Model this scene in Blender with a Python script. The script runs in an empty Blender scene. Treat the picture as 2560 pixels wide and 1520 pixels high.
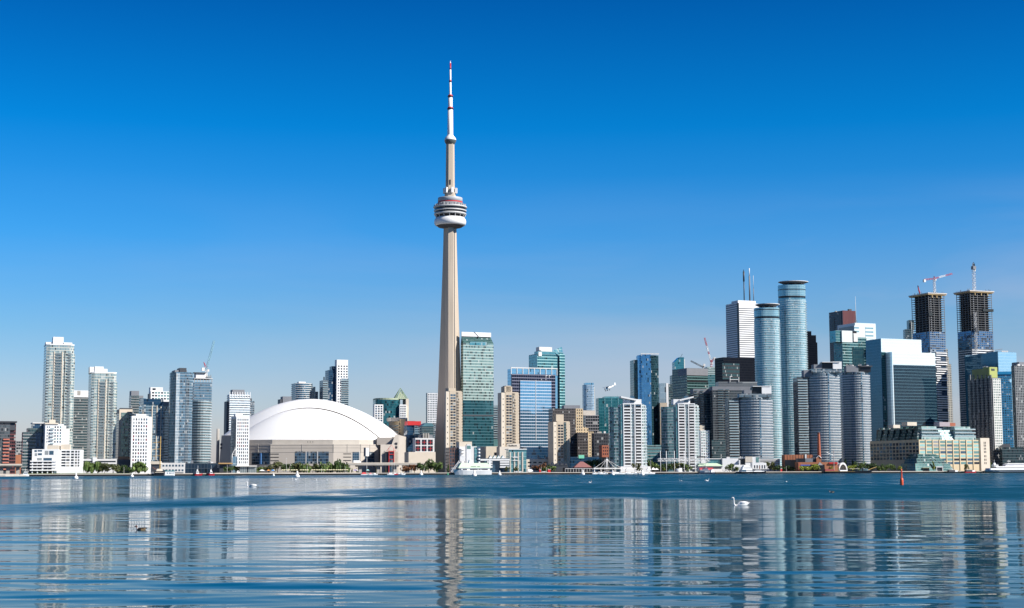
import bpy, math, random
import numpy as np
from mathutils import Vector, Matrix
random.seed(7)
SC = bpy.context.scene
COL = SC.collection
R = math.radians

# ------------------------------------------------------------------ camera
F, CAMH = 3853.0, 2.6                      # focal length in photo pixels, eye height above the lake
PITCH, ROLL = math.atan(419.5/3853), R(0.17)
FW = Vector((0, math.cos(PITCH), math.sin(PITCH)))
_r, _u = Vector((1, 0, 0)), Vector((0, -math.sin(PITCH), math.cos(PITCH)))
RT = _r*math.cos(ROLL) - _u*math.sin(ROLL)
UP = _u*math.cos(ROLL) + _r*math.sin(ROLL)
EYE = Vector((0, 0, CAMH))
cam = bpy.data.cameras.new('camera'); camo = bpy.data.objects.new('camera', cam); COL.objects.link(camo)
cam.sensor_width = 36; cam.lens = F/2560*36; cam.clip_start = 0.5; cam.clip_end = 60000
camo.matrix_world = Matrix(((RT.x, UP.x, -FW.x, 0), (RT.y, UP.y, -FW.y, 0), (RT.z, UP.z, -FW.z, CAMH), (0, 0, 0, 1)))
SC.camera = camo

# ------------------------------------------------------------------ sky, sun, exposure
SUN_AZ, SUN_EL = R(65), R(37)              # azimuth measured from behind the viewer towards the right
to_sun = Vector((math.sin(SUN_AZ)*math.cos(SUN_EL), -math.cos(SUN_AZ)*math.cos(SUN_EL), math.sin(SUN_EL)))
w = bpy.data.worlds.new('World'); SC.world = w; w.use_nodes = True
nt = w.node_tree; nt.nodes.clear()
out = nt.nodes.new('ShaderNodeOutputWorld'); bg = nt.nodes.new('ShaderNodeBackground')
sky = nt.nodes.new('ShaderNodeTexSky'); sky.sky_type = 'NISHITA'; sky.sun_disc = False
sky.sun_elevation = SUN_EL; sky.sun_rotation = math.atan2(to_sun.x, to_sun.y)
sky.altitude = 100; sky.air_density = 1.0; sky.dust_density = 0.6; sky.ozone_density = 3.0
def wn(t, **k):
    n = nt.nodes.new(t)
    for a, b in k.items(): setattr(n, a, b)
    return n
L = nt.links.new
tc = wn('ShaderNodeTexCoord'); sep = wn('ShaderNodeSeparateXYZ'); L(tc.outputs['Generated'], sep.inputs[0])
# clear polarised sky: deeper blue with height, darkened above the view to cut fill light, milky near the horizon, faint thin cloud low on the right
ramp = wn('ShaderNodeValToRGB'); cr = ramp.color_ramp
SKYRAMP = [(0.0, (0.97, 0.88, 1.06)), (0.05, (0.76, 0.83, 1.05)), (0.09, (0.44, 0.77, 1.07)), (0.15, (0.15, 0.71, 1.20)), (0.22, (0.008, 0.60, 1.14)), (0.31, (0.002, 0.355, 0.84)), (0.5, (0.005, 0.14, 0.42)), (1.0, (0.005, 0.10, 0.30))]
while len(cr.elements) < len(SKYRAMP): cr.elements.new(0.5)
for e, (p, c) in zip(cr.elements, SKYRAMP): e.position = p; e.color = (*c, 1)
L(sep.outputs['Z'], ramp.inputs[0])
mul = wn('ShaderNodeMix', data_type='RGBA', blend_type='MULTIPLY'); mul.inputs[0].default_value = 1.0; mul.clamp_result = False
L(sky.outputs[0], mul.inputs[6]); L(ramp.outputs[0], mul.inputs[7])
mp = wn('ShaderNodeMapping'); mp.inputs['Scale'].default_value = (2.0, 2.0, 13.0); L(tc.outputs['Generated'], mp.inputs[0])
nz = wn('ShaderNodeTexNoise'); nz.inputs['Scale'].default_value = 1.5; nz.inputs['Detail'].default_value = 5; nz.inputs['Distortion'].default_value = 0.4
L(mp.outputs[0], nz.inputs[0])
mr = wn('ShaderNodeMapRange'); mr.inputs[1].default_value = 0.45; mr.inputs[2].default_value = 0.8; mr.inputs[3].default_value = 0.22; mr.inputs[4].default_value = 1.0; L(nz.outputs[0], mr.inputs[0])
lo = wn('ShaderNodeMapRange'); lo.inputs[1].default_value = 0.19; lo.inputs[2].default_value = 0.02; L(sep.outputs['Z'], lo.inputs[0])
ri = wn('ShaderNodeMapRange'); ri.inputs[1].default_value = -0.35; ri.inputs[2].default_value = 0.33; ri.inputs[3].default_value = 0.12; L(sep.outputs['X'], ri.inputs[0])
m1 = wn('ShaderNodeMath', operation='MULTIPLY'); L(mr.outputs[0], m1.inputs[0]); L(lo.outputs[0], m1.inputs[1])
m2 = wn('ShaderNodeMath', operation='MULTIPLY'); L(m1.outputs[0], m2.inputs[0]); L(ri.outputs[0], m2.inputs[1])
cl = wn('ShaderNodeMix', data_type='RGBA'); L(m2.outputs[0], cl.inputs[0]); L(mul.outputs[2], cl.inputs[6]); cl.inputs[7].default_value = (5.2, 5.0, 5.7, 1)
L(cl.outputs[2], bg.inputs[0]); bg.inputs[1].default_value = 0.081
L(bg.outputs[0], out.inputs[0])
sun = bpy.data.lights.new('sun', 'SUN'); sun.energy = 5.0; sun.angle = R(0.53); sun.color = (1.0, 0.95, 0.88)
suno = bpy.data.objects.new('sun', sun); COL.objects.link(suno)
suno.rotation_euler = (-to_sun).to_track_quat('-Z', 'Y').to_euler(); suno.location = (300, -300, 900)
SC.view_settings.view_transform = 'Standard'; SC.view_settings.look = 'None'
SC.view_settings.exposure = 0.55; SC.view_settings.gamma = 1
SC.cycles.max_bounces = 6; SC.cycles.glossy_bounces = 4; SC.cycles.diffuse_bounces = 3; SC.cycles.caustics_reflective = False

# ------------------------------------------------------------------ photo pixel -> place
def ray(px, py): return RT*(px-1280) + UP*(760-py) + FW*F
def shoreY(X): return 1500 + 0.35*X
def at_off(px, off, py=1175):
    """point on the shore-parallel line lying off metres behind the quay, seen at px"""
    d = ray(px, py); k = d.x/d.y
    Y = (1500+off)/(1-0.35*k); return Vector((k*Y, Y, 0))
def at_Y(px, py, Y):
    d = ray(px, py); return EYE + d*(Y/d.y)
def on_water(px, py):
    d = ray(px, py); return EYE + d*(-CAMH/d.z)
GZ = 2.0                                    # quay level above the lake

# ------------------------------------------------------------------ object helpers
def tag(o, label=None, cat=None, group=None, kind=None):
    if label: o['label'] = label
    if cat: o['category'] = cat
    if group: o['group'] = group
    if kind: o['kind'] = kind
    return o
def empty(name, loc, rz=0.0, label=None, cat=None, group=None):
    o = bpy.data.objects.new(name, None); COL.objects.link(o); o.location = loc; o.rotation_euler = (0, 0, rz)
    o.empty_display_size = 0.5
    return tag(o, label, cat, group)
def copy_tree(o, parent=None):
    c = o.copy(); COL.objects.link(c); c.parent = parent
    for ch in list(o.children): copy_tree(ch, c)
    return c
def link(name, me, parent=None, loc=None, kind=None):
    o = bpy.data.objects.new(name, me); COL.objects.link(o); o.parent = parent
    if loc is not None: o.location = loc
    if kind: o['kind'] = kind
    return o
class MB:
    def __init__(s): s.v = []; s.f = []; s.uv = []; s.mi = []; s.mats = []; s.sm = []
    def m(s, mat):
        if mat not in s.mats: s.mats.append(mat)
        return s.mats.index(mat)
    def face(s, pts, mat, uv=None, smooth=False):
        i = len(s.v); s.v += [tuple(p) for p in pts]; s.f.append(tuple(range(i, i+len(pts)))); s.mi.append(s.m(mat)); s.sm.append(smooth)
        s.uv += uv if uv else [(p[0]+p[1], p[2]) for p in pts]
    def prism(s, poly, z0, z1, mat, top=None, cap=True, bottom=True, u0=0.0, skip=(), polytop=None):
        n = len(poly); u = u0; pt = polytop or poly
        for i in range(n):
            a, b = poly[i], poly[(i+1) % n]; A, B = pt[i], pt[(i+1) % n]
            l = math.hypot(b[0]-a[0], b[1]-a[1])
            if i not in skip:
                s.face([(a[0], a[1], z0), (b[0], b[1], z0), (B[0], B[1], z1), (A[0], A[1], z1)], mat, [(u, z0), (u+l, z0), (u+l, z1), (u, z1)])
            u += l
        if cap: s.face([(p[0], p[1], z1) for p in pt], top or mat)
        if bottom: s.face([(p[0], p[1], z0) for p in reversed(poly)], top or mat)
    def box(s, x0, x1, y0, y1, z0, z1, mat, top=None):
        s.prism([(x0, y0), (x1, y0), (x1, y1), (x0, y1)], z0, z1, mat, top)
    def bar(s, p, q, r, mat, n=4, r2=None):
        p, q = Vector(p), Vector(q); d = (q-p)
        if d.length < 1e-6: return
        d.normalize(); a = d.orthogonal().normalized(); b = d.cross(a); r2 = r if r2 is None else r2
        P = [p+(a*math.cos(2*math.pi*i/n+.785)+b*math.sin(2*math.pi*i/n+.785))*r for i in range(n)]
        Q = [q+(a*math.cos(2*math.pi*i/n+.785)+b*math.sin(2*math.pi*i/n+.785))*r2 for i in range(n)]
        for i in range(n):
            j = (i+1) % n; s.face([P[i], P[j], Q[j], Q[i]], mat, smooth=n > 6)
        s.face(P[::-1], mat); s.face(Q, mat)
    def lathe(s, prof, mat, n=32, c=(0, 0), smooth=True, mats=None, a0=0.0, a1=2*math.pi):
        for k in range(len(prof)-1):
            (r0, z0), (r1, z1) = prof[k], prof[k+1]
            m = mats[k] if mats else mat
            for i in range(n):
                a, b = a0+(a1-a0)*i/n, a0+(a1-a0)*(i+1)/n
                ca, sa, cb, sb = math.cos(a), math.sin(a), math.cos(b), math.sin(b)
                rr = max(r0, r1)
                pts = [(c[0]+r0*ca, c[1]+r0*sa, z0), (c[0]+r0*cb, c[1]+r0*sb, z0), (c[0]+r1*cb, c[1]+r1*sb, z1), (c[0]+r1*ca, c[1]+r1*sa, z1)]
                uv = [(a*rr, z0), (b*rr, z0), (b*rr, z1), (a*rr, z1)]
                if r0 < 1e-6: pts = [pts[0], pts[2], pts[3]]; uv = [uv[0], uv[2], uv[3]]
                elif r1 < 1e-6: pts = pts[:3]; uv = uv[:3]
                s.face(pts, m, uv, smooth)
    def tube(s, path, radii, mat, n=10, mats=None, flat=1.0, cap=True):
        path = [Vector(p) for p in path]; rings = []
        for i, p in enumerate(path):
            d = (path[min(i+1, len(path)-1)]-path[max(i-1, 0)]).normalized()
            side = Vector((0, 1, 0)) if abs(d.y) < 0.9 else Vector((1, 0, 0))
            side = (side-d*side.dot(d)).normalized(); u = d.cross(side)
            r = radii[i]; ra, rb = (r if isinstance(r, tuple) else (r, r))
            rings.append([p+side*(ra*math.cos(2*math.pi*k/n))+u*(rb*math.sin(2*math.pi*k/n)) for k in range(n)])
        for i in range(len(rings)-1):
            m = mats[i] if mats else mat
            for k in range(n):
                j = (k+1) % n; s.face([rings[i][k], rings[i][j], rings[i+1][j], rings[i+1][k]], m, smooth=True)
        if cap: s.face(rings[0][::-1], mats[0] if mats else mat); s.face(rings[-1], mats[-1] if mats else mat)
    def mesh(s, name, weld=False):
        me = bpy.data.meshes.new(name); me.from_pydata(s.v, [], s.f)
        for m in s.mats: me.materials.append(m)
        me.polygons.foreach_set('material_index', s.mi); me.polygons.foreach_set('use_smooth', s.sm)
        uvl = me.uv_layers.new(name='UVMap'); uvl.data.foreach_set('uv', [c for u in s.uv for c in u])
        if weld or any(s.sm):
            import bmesh
            bm = bmesh.new(); bm.from_mesh(me); bmesh.ops.remove_doubles(bm, verts=bm.verts, dist=0.002); bm.to_mesh(me); bm.free()
        me.update(); return me
    def build(s, name, parent=None, loc=None, kind=None): return link(name, s.mesh(name), parent, loc, kind)

# ------------------------------------------------------------------ materials
def newmat(name):
    m = bpy.data.materials.new(name); m.use_nodes = True; t = m.node_tree
    return m, t, t.nodes['Principled BSDF']
_sc = {}
def solid(name, col, rough=0.7, var=0.12, scale=0.15, metal=0.0, spec=0.5):
    """plain material with slight weathering"""
    if name in _sc: return _sc[name]
    m, t, b = newmat(name); N = t.nodes.new; K = t.links.new
    tcn = N('ShaderNodeTexCoord'); n = N('ShaderNodeTexNoise'); n.inputs['Scale'].default_value = scale; n.inputs['Detail'].default_value = 6
    K(tcn.outputs['Object'], n.inputs['Vector'])
    r = N('ShaderNodeMapRange'); r.inputs[1].default_value = 0.25; r.inputs[2].default_value = 0.75
    r.inputs[3].default_value = 1-var; r.inputs[4].default_value = 1+var; K(n.outputs['Fac'], r.inputs[0])
    x = N('ShaderNodeVectorMath'); x.operation = 'SCALE'; x.inputs[0].default_value = col; K(r.outputs[0], x.inputs['Scale'])
    K(x.outputs[0], b.inputs['Base Color']); b.inputs['Roughness'].default_value = rough; b.inputs['Metallic'].default_value = metal
    b.inputs['Specular IOR Level'].default_value = spec
    _sc[name] = m; return m
def make_group():
    g = bpy.data.node_groups.new('FacadePattern', 'ShaderNodeTree'); I = g.interface
    for nme, ty, dv in (('Frame', 'NodeSocketColor', (.5, .5, .5, 1)), ('GlassA', 'NodeSocketColor', (.05, .1, .15, 1)), ('GlassB', 'NodeSocketColor', (.1, .2, .3, 1)),
                        ('Bay', 'NodeSocketFloat', 1.5), ('Floor', 'NodeSocketFloat', 3.0), ('Mullion', 'NodeSocketFloat', .08), ('Slab', 'NodeSocketFloat', .15),
                        ('Metal', 'NodeSocketFloat', .4), ('Rough', 'NodeSocketFloat', .1), ('Tilt', 'NodeSocketFloat', .015), ('Dark', 'NodeSocketFloat', .1), ('Blind', 'NodeSocketFloat', .05)):
        k = I.new_socket(name=nme, in_out='INPUT', socket_type=ty); k.default_value = dv
    for nme, ty in (('Color', 'NodeSocketColor'), ('Metallic', 'NodeSocketFloat'), ('Roughness', 'NodeSocketFloat'), ('Normal', 'NodeSocketVector')):
        I.new_socket(name=nme, in_out='OUTPUT', socket_type=ty)
    N = g.nodes.new; K = g.links.new; gi = N('NodeGroupInput'); go = N('NodeGroupOutput')
    def M(op, a, b=None):
        n = N('ShaderNodeMath'); n.operation = op
        for i, v in enumerate((a, b)):
            if v is None: continue
            if hasattr(v, 'is_output'): K(v, n.inputs[i])
            else: n.inputs[i].default_value = v
        return n.outputs[0]
    uv = N('ShaderNodeUVMap'); uv.uv_map = 'UVMap'; s = N('ShaderNodeSeparateXYZ'); K(uv.outputs[0], s.inputs[0])
    U = M('DIVIDE', s.outputs[0], gi.outputs['Bay']); V = M('DIVIDE', s.outputs[1], gi.outputs['Floor'])
    mask = M('MULTIPLY', M('GREATER_THAN', M('FRACT', U), gi.outputs['Mullion']), M('GREATER_THAN', M('FRACT', V), gi.outputs['Slab']))
    oi = N('ShaderNodeObjectInfo'); c = N('ShaderNodeCombineXYZ'); K(M('FLOOR', U), c.inputs[0]); K(M('FLOOR', V), c.inputs[1]); K(M('MULTIPLY', oi.outputs['Random'], 91.7), c.inputs[2])
    wnz = N('ShaderNodeTexWhiteNoise'); K(c.outputs[0], wnz.inputs['Vector'])
    sp = N('ShaderNodeSeparateColor'); K(wnz.outputs['Color'], sp.inputs[0])
    def mix(fac, a, b):
        n = N('ShaderNodeMix'); n.data_type = 'RGBA'
        K(fac, n.inputs[0])
        for i, v in ((6, a), (7, b)):
            if hasattr(v, 'is_output'): K(v, n.inputs[i])
            else: n.inputs[i].default_value = v
        return n.outputs[2]
    # large slow drift so that whole zones of a curtain wall differ a little
    cs = N('ShaderNodeVectorMath'); cs.operation = 'MULTIPLY'; K(c.outputs[0], cs.inputs[0]); cs.inputs[1].default_value = (.11, .13, 1)
    nzz = N('ShaderNodeTexNoise'); nzz.inputs['Scale'].default_value = 1.0; nzz.inputs['Detail'].default_value = 2; K(cs.outputs[0], nzz.inputs['Vector'])
    f = M('ADD', M('MULTIPLY', wnz.outputs['Value'], 0.6), M('MULTIPLY', nzz.outputs['Fac'], 0.4))
    gl = mix(f, gi.outputs['GlassA'], gi.outputs['GlassB'])
    gl = mix(M('MULTIPLY', M('LESS_THAN', sp.outputs[0], gi.outputs['Dark']), .75), gl, (.006, .012, .02, 1))
    bl = M('LESS_THAN', sp.outputs[1], gi.outputs['Blind'])
    gl = mix(M('MULTIPLY', bl, .6), gl, (.55, .56, .54, 1))
    K(mix(mask, gi.outputs['Frame'], gl), go.inputs['Color'])
    K(M('MULTIPLY', M('MULTIPLY', mask, M('SUBTRACT', 1.0, M('MULTIPLY', bl, .7))), gi.outputs['Metal']), go.inputs['Metallic'])
    K(M('ADD', M('MULTIPLY', mask, M('SUBTRACT', gi.outputs['Rough'], .55)), .55), go.inputs['Roughness'])
    ge = N('ShaderNodeNewGeometry'); su = N('ShaderNodeVectorMath'); su.operation = 'SUBTRACT'; K(wnz.outputs['Color'], su.inputs[0]); su.inputs[1].default_value = (.5, .5, .5)
    sl = N('ShaderNodeVectorMath'); sl.operation = 'SCALE'; K(su.outputs[0], sl.inputs[0]); K(M('MULTIPLY', mask, gi.outputs['Tilt']), sl.inputs['Scale'])
    ad = N('ShaderNodeVectorMath'); ad.operation = 'ADD'; K(ge.outputs['Normal'], ad.inputs[0]); K(sl.outputs[0], ad.inputs[1])
    nm = N('ShaderNodeVectorMath'); nm.operation = 'NORMALIZE'; K(ad.outputs[0], nm.inputs[0]); K(nm.outputs[0], go.inputs['Normal'])
    return g
FG = make_group()
def facade(name, frame, ga, gb, bay=1.5, floor=3.0, mull=.08, slab=.15, metal=.4, rough=.1, tilt=.015, dark=.08, blind=.04):
    if name in _sc: return _sc[name]
    if metal < .6: ga, gb = [tuple(c*.78 for c in q) for q in (ga, gb)]
    m, t, b = newmat(name); n = t.nodes.new('ShaderNodeGroup'); n.node_tree = FG
    for k, v in (('Frame', (*frame, 1)), ('GlassA', (*ga, 1)), ('GlassB', (*gb, 1)), ('Bay', bay), ('Floor', floor), ('Mullion', mull), ('Slab', slab), ('Metal', metal), ('Rough', rough), ('Tilt', tilt), ('Dark', dark), ('Blind', blind)):
        n.inputs[k].default_value = v
    for a, c in (('Color', 'Base Color'), ('Metallic', 'Metallic'), ('Roughness', 'Roughness'), ('Normal', 'Normal')): t.links.new(n.outputs[a], b.inputs[c])
    _sc[name] = m; return m
WHITE = solid('white_paint', (.80, .80, .79), .55, .04)
WHITE2 = solid('white_concrete', (.70, .69, .67), .7, .06)
CREAM = solid('cream_precast', (.66, .58, .47), .8, .06)
BEIGE = solid('beige_precast', (.50, .42, .32), .8, .08)
STONE = solid('pale_stone', (.56, .51, .44), .8, .08)
CONC = solid('concrete', (.36, .34, .31), .85, .12)
TOWERC = solid('tower_concrete', (.50, .42, .33), .85, .16, .35)
_t = TOWERC.node_tree; _mp = _t.nodes.new('ShaderNodeMapping'); _mp.inputs['Scale'].default_value = (1, 1, .035)
_n = [n for n in _t.nodes if n.type == 'TEX_NOISE'][0]; _t.links.new([n for n in _t.nodes if n.type == 'TEX_COORD'][0].outputs['Object'], _mp.inputs[0]); _t.links.new(_mp.outputs[0], _n.inputs['Vector'])
GREY = solid('grey_cladding', (.20, .21, .23), .6, .08)
DGREY = solid('dark_cladding', (.055, .06, .07), .5, .1)
BLACK = solid('black_steel', (.012, .014, .018), .35, .1)
BRICK = solid('red_brick', (.36, .12, .07), .85, .12)
ORANGE = solid('orange_brick', (.37, .145, .075), .85, .12)
REDP = solid('red_paint', (.55, .03, .03), .45, .05)
ROOFM = solid('roof_gravel', (.30, .29, .28), .9, .1)
RAIL = solid('pale_glass_railing', (.30, .42, .46), .12, .08, metal=.25)
RAILD = solid('dark_glass_railing', (.08, .14, .17), .12, .08, metal=.25)
WIN = solid('dark_window_glass', (.02, .03, .045), .08, .15, metal=.15)
WIN2 = solid('blue_window_glass', (.06, .13, .20), .08, .15, metal=.35)
WIN3 = solid('blind_window_glass', (.30, .33, .34), .15, .15, metal=.1)
WING = solid('green_window_glass', (.16, .32, .32), .1, .2, metal=.35)
TIMBER = solid('wet_shaded_timber', (.035, .03, .028), .8, .2)  # near black paints the wet, shaded band under the quay edge

# ------------------------------------------------------------------ ground, quay, water
def make_water():
    ks = [-60, -8, -2, -.8, -.5] + list(np.linspace(-.40, .40, 300)) + [.5, .8, 2, 8, 60]
    ys = [-4000, -400, -60, 0, 12, 19]; y = 20.0
    while y < 165: ys.append(y); y += .09+.0042*(y-20)
    while y < 330: ys.append(y); y += 2.0
    while y < 2300: ys.append(y); y *= 1.03
    ys += [4000, 40000]
    K_, Y_ = np.meshgrid(np.array(ks), np.array(ys)); X_ = K_*np.where(Y_ > 20, Y_, 20+np.abs(Y_-20)); ny, nx = X_.shape
    # gentle wavelets: real geometry where single waves can be told apart
    rg = np.random.default_rng(5); Z_ = np.zeros_like(X_); dy = .09+.0042*np.maximum(Y_-20, 0)
    for lam0, lam1, n, slope in ((5, 11, 7, .006), (2.2, 5, 10, .013), (.9, 2.2, 18, .020), (.45, .9, 24, .014)):
        for _ in range(n):
            lam = rg.uniform(lam0, lam1); th = rg.normal(.1, .30); kk = 2*np.pi/lam
            fade = np.clip((lam/dy-3.5)/3, 0, 1)
            Z_ += slope*1.414/np.sqrt(n)/kk*fade*np.sin(kk*(X_*np.sin(th)+Y_*np.cos(th))+rg.uniform(0, 6.28))
    env = .75+.5*np.sin(X_*.11+Y_*.05)*np.sin(Y_*.21-X_*.04)
    Z_ *= env*np.clip((.40-np.abs(K_))/.03, 0, 1)*np.clip((Y_-20)/2, 0, 1)*np.clip((165-Y_)/40, 0, 1)
    me = bpy.data.meshes.new('water'); V = np.stack([X_, Y_, Z_], -1).reshape(-1, 3)
    j, i = np.meshgrid(np.arange(ny-1), np.arange(nx-1), indexing='ij'); q = (j*nx+i)
    Fc = np.stack([q, q+1, q+nx+1, q+nx], -1).reshape(-1, 4)
    me.vertices.add(len(V)); me.vertices.foreach_set('co', V.ravel()); me.loops.add(Fc.size); me.loops.foreach_set('vertex_index', Fc.ravel().astype(np.int32))
    me.polygons.add(len(Fc)); me.polygons.foreach_set('loop_start', np.arange(0, Fc.size, 4, dtype=np.int32)); me.polygons.foreach_set('loop_total', np.full(len(Fc), 4, dtype=np.int32))
    me.polygons.foreach_set('use_smooth', np.ones(len(Fc), dtype=bool)); me.update(); me.validate()
    ss = lambda a, b, t: (lambda q: q*q*(3-2*q))(np.clip((t-a)/(b-a), 0, 1))
    q = (X_/np.maximum(Y_, 30)+.33)/.66                       # 0 at the left of the view, 1 at the right
    near = np.interp(q, [0, .08, .2, .3, .45, .55, .75, 1], [97, 99, 112, 128, 150, 150, 140, 128])
    far = np.interp(q, [0, .08, .2, .3, .4, .45, .55], [112, 118, 142, 185, 240, 270, 320])
    m = ss(near-10, near+22, Y_)*(1-ss(far*.75, far*1.35, Y_))
    m2 = ss(560, 800, Y_)*.75*(1-.6*ss(.2, .3, q)*(1-ss(.36, .45, q))*ss(350, 420, Y_)*(1-ss(700, 900, Y_)))
    m3 = (.18+.62*ss(.38, .52, q)*(1-.3*ss(.8, 1, q)))*ss(170, 300, Y_)
    rip = np.maximum(np.maximum(np.maximum(m, m2), m3), .14*ss(40, 160, Y_)); rip[Y_ < 0] = 0
    at = me.attributes.new('ripple', 'FLOAT', 'POINT'); at.data.foreach_set('value', rip.ravel().astype(np.float32))
    o = link('water', me); tag(o, 'blue lake water, calm in front and wind rippled farther out', 'water', kind='structure')
    m, t, b = newmat('lake_water'); N = t.nodes.new; K = t.links.new
    ge = N('ShaderNodeNewGeometry'); a = N('ShaderNodeAttribute'); a.attribute_name = 'ripple'
    def noise(sx, sy, scale, detail=3, dist=0.0, rot=0.0):
        mp = N('ShaderNodeMapping'); mp.inputs['Scale'].default_value = (sx, sy, 1); mp.inputs['Rotation'].default_value = (0, 0, rot); K(ge.outputs['Position'], mp.inputs[0])
        n = N('ShaderNodeTexNoise'); n.inputs['Scale'].default_value = scale; n.inputs['Detail'].default_value = detail; n.inputs['Distortion'].default_value = dist
        K(mp.outputs[0], n.inputs['Vector']); return n.outputs['Fac']
    def MA(op, p, q):
        n = N('ShaderNodeMath'); n.operation = op
        for i, v in enumerate((p, q)):
            if hasattr(v, 'is_output'): K(v, n.inputs[i])
            else: n.inputs[i].default_value = v
        return n.outputs[0]
    # break the wind patch edges up
    pn = noise(.16, .05, 1.0, 6, .8); pn2 = noise(.008, .03, 1.0, 5, .5)
    rp = N('ShaderNodeMapRange'); rp.inputs[1].default_value = 0.0; rp.inputs[2].default_value = 1.0
    K(MA('ADD', a.outputs['Fac'], MA('MULTIPLY', MA('ADD', MA('MULTIPLY', MA('SUBTRACT', pn, .5), 2.8), MA('MULTIPLY', MA('SUBTRACT', pn2, .55), 1.6)), MA('ADD', MA('MULTIPLY', a.outputs['Fac'], .9), .06))), rp.inputs[0])
    rip = rp.outputs[0]
    mid = noise(.5, .8, 1.0, 3, .4, -.1); fine = noise(2.4, 3.4, 1.0, 3, .3)
    h = MA('ADD', MA('MULTIPLY', mid, MA('ADD', .008, MA('MULTIPLY', rip, .22))), MA('MULTIPLY', fine, MA('ADD', .006, MA('MULTIPLY', rip, .16))))
    bp = N('ShaderNodeBump'); bp.inputs['Strength'].default_value = 1.0; bp.inputs['Distance'].default_value = 0.30
    K(h, bp.inputs['Height']); K(bp.outputs[0], b.inputs['Normal'])
    b.inputs['IOR'].default_value = 1.33; b.inputs['Specular IOR Level'].default_value = .03; b.inputs['Base Color'].default_value = (.001, .050, .086, 1)
    K(MA('ADD', .045, MA('MULTIPLY', rip, .37)), b.inputs['Roughness'])
    me.materials.append(m)
make_water()
def groundmat():
    m, t, b = newmat('city_ground'); N = t.nodes.new; K = t.links.new
    ge = N('ShaderNodeNewGeometry'); n = N('ShaderNodeTexNoise'); n.inputs['Scale'].default_value = .03; n.inputs['Detail'].default_value = 6; K(ge.outputs['Position'], n.inputs['Vector'])
    r = N('ShaderNodeValToRGB'); r.color_ramp.elements[0].color = (.05, .05, .05, 1); r.color_ramp.elements[1].color = (.13, .12, .11, 1); r.color_ramp.elements[0].position = .35; r.color_ramp.elements[1].position = .65
    K(n.outputs['Fac'], r.inputs[0]); K(r.outputs[0], b.inputs['Base Color']); b.inputs['Roughness'].default_value = .9; return m
_a = Vector((1, .35, 0)).normalized(); _n = Vector((-_a.y, _a.x, 0)); SANG = math.atan2(.35, 1)
def shoreP(s, back): return Vector((0, 1500, 0)) + _a*s + _n*back   # s along the quay, back behind it
mb = MB(); P = [shoreP(-25000, 0), shoreP(25000, 0), shoreP(25000, 40000), shoreP(-25000, 40000)]
mb.face([(p.x, p.y, GZ) for p in P], groundmat()); mb.build('ground', kind='structure')['label'] = 'paved waterfront and city ground'
QUAYC = solid('quay_concrete', (.50, .45, .39), .85, .15, .08)
mb = MB(); q0, q1 = shoreP(-4000, -2.5), shoreP(4000, -2.5)
def slab(mb, s0, s1, b0, b1, z0, z1, mat):
    mb.prism([tuple(shoreP(s0, b0))[:2], tuple(shoreP(s1, b0))[:2], tuple(shoreP(s1, b1))[:2], tuple(shoreP(s0, b1))[:2]], z0, z1, mat)
slab(mb, -4000, 4000, -3.0, 9, 1.35, GZ+.06, QUAYC); slab(mb, -4000, 4000, -2.2, 0, -1.0, 1.35, TIMBER)
mb.build('quay', kind='structure')['label'] = 'concrete quay edge along the waterfront'
GRASS = solid('lawn', (.07, .12, .03), .95, .3, .2)
PATHM = solid('pale_path', (.55, .47, .36), .9, .12, .2)
mb = MB()
sA = (at_off(60, 0)-Vector((0, 1500, 0))).dot(_a); sB = (at_off(335, 0)-Vector((0, 1500, 0))).dot(_a)
slab(mb, sA, sB, 9.2, 60, GZ+.05, GZ+.5, GRASS); mb.build('lawn', kind='structure')['label'] = 'grass bank along the quay at left'
mb = MB(); sC = (at_off(540, 0)-Vector((0, 1500, 0))).dot(_a); sD = (at_off(905, 0)-Vector((0, 1500, 0))).dot(_a)
slab(mb, sC, sD, 9.2, 32, GZ+.05, GZ+.35, PATHM); mb.build('path', kind='structure')['label'] = 'sandy beach park promenade before the dome'

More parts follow.
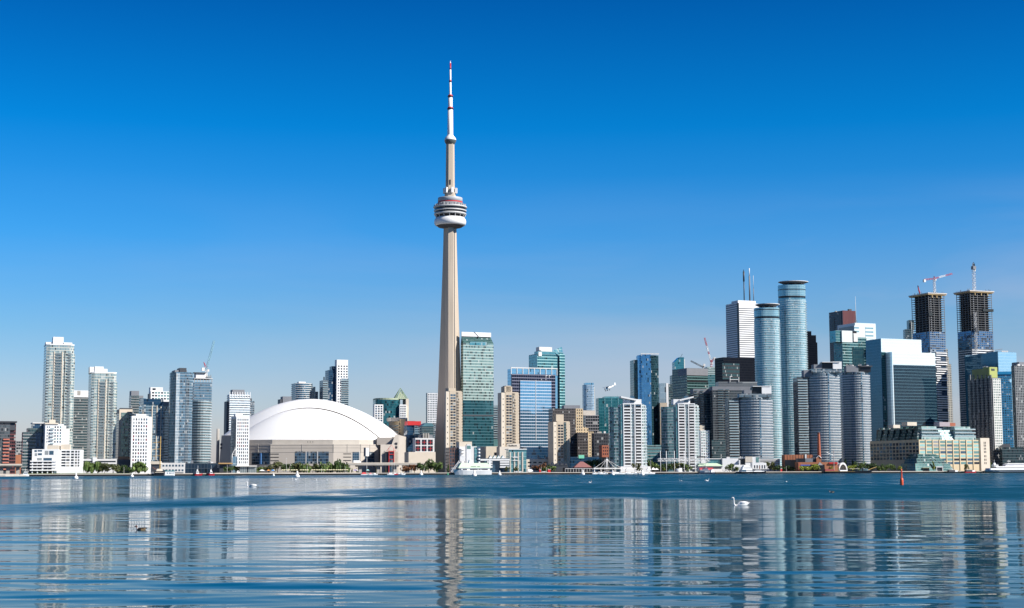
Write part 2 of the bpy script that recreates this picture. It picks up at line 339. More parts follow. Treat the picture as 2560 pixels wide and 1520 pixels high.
# ------------------------------------------------------------------ tower helper: everything given in photo pixels on the front wall
TH = R(22)
def cl100(fn, n): pass
class T:
    def __init__(s, name, label, xc, xr, ytop, off, xl=None, d=None, th=TH, cat='building', group=None, yref=None, ybase=None):
        if xl is None:
            k_ = (xc-1280)/3876; th = min(th, R(12)-math.atan(k_)); d = min(d or 16, 16)
        s.th = th; s.off = off
        yr = (ytop+1160)/2 if yref is None else yref
        s.O = at_off(xc, off, yr); s.O.z = GZ if ybase is None else at_Y(xc, ybase, s.O.y).z
        s.ax = Vector((math.cos(th), math.sin(th), 0)); s.ay = Vector((-math.sin(th), math.cos(th), 0))
        s.w = s.fx(xr, yr); s.h = at_Y(xc, ytop, s.O.y).z - s.O.z
        if d is None and xl is not None:
            dv = ray(xl, yr); k = dv.x/dv.y; den = math.sin(th)+k*math.cos(th)
            d = (s.O.x-k*s.O.y)/den if den > .03 else 30
            d = max(6, min(d, 90))
        s.d = d or min(40, max(16, s.w*.8))
        s.root = empty(name, s.O, th, label, cat, group)
    def fx(s, px, py=1100):               # photo px -> metres along the front wall
        dv = ray(px, py); k = dv.x/dv.y
        return (k*s.O.y-s.O.x)/(s.ax.x-k*s.ax.y)
    def fy(s, px, py=1100):               # photo px -> metres back along the left wall
        dv = ray(px, py); k = dv.x/dv.y
        return (s.O.x-k*s.O.y)/(math.sin(s.th)+k*math.cos(s.th))
    def fz(s, py, x=0.0, y=0.0):
        p = s.O+s.ax*x+s.ay*y
        px = 1280+3876*p.x/p.y
        return at_Y(px, py, p.y).z-s.O.z
    def block(s, name, x0, x1, y0, y1, z0, z1, mat, top=None):
        mb = MB(); mb.box(x0, x1, y0, y1, z0, z1, mat, top or ROOFM); return mb.build(name, s.root)
    def poly(s, name, poly, z0, z1, mat, top=None, polytop=None):
        mb = MB(); mb.prism(poly, z0, z1, mat, top or ROOFM, polytop=polytop); return mb.build(name, s.root)
    def body(s, mat, name='wall', top=None, z0=0.0, z1=None): return s.block(name, 0, s.w, 0, s.d, z0, s.h if z1 is None else z1, mat, top)
    def pbox(s, name, px0, px1, pt, pb, y0, y1, mat, top=None):   # box by photo px on the plane at depth y0
        x0, x1 = s.fx(px0, pt)+0, s.fx(px1, pt)
        return s.block(name, x0, x1, y0, y1, s.fz(pb, x0, max(y0, 0)) if pb is not None else 0, s.fz(pt, x0, max(y0, 0)), mat, top)
    def parapet(s, mat, hgt=1.2, t=.4, z=None):
        z = s.h if z is None else z; mb = MB(); e = .15
        mb.box(-e, s.w+e, -e, t, z, z+hgt, mat); mb.box(-e, s.w+e, s.d-t, s.d+e, z, z+hgt, mat)
        mb.box(-e, t, t, s.d-t, z, z+hgt, mat); mb.box(s.w-t, s.w+e, t, s.d-t, z, z+hgt, mat)
        return mb.build('parapet', s.root)
    def floors(s, name, poly, zs, mat, rail=None, thick=.3, rh=1.05):
        mb = MB(); mb.prism(poly, 0, thick, mat)
        if rail: mb.prism(poly, thick, thick+rh, rail, cap=False, bottom=False)
        me = mb.mesh(name)
        for z in zs[:100]: link(name, me, s.root, (0, 0, z))
    def wins(s, cells, w, h, mats=(WIN,), side='front', proud=.08, name='window', off=0.0, wts=None):
        """cells: list of (x, z) lower left corners on one wall"""
        mes = []
        for m in mats:
            mb = MB()
            if side == 'front': mb.box(0, w, -proud, .05, 0, h, m)
            elif side == 'left': mb.box(-proud, .05, 0, w, 0, h, m)
            else: mb.box(-.05, proud, 0, w, 0, h, m)
            mes.append(mb.mesh(name))
        rest = MB(); n = 0
        have = sum(1 for c in s.root.children if c.name.split('.')[0] == name)
        for x, z in cells:
            i = random.choices(range(len(mats)), wts)[0]
            loc = (x, off, z) if side == 'front' else (off, x, z)
            if have+n < 99: link(name, mes[i], s.root, loc)
            else:
                if side == 'front': rest.box(x, x+w, off-proud, off+.05, z, z+h, mats[i])
                elif side == 'left': rest.box(off-proud, off+.05, x, x+w, z, z+h, mats[i])
                else: rest.box(off-.05, off+proud, x, x+w, z, z+h, mats[i])
            n += 1
        if rest.v: rest.build(name, s.root, kind='stuff')
    def grid(s, x0, x1, nx, z0, z1, nz, wf=.55, hf=.6, **k):
        bw, fh = (x1-x0)/nx, (z1-z0)/nz
        s.wins([(x0+bw*(i+(1-wf)/2), z0+fh*(j+(1-hf)/2)) for j in range(nz-1, -1, -1) for i in range(nx)], bw*wf, fh*hf, **k)
    def strips(s, x0, x1, z0, z1, nz, hf=.45, mat=WIN, side='front', name='window_band', off=0.0, proud=.06):
        fh = (z1-z0)/nz; s.wins([(x0, z0+fh*(j+(1-hf)/2)) for j in range(nz)], x1-x0, fh*hf, (mat,), side, proud, name, off)
    def roofkit(s, n=4, z=None, x0=.1, x1=.9):
        z = s.h if z is None else z
        for i in range(n):
            a, b, c = random.uniform(1.5, 4), random.uniform(1.5, 4), random.uniform(1, 2.6); x = random.uniform(s.w*x0, s.w*x1-a); y = random.uniform(2, max(2.5, s.d*.5))
            mb = MB(); mb.box(x, x+a, y, y+b, z+.01*i, z+c, random.choice((GREY, WHITE2, CONC))); mb.bar((x+a/2, y+b/2, z+c), (x+a/2, y+b/2, z+c+random.uniform(.5, 3)), .08, GREY); mb.build('roof_unit', s.root)
def rrect(x0, x1, y0, y1, r, n=6):
    pts = []
    for cx, cy, a in ((x1-r, y0+r, -90), (x1-r, y1-r, 0), (x0+r, y1-r, 90), (x0+r, y0+r, 180)):
        for i in range(n+1):
            t = R(a+90*i/n); pts.append((cx+r*math.cos(t), cy+r*math.sin(t)))
    return pts
def off_poly(poly, e):
    cx = sum(p[0] for p in poly)/len(poly); cy = sum(p[1] for p in poly)/len(poly); n = len(poly); o = []
    for i in range(n):
        a, b, c = Vector(poly[i-1]), Vector(poly[i]), Vector(poly[(i+1) % n])
        n1 = Vector((b.y-a.y, a.x-b.x)); n2 = Vector((c.y-b.y, b.x-c.x))
        n1 = n1.normalized() if n1.length > 1e-6 else n2.normalized(); n2 = n2.normalized() if n2.length > 1e-6 else n1
        m = (n1+n2); m = m.normalized() if m.length > 1e-6 else n1
        o.append(tuple(b+m*(e/max(.5, m.dot(n1)))))
    return o
def rng(a, b, step):
    r = []
    while a < b-1e-6: r.append(a); a += step
    return r
def lattice(mb, p, q, wdt, mat, n, r=.12, up=Vector((0, 0, 1)), mats=None):
    """four chord lattice beam from p to q"""
    p, q = Vector(p), Vector(q); d = (q-p).normalized()
    a = d.cross(up); a = a.normalized() if a.length > .01 else Vector((1, 0, 0)); b = d.cross(a)
    c = [(a*i+b*j)*(wdt/2) for i, j in ((1, 1), (-1, 1), (-1, -1), (1, -1))]
    for k in range(n):
        m = mats[k % len(mats)] if mats else mat
        s0, s1 = p+(q-p)*(k/n), p+(q-p)*((k+1)/n)
        for i in range(4):
            j = (i+1) % 4; mb.bar(s0+c[i], s1+c[i], r, m); mb.bar(s0+(c[i] if k % 2 else c[j]), s1+(c[j] if k % 2 else c[i]), r*.7, m); mb.bar(s0+c[i], s0+c[j], r*.7, m)

def text_mesh(txt, size, mat):
    cu = bpy.data.curves.new('lettering', 'FONT'); cu.body = txt; cu.extrude = .12; cu.size = size; tmp = bpy.data.objects.new('lettering', cu)
    COL.objects.link(tmp); bpy.context.view_layer.update(); me = bpy.data.meshes.new_from_object(tmp.evaluated_get(bpy.context.evaluated_depsgraph_get())); bpy.data.objects.remove(tmp)
    me.materials.clear(); me.materials.append(mat); return me

# ------------------------------------------------------------------ the great concrete tower
def big_tower():
    Y0 = 2042.0; base = at_Y(1124.5, 1176, Y0); base.z = GZ; S = Y0/3853*1.006
    rt = empty('observation_tower', base, 0, 'very tall tapering concrete tower with a round observation pod and a white mast', 'tower')
    zof = lambda py: at_Y(1123.5, py, Y0).z-GZ
    # tapering three legged shaft
    prof = [(1184, 47), (1150, 43), (1100, 37.5), (1040, 33), (980, 29.8), (900, 26.6), (820, 23.6), (740, 20.6), (660, 17.8), (600, 16.0), (566, 15.4)]
    N = 12; rings = []
    for py, rp in prof:
        Rr, z = rp*S, zof(py) if py < 1184 else 0.0; rc = 6.6+.10*max(0, Rr-8); hw = 2.7+.05*Rr; ring = []
        for arm in (7, 127, 247):
            for da, rad, off in ((0, Rr, -hw), (0, Rr, hw), (38, rc*.98, 0), (82, rc*.98, 0)):
                an = R(arm+da); dx, dy = math.sin(an), -math.cos(an)      # arm angle from the viewer towards the right
                tx, ty = math.cos(an), math.sin(an)
                ring.append((dx*rad+tx*off, dy*rad+ty*off))
        rings.append((z, ring))
    mb = MB()
    for (z0, A), (z1, B) in zip(rings, rings[1:]):
        for i in range(N):
            j = (i+1) % N; mb.face([(*A[i], z0), (*A[j], z0), (*B[j], z1), (*B[i], z1)], TOWERC)
    mb.build('shaft', rt)
    mb = MB()                                           # dark lift shaft slit in the right hand recess
    for (z0, A), (z1, B) in zip(rings, rings[1:]):
        a0, a1, b0, b1 = Vector(A[2]), Vector(A[3]), Vector(B[2]), Vector(B[3])
        nrm = Vector(((a0.y-a1.y), (a1.x-a0.x))).normalized(); nrm = nrm if nrm.dot((a0+a1)/2) > 0 else -nrm
        f = lambda p, q, t: p.lerp(q, t)+nrm*.25
        mb.face([(*f(a0, a1, .35), z0), (*f(a0, a1, .65), z0), (*f(b0, b1, .65), z1), (*f(b0, b1, .35), z1)], WIN)
    mb.build('lift_strip', rt)
    # pod
    PODG = solid('pod_grey_white', (.54, .54, .53), .5, .06)
    def ring(name, prof, mat, n=48, mats=None):
        mb = MB(); mb.lathe([(r*S, zof(py)) for r, py in prof], mat, n, mats=mats); return mb.build(name, rt)
    ring('pod_underside', [(10, 571), (15, 571), (30, 568), (36, 562)], DGREY)
    ring('radome', [(33, 564.5), (36, 564.5), (38.5, 562), (40, 558), (40.2, 554), (39, 549.5), (36.5, 546), (33, 543.5), (28, 542.5)], WHITE)
    ring('pod_core', [(30, 566), (30, 532)], BLACK)
    for k in range(16):
        a = 2*math.pi*k/16; c, q = math.cos(a), math.sin(a); mb = MB(); mb.bar((34.5*S*c, 34.5*S*q, zof(545)), (39*S*c, 39*S*q, zof(538.4)), .4, WHITE2); mb.build('pod_strut', rt)
    ring('pod_window', [(34, 545), (38.3, 536)], BLACK)
    ring('pod_ring', [(34, 538.6), (38.5, 538.4), (40.6, 537), (40.6, 534.4), (39, 533.4), (36, 533.4)], PODG)
    ring('pod_window', [(38.6, 534), (38.8, 529)], BLACK)
    ring('pod_ring', [(37, 529.6), (40.9, 529.4), (41.2, 528.7), (41.2, 526.8), (40.6, 526.4), (37, 526.4)], PODG)
    ring('pod_window', [(38.8, 527), (39, 520.5)], BLACK)
    ring('pod_ring', [(37, 521), (41.8, 520.8), (42.4, 519.8), (42.4, 517.5), (40, 516.8), (30, 516.5)], PODG)
    ring('terrace', [(38, 517), (37, 512), (31.5, 508), (28, 507.5)], GREY)
    mb = MB()
    for k in range(56):
        a = 2*math.pi*k/56+random.uniform(-.03, .03); r = random.uniform(36.5, 41)*S; c, q = math.cos(a)*r, math.sin(a)*r
        h = random.uniform(1.2, 3.6); mb.bar((c, q, zof(517)), (c, q, zof(517)+h), random.uniform(.15, .5), random.choice((GREY, DGREY, WHITE2)))
    mb.build('rooftop_equipment', rt, kind='stuff')
    ring('red_band', [(31, 508.5), (31.2, 505.2)], REDP)
    ring('drum', [(29, 506.2), (31, 505.6), (31, 496.2), (30.4, 495.2), (10, 494.5)], solid('pale_drum', (.42, .44, .46), .5, .05), 48)
    # upper hexagonal shaft
    def hexa(name, lv, mat):
        mb = MB()
        for (r0, p0), (r1, p1) in zip(lv, lv[1:]):
            q = lambda r: [(r*S*math.sin(R(60*i+40)), -r*S*math.cos(R(60*i+40))) for i in range(6)]
            mb.prism(q(r0), zof(p0), zof(p1), mat, polytop=q(r1))
        return mb.build(name, rt)
    hexa('upper_shaft', [(14.5, 498), (14, 483), (11.6, 480), (11.2, 420), (10.6, 358)], TOWERC)
    for an in (-38, 22, 82, 142, 202, 262):
        mb = MB(); r = 15*S; x, y = r*math.sin(R(an)), -r*math.cos(R(an)); mb.prism([(x+2.1*math.cos(R(an+k)), y+2.1*math.sin(R(an+k))) for k in (45, 135, 225, 315)], zof(483.5), zof(470.5), WHITE); mb.build('microwave_box', rt)
    mb = MB(); mb.box(-1, 1, -11.1*S, -9.4*S, zof(463), zof(451), DGREY); mb.build('vent_panel', rt)
    ring('sky_pod', [(10, 361), (12.5, 358), (14.6, 353.5), (14.8, 350)], solid('skypod_dark', (.10, .12, .12), .4, .1), 32)
    ring('sky_pod_roof', [(14.9, 350.5), (14.8, 348.5), (12.5, 344), (9, 340), (7.3, 337)], WHITE, 32)
    for r0, p0, r1, p1 in ((7.3, 341, 6.6, 271), (5.6, 270, 5.4, 239.5), (2.9, 239, 2.7, 202.5), (2.4, 202, 2.2, 173.2)):
        ring('mast_section', [(r0, p0), (r1, p1), (.01, p1)], WHITE, 16)
    ring('mast_tip', [(1.9, 172.5), (1.7, 158), (.01, 158)], REDP, 12); ring('mast_tip', [(1.5, 158), (1.0, 154), (.35, 154), (.3, 151.5), (.01, 151.5)], WHITE, 12)
    for r, p, h, m in ((7.2, 270.5, 2.6, REDP), (6.2, 239.8, 2.6, REDP), (3.0, 202.5, 2.4, REDP)):
        ring('mast_band', [(r*.9, p+1), (r, p+.6), (r, p-h+1.6), (r*.8, p-h)], m, 16); ring('mast_collar', [(r*.9, p+3.4), (r*1.12, p+3), (r*1.12, p+1), (r*.8, p+.8)], BLACK, 16)
    ring('mast_collar', [(2.2, 174), (2.5, 173.5), (2.4, 171.5), (1.8, 171.3)], BLACK, 12)
big_tower()

# ------------------------------------------------------------------ domed stadium
def stadium():
    Yd = 1935.0; c = at_Y(768, 1176, Yd); c.z = GZ; S = Yd/3853*1.006
    rt = empty('stadium', c, 0, 'huge white domed stadium with beige concrete walls and blue window bays', 'stadium')
    z = lambda py, y=0: at_Y(768, py, Yd+y).z-GZ
    X = lambda px, y=0: (px-1280)*(Yd+y)/3876-c.x
    ROOF = solid('dome_membrane', (.88, .88, .87), .45, .025, .03)
    A, B, zr, zs = 184*S, 48.0, z(1102), z(1021)
    mb = MB(); n, m = 40, 12; G = []
    for j in range(m+1):
        r = 1-j/m*.999; G.append([(A*r*math.sin(R(-90+180*i/n)), -B*.87*r*math.cos(R(-90+180*i/n)), zr+(zs-zr)*(1-r*r)) for i in range(n+1)])
    for j in range(m):
        for i in range(n): mb.face([G[j][i], G[j][i+1], G[j+1][i+1], G[j+1][i]], ROOF, smooth=True)
    mb.build('front_roof_panel', rt)
    # great arched panel behind it
    xl, xr, xm = X(551, 26), X(990, 26), X(774, 26); zo, zp, d1, d2 = z(1090), z(995), 26, 120
    prof = []
    for i in range(49):
        t = -1+2*i/48; x = xm+t*((xr-xm) if t > 0 else (xm-xl)); prof.append((x, zo+(zp-zo)*(1-t*t)))
    inner = [(X(770)+(x-xm)*.862, zr+1+(zs+1.2-zr)*(1-(min(1, abs(x-xm)*.862/A))**2)) for x, q in prof]
    mb = MB()
    mid = [((a[0]*.35+b[0]*.65), a[1]*.28+b[1]*.72) for a, b in zip(inner, prof)]
    back = [(x, q) for x, q in prof]
    L3 = [[(x, .4, q-1.0) for x, q in inner], [(x, d1*.42, q) for x, q in mid], [(x, d1, q) for x, q in prof], [(x, d2, q) for x, q in back]]
    L3.append([(xm+(x-xm)*.8, d2+40, zo+(q-zo)*.6) for x, q in back]); L3.append([(xm+(x-xm)*.5, d2+75, zo+(q-zo)*.1) for x, q in back])
    for a, b in zip(L3, L3[1:]):
        for i in range(48): mb.face([a[i], a[i+1], b[i+1], b[i]], ROOF, smooth=True)
    mb.build('arched_roof_panel', rt)
    SEAM = solid('roof_seam', (.36, .33, .31), .8, .1); mb = MB()
    for (x0, z0), (x1, z1) in zip(inner, inner[1:]): mb.bar((x0, -.2, z0-1.3), (x1, -.2, z1-1.3), .3, SEAM)
    mb.build('roof_track', rt)
    # wall of seven facets under the rim
    WALL = solid('stadium_concrete', (.52, .47, .41), .85, .06, .06)
    ang = [-90, -68, -46, -23, 23, 46, 68, 90]; poly = [((A+5)*math.sin(R(t)), -(B+6)*math.cos(R(t))) for t in ang]
    mb = MB(); mb.prism(poly+[(A+5, 90), (-A-5, 90)], 0, z(1110, -60), WALL, ROOFM); mb.build('wall', rt)
    ins = [((A+1.5)*math.sin(R(t)), -(B+2.5)*math.cos(R(t))) for t in ang]
    mb = MB(); mb.prism(ins+[(A+2, 90), (-A-2, 90)], z(1110, -60), zr+.6, STONE, ROOFM); mb.build('rim', rt)
    mb = MB()
    for i in range(7):                                     # panel joints
        a, b = Vector(poly[i]), Vector(poly[i+1]); nn = Vector((b.y-a.y, a.x-b.x)).normalized()
        for t in ([0] if i in (0, 6) else [0, .5]):
            p = a.lerp(b, t)+nn*.05; mb.bar((p.x, p.y, z(1131, -70)), (p.x, p.y, z(1110, -70)), .35, CONC)
        for py in (1112, 1119, 1130): mb.bar((*(a+nn*.04), z(py, -70)), (*(b+nn*.04), z(py, -70)), .22, CONC)
    mb.build('wall_joints', rt)
    GL = facade('stadium_glass', (.20, .24, .28), (.03, .09, .17), (.10, .22, .34), 2.4, 3.4, .07, .12, .45, .08, .02, .25, .05)
    def bay(px0, px1, pt, pb, mat, name, proud=.12):
        pts = []
        for px in (px0, px1):
            d = ray(px, 1145); o = EYE-c; best = None
            for i in range(7):
                a, b = Vector(poly[i]), Vector(poly[i+1]); e = b-a
                den = d.x*e.y-d.y*e.x
                if abs(den) < 1e-6: continue
                tt = ((a.x-o.x)*e.y-(a.y-o.y)*e.x)/den; s_ = ((a.x-o.x)*d.y-(a.y-o.y)*d.x)/den
                if -.001 <= s_ <= 1.001 and tt > 0 and (best is None or tt < best[0]): best = (tt, Vector((o.x+d.x*tt, o.y+d.y*tt)), i)
            if best: pts.append(best)
        if len(pts) < 2: return
        a, b = pts[0][1], pts[1][1]; nn = Vector((b.y-a.y, a.x-b.x)).normalized(); o2 = nn*proud
        za = GZ+0
        Z = lambda py, p: at_Y(768, py, Yd+p.y).z-GZ
        mb = MB(); mb.prism([tuple(a+o2), tuple(b+o2), tuple(b-nn), tuple(a-nn)], max(.2, Z(pb, a)), Z(pt, a), mat); mb.build(name, rt)
    for a, b in ((630, 652), (654, 674)): bay(a, b, 1130, 1160, GL, 'window_bay')
    bay(650.5, 654, 1133, 1160, solid('blue_banner', (.12, .30, .62), .6, .05), 'banner', .8)
    for a, b in ((737, 764), (766, 792.5), (795, 822)): bay(a, b, 1129, 1159, GL, 'window_bay')
    for a, b in ((881, 897.5), (900, 918), (920, 936)): bay(a, b, 1130, 1158, GL, 'window_bay')
    for x in (764.2, 793, 898): bay(x, x+1.6, 1129, 1159, WHITE2, 'window_post', .5)
    for py in (1134, 1142, 1150.5):
        bay(676, 697, py, py+2, BLACK, 'louvre'); bay(858, 878, py, py+2, BLACK, 'louvre')
    bay(937, 952, 1131, 1160, GREY, 'service_door')
    # corner towers
    yb = -44
    mb = MB(); mb.prism([(X(545, yb), yb), (X(580, yb), yb-8), (X(584, yb), 60), (X(541, yb), 60)], 0, z(1088, yb), WALL, ROOFM, polytop=[(X(551, yb), yb), (X(578, yb), yb-8), (X(584, yb), 60), (X(548, yb), 60)]); mb.build('corner_tower', rt)
    mb = MB(); mb.prism([(X(951, yb), yb-8), (X(995, yb), yb), (X(999, yb), 60), (X(951, yb), 60)], 0, z(1112, yb), WALL, ROOFM); mb.build('corner_tower', rt)
    mb = MB(); mb.prism([(X(978, yb), yb-2), (X(995, yb), yb+.5), (X(999, yb), 58), (X(978, yb), 58)], z(1112, yb), z(1088, yb), WALL, ROOFM, polytop=[(X(986, yb), yb-2), (X(995, yb), yb+.5), (X(999, yb), 58), (X(986, yb), 58)]); mb.build('corner_tower', rt)
    mb = MB(); mb.box(X(941, -20), X(982, -20), -24, 60, z(1112, yb)+.01, z(1093, yb), WALL); mb.build('corner_wall', rt)
    for py in (1108, 1117):
        mb = MB(); mb.box(X(548.5, yb), X(553.5, yb), yb-1.5, yb+.6, z(py+5, yb), z(py, yb), DGREY); mb.build('wall_opening', rt)
        mb = MB(); mb.box(X(987, yb), X(992, yb), yb-1.9, yb+.6, z(py+4, yb), z(py-1, yb), DGREY); mb.build('wall_opening', rt)
    for i in (-2, 0, 2): mb = MB(); mb.box(X(775+i*3.2, -B), X(776.5+i*3.2, -B), -B-8.4, -B-8.2, z(1106.5, -B), z(1104, -B), BLACK); mb.build('floodlight', rt)
    # entrance at the right with red frame
    y = yb-9
    mb = MB(); mb.box(X(962, y), X(970, y), y-.6, y+3, 0, z(1130, y), DGREY); mb.build('entrance_panel', rt)
    mb = MB(); mb.box(X(970.5, y), X(984, y), y-1, y+3, 0, z(1130, y), WIN2)
    mb.build('entrance_glass', rt)
    mb = MB()
    for px in (971, 983.5): mb.bar((X(px, y), y-1.5, 0), (X(px, y), y-1.5, z(1128, y)), .45, REDP)
    for py in (1130, 1137, 1149): mb.bar((X(971, y), y-1.5, z(py, y)), (X(983.5, y), y-1.5, z(py, y)), .6 if py < 1140 else .4, REDP)
    for p, q in (((965, 1128), (977, 1113)), ((977, 1113), (989, 1128)), ((965, 1128), (989, 1128)), ((971, 1128), (971, 1121)), ((983, 1128), (983, 1121))):
        mb.bar((X(p[0], y), y-1.5, z(p[1], y)), (X(q[0], y), y-1.5, z(q[1], y)), .22, REDP)
    mb.build('entrance_frame', rt)
    mb = MB(); mb.box(X(985, y), X(993, y), y-.2, y+3, 0, z(1130, y), CREAM); mb.build('entrance_wall', rt)
stadium()
# big free standing screen pylon before the stadium
p = at_Y(916, 1176, 1830); rt = empty('billboard', (p.x, p.y, GZ), R(10), 'tall double sided white billboard panel on a post before the dome', 'billboard')
z = lambda py: at_Y(916, py, 1830).z-GZ
mb = MB(); mb.bar((0, 0, 0), (0, 0, z(1141)), .9, GREY); mb.build('post', rt)
mb = MB(); mb.prism([(-3.2, -.6), (-1.2, -2.4), (2.9, -1.6), (2.9, 1.6), (-3.2, 1.6)], z(1141), z(1119), GREY); mb.build('panel_box', rt)
mb = MB(); mb.prism([(-1.1, -2.46), (2.8, -1.7), (2.8, -1.6), (-1.1, -2.3)], z(1140.5), z(1119.5), WHITE); mb.build('panel_face', rt)

# ------------------------------------------------------------------ towers of the left half
def FM(name, frame, ga, gb, **k): return facade(name, frame, ga, gb, **k)
G_PALE = FM('pale_condo_glass', (.62, .61, .53), (.16, .28, .31), (.44, .58, .60), bay=1.7, floor=3.0, mull=.12, slab=.2, metal=.35, dark=.16, blind=.16)
G_TEALD = FM('dark_teal_glass', (.16, .19, .2), (.015, .05, .065), (.05, .13, .15), bay=1.5, floor=3.0, mull=.1, slab=.18, metal=.3, dark=.15)
G_BLUE = FM('blue_condo_glass', (.36, .44, .50), (.06, .17, .27), (.13, .29, .41), bay=1.6, floor=3.0, mull=.1, slab=.14, metal=.45, dark=.12, blind=.06)
G_BLUED = FM('deep_blue_glass', (.04, .08, .13), (.01, .05, .12), (.03, .12, .24), bay=1.6, floor=3.2, mull=.08, slab=.12, metal=.4, dark=.12)
G_GREEN = FM('green_condo_glass', (.38, .42, .40), (.04, .12, .12), (.22, .38, .36), bay=1.6, floor=3.0, mull=.12, slab=.2, metal=.35, dark=.2, blind=.1)
G_GREY = FM('grey_glass', (.30, .33, .36), (.05, .10, .14), (.18, .27, .33), bay=1.5, floor=3.0, mull=.1, slab=.2, metal=.4, dark=.15, blind=.08)
G_SKY = FM('sky_mirror_glass', (.16, .27, .34), (.16, .38, .56), (.24, .50, .70), bay=1.5, floor=3.9, mull=.05, slab=.1, metal=.75, rough=.06, dark=.02, blind=.01, tilt=.008)
G_AQUA = FM('aqua_glass', (.26, .40, .43), (.06, .30, .36), (.20, .50, .56), bay=1.5, floor=3.9, mull=.06, slab=.12, metal=.5, rough=.08, dark=.05, blind=.02)
def balconies(t, p0, p1, fh=3.0, z0=6.0, z1=None, mat=WHITE2, rail=RAIL, dep=1.5, y=0.0, x01=None, name='balcony'):
    x0, x1 = x01 or (t.fx(p0), t.fx(p1)); mb = MB()
    mb.box(x0, x1, -dep, .3, 0, .24, mat)
    if rail: mb.box(x0+.03, x1-.03, -dep+.02, -dep+.1, .24, 1.25, rail)
    me = mb.mesh(name)
    for z in rng(z0, (z1 or t.h)-2, fh)[:100]: link(name, me, t.root, (0, y, z))
def rings(t, fh, z0=4.0, z1=None, e=.35, mat=WHITE2, thick=.3, rail=None, poly=None, name='floor_slab'):
    poly = poly or [(0, 0), (t.w, 0), (t.w, t.d), (0, t.d)]
    t.floors(name, off_poly(poly, e), rng(z0, (z1 or t.h)-.5, fh), mat, rail, thick)
def fin(t, px, py0, py1, w=.8, mat=WHITE2, dep=.5, name='fin'):
    x = t.fx(px); return t.block(name, x-w/2, x+w/2, -dep, .2, max(0, t.fz(py1, x)), t.fz(py0, x), mat, mat)

# far left blocks
t = T('apartment_block', 'red banded mid rise block with dark roof cap at the far left edge', -28, 24, 1056, 200, d=30)
t.body(FM('redblock_glass', (.12, .12, .13), (.03, .05, .07), (.16, .20, .22), bay=1.6, floor=3.2, slab=.2, metal=.3), top=DGREY)
t.block('side_wing', t.w, t.fx(39.5), 2, t.d, 0, t.h-1, FM('redblock_shaded', (.16, .05, .05), (.02, .02, .03), (.06, .05, .06), bay=2, floor=3.2, slab=.3, metal=.2))  # darker than the front: shade painted into the set back side
t.block('roof_cap', -2, t.fx(41), -2, t.d, t.h, t.h+1.4, DGREY, DGREY)
t.block('penthouse', 0, t.fx(37), .5, t.d, t.fz(1075), t.h-.1, DGREY)
x0, x1 = t.fx(8), t.fx(24); mb = MB(); mb.box(x0, x1, -1.3, .2, 0, 1.25, solid('salmon_band', (.52, .17, .12), .8)); me = mb.mesh('balcony')
for z in rng(4, t.fz(1092), 3.25): link('balcony', me, t.root, (0, 0, z))
t = T('apartment_block', 'small grey block with an orange brick base behind the red banded one', 40, 56, 1102, 260, d=18)
t.body(FM('far_grey', (.35, .34, .33), (.05, .07, .09), (.15, .18, .2), bay=2, floor=3, slab=.35, metal=.2)); t.block('brick_base', -.3, t.w+.2, -.6, 3, 0, t.fz(1137), ORANGE)
t = T('apartment_block', 'dark blue glass stepped condominium left of the white block', 57, 88, 1080, 120, d=26)
t.body(G_TEALD); rings(t, 3.0)
t.pbox('upper_step', 71, 116, 1070, 1082, 1.5, 22, G_TEALD); t.pbox('upper_step', 83, 117, 1058, 1072, 3, 22, G_BLUED)
t.block('rear_wing', t.w, t.fx(116), 1.5, 26, 0, t.fz(1081), G_BLUED); t.pbox('roof_slab', 82, 118, 1056, 1058.5, 2, 24, WHITE2)
t = T('apartment_block', 'white mid rise block with square windows below the tallest left condominium', 112, 158, 1060, 105, d=22)
t.body(WHITE); t.grid(t.fx(115), t.fx(125), 2, t.fz(1108), t.fz(1064), 6, .45, .55, mats=(WIN, WIN2)); t.grid(t.fx(134), t.fx(154), 3, t.fz(1108), t.fz(1064), 6, .5, .6, mats=(WIN, WIN2, WING))
balconies(t, 124, 134, 3.4, t.fz(1110), t.fz(1062))
t.pbox('penthouse', 124, 140, 1049, 1060, 4, 16, CREAM); t.pbox('terrace_wing', 158, 166, 1064, None, 1, 20, WHITE2); t.pbox('terrace_wing', 166, 175, 1072, None, 2.5, 20, WHITE2)
t.pbox('roof_pavilion', 112, 146, 1057, 1060.5, -1, 20, CREAM)
# white terraced low rise on the quay
t = T('apartment_block', 'white low rise apartment building on columns at the water edge', 80, 146, 1123, 16, d=24, th=R(10))
zb = t.fz(1176); t.body(WHITE, z0=zb)
for px in (83, 96, 108, 121, 133.5, 145):
    x = t.fx(px); t.block('column', x-.45, x+.45, 0, .9, 0, zb, WHITE)
t.block('ground_floor', 1, t.w-1, 5, 22, 0, zb, DGREY)
c = []
for p0, p1 in ((85, 94), (95.5, 106.5), (111, 121), (122, 131)):
    for q0, q1 in ((1168.5, 1174.5), (1161.5, 1167), (1154.5, 1159.5)): t.wins([(t.fx(p0), t.fz(q1))], t.fx(p1)-t.fx(p0), t.fz(q0)-t.fz(q1), (WIN,))
for p0, p1, q0, q1 in ((87, 93, 1125, 1130), (95, 106, 1125, 1129), (88, 94, 1133, 1140), (96, 106, 1133, 1138), (113, 122, 1127, 1137), (124, 135, 1127, 1137), (94, 106, 1145, 1151), (110, 131, 1145, 1152)):
    t.wins([(t.fx(p0), t.fz(q1))], t.fx(p1)-t.fx(p0), t.fz(q0)-t.fz(q1), (WIN2, WIN3), name='window')
for q in (1153, 1160.5, 1167.7, 1175.5): t.block('balcony_band', -1.4, t.w-1.5, -.9, .2, t.fz(q)-.5, t.fz(q)+.5, WHITE, WHITE)
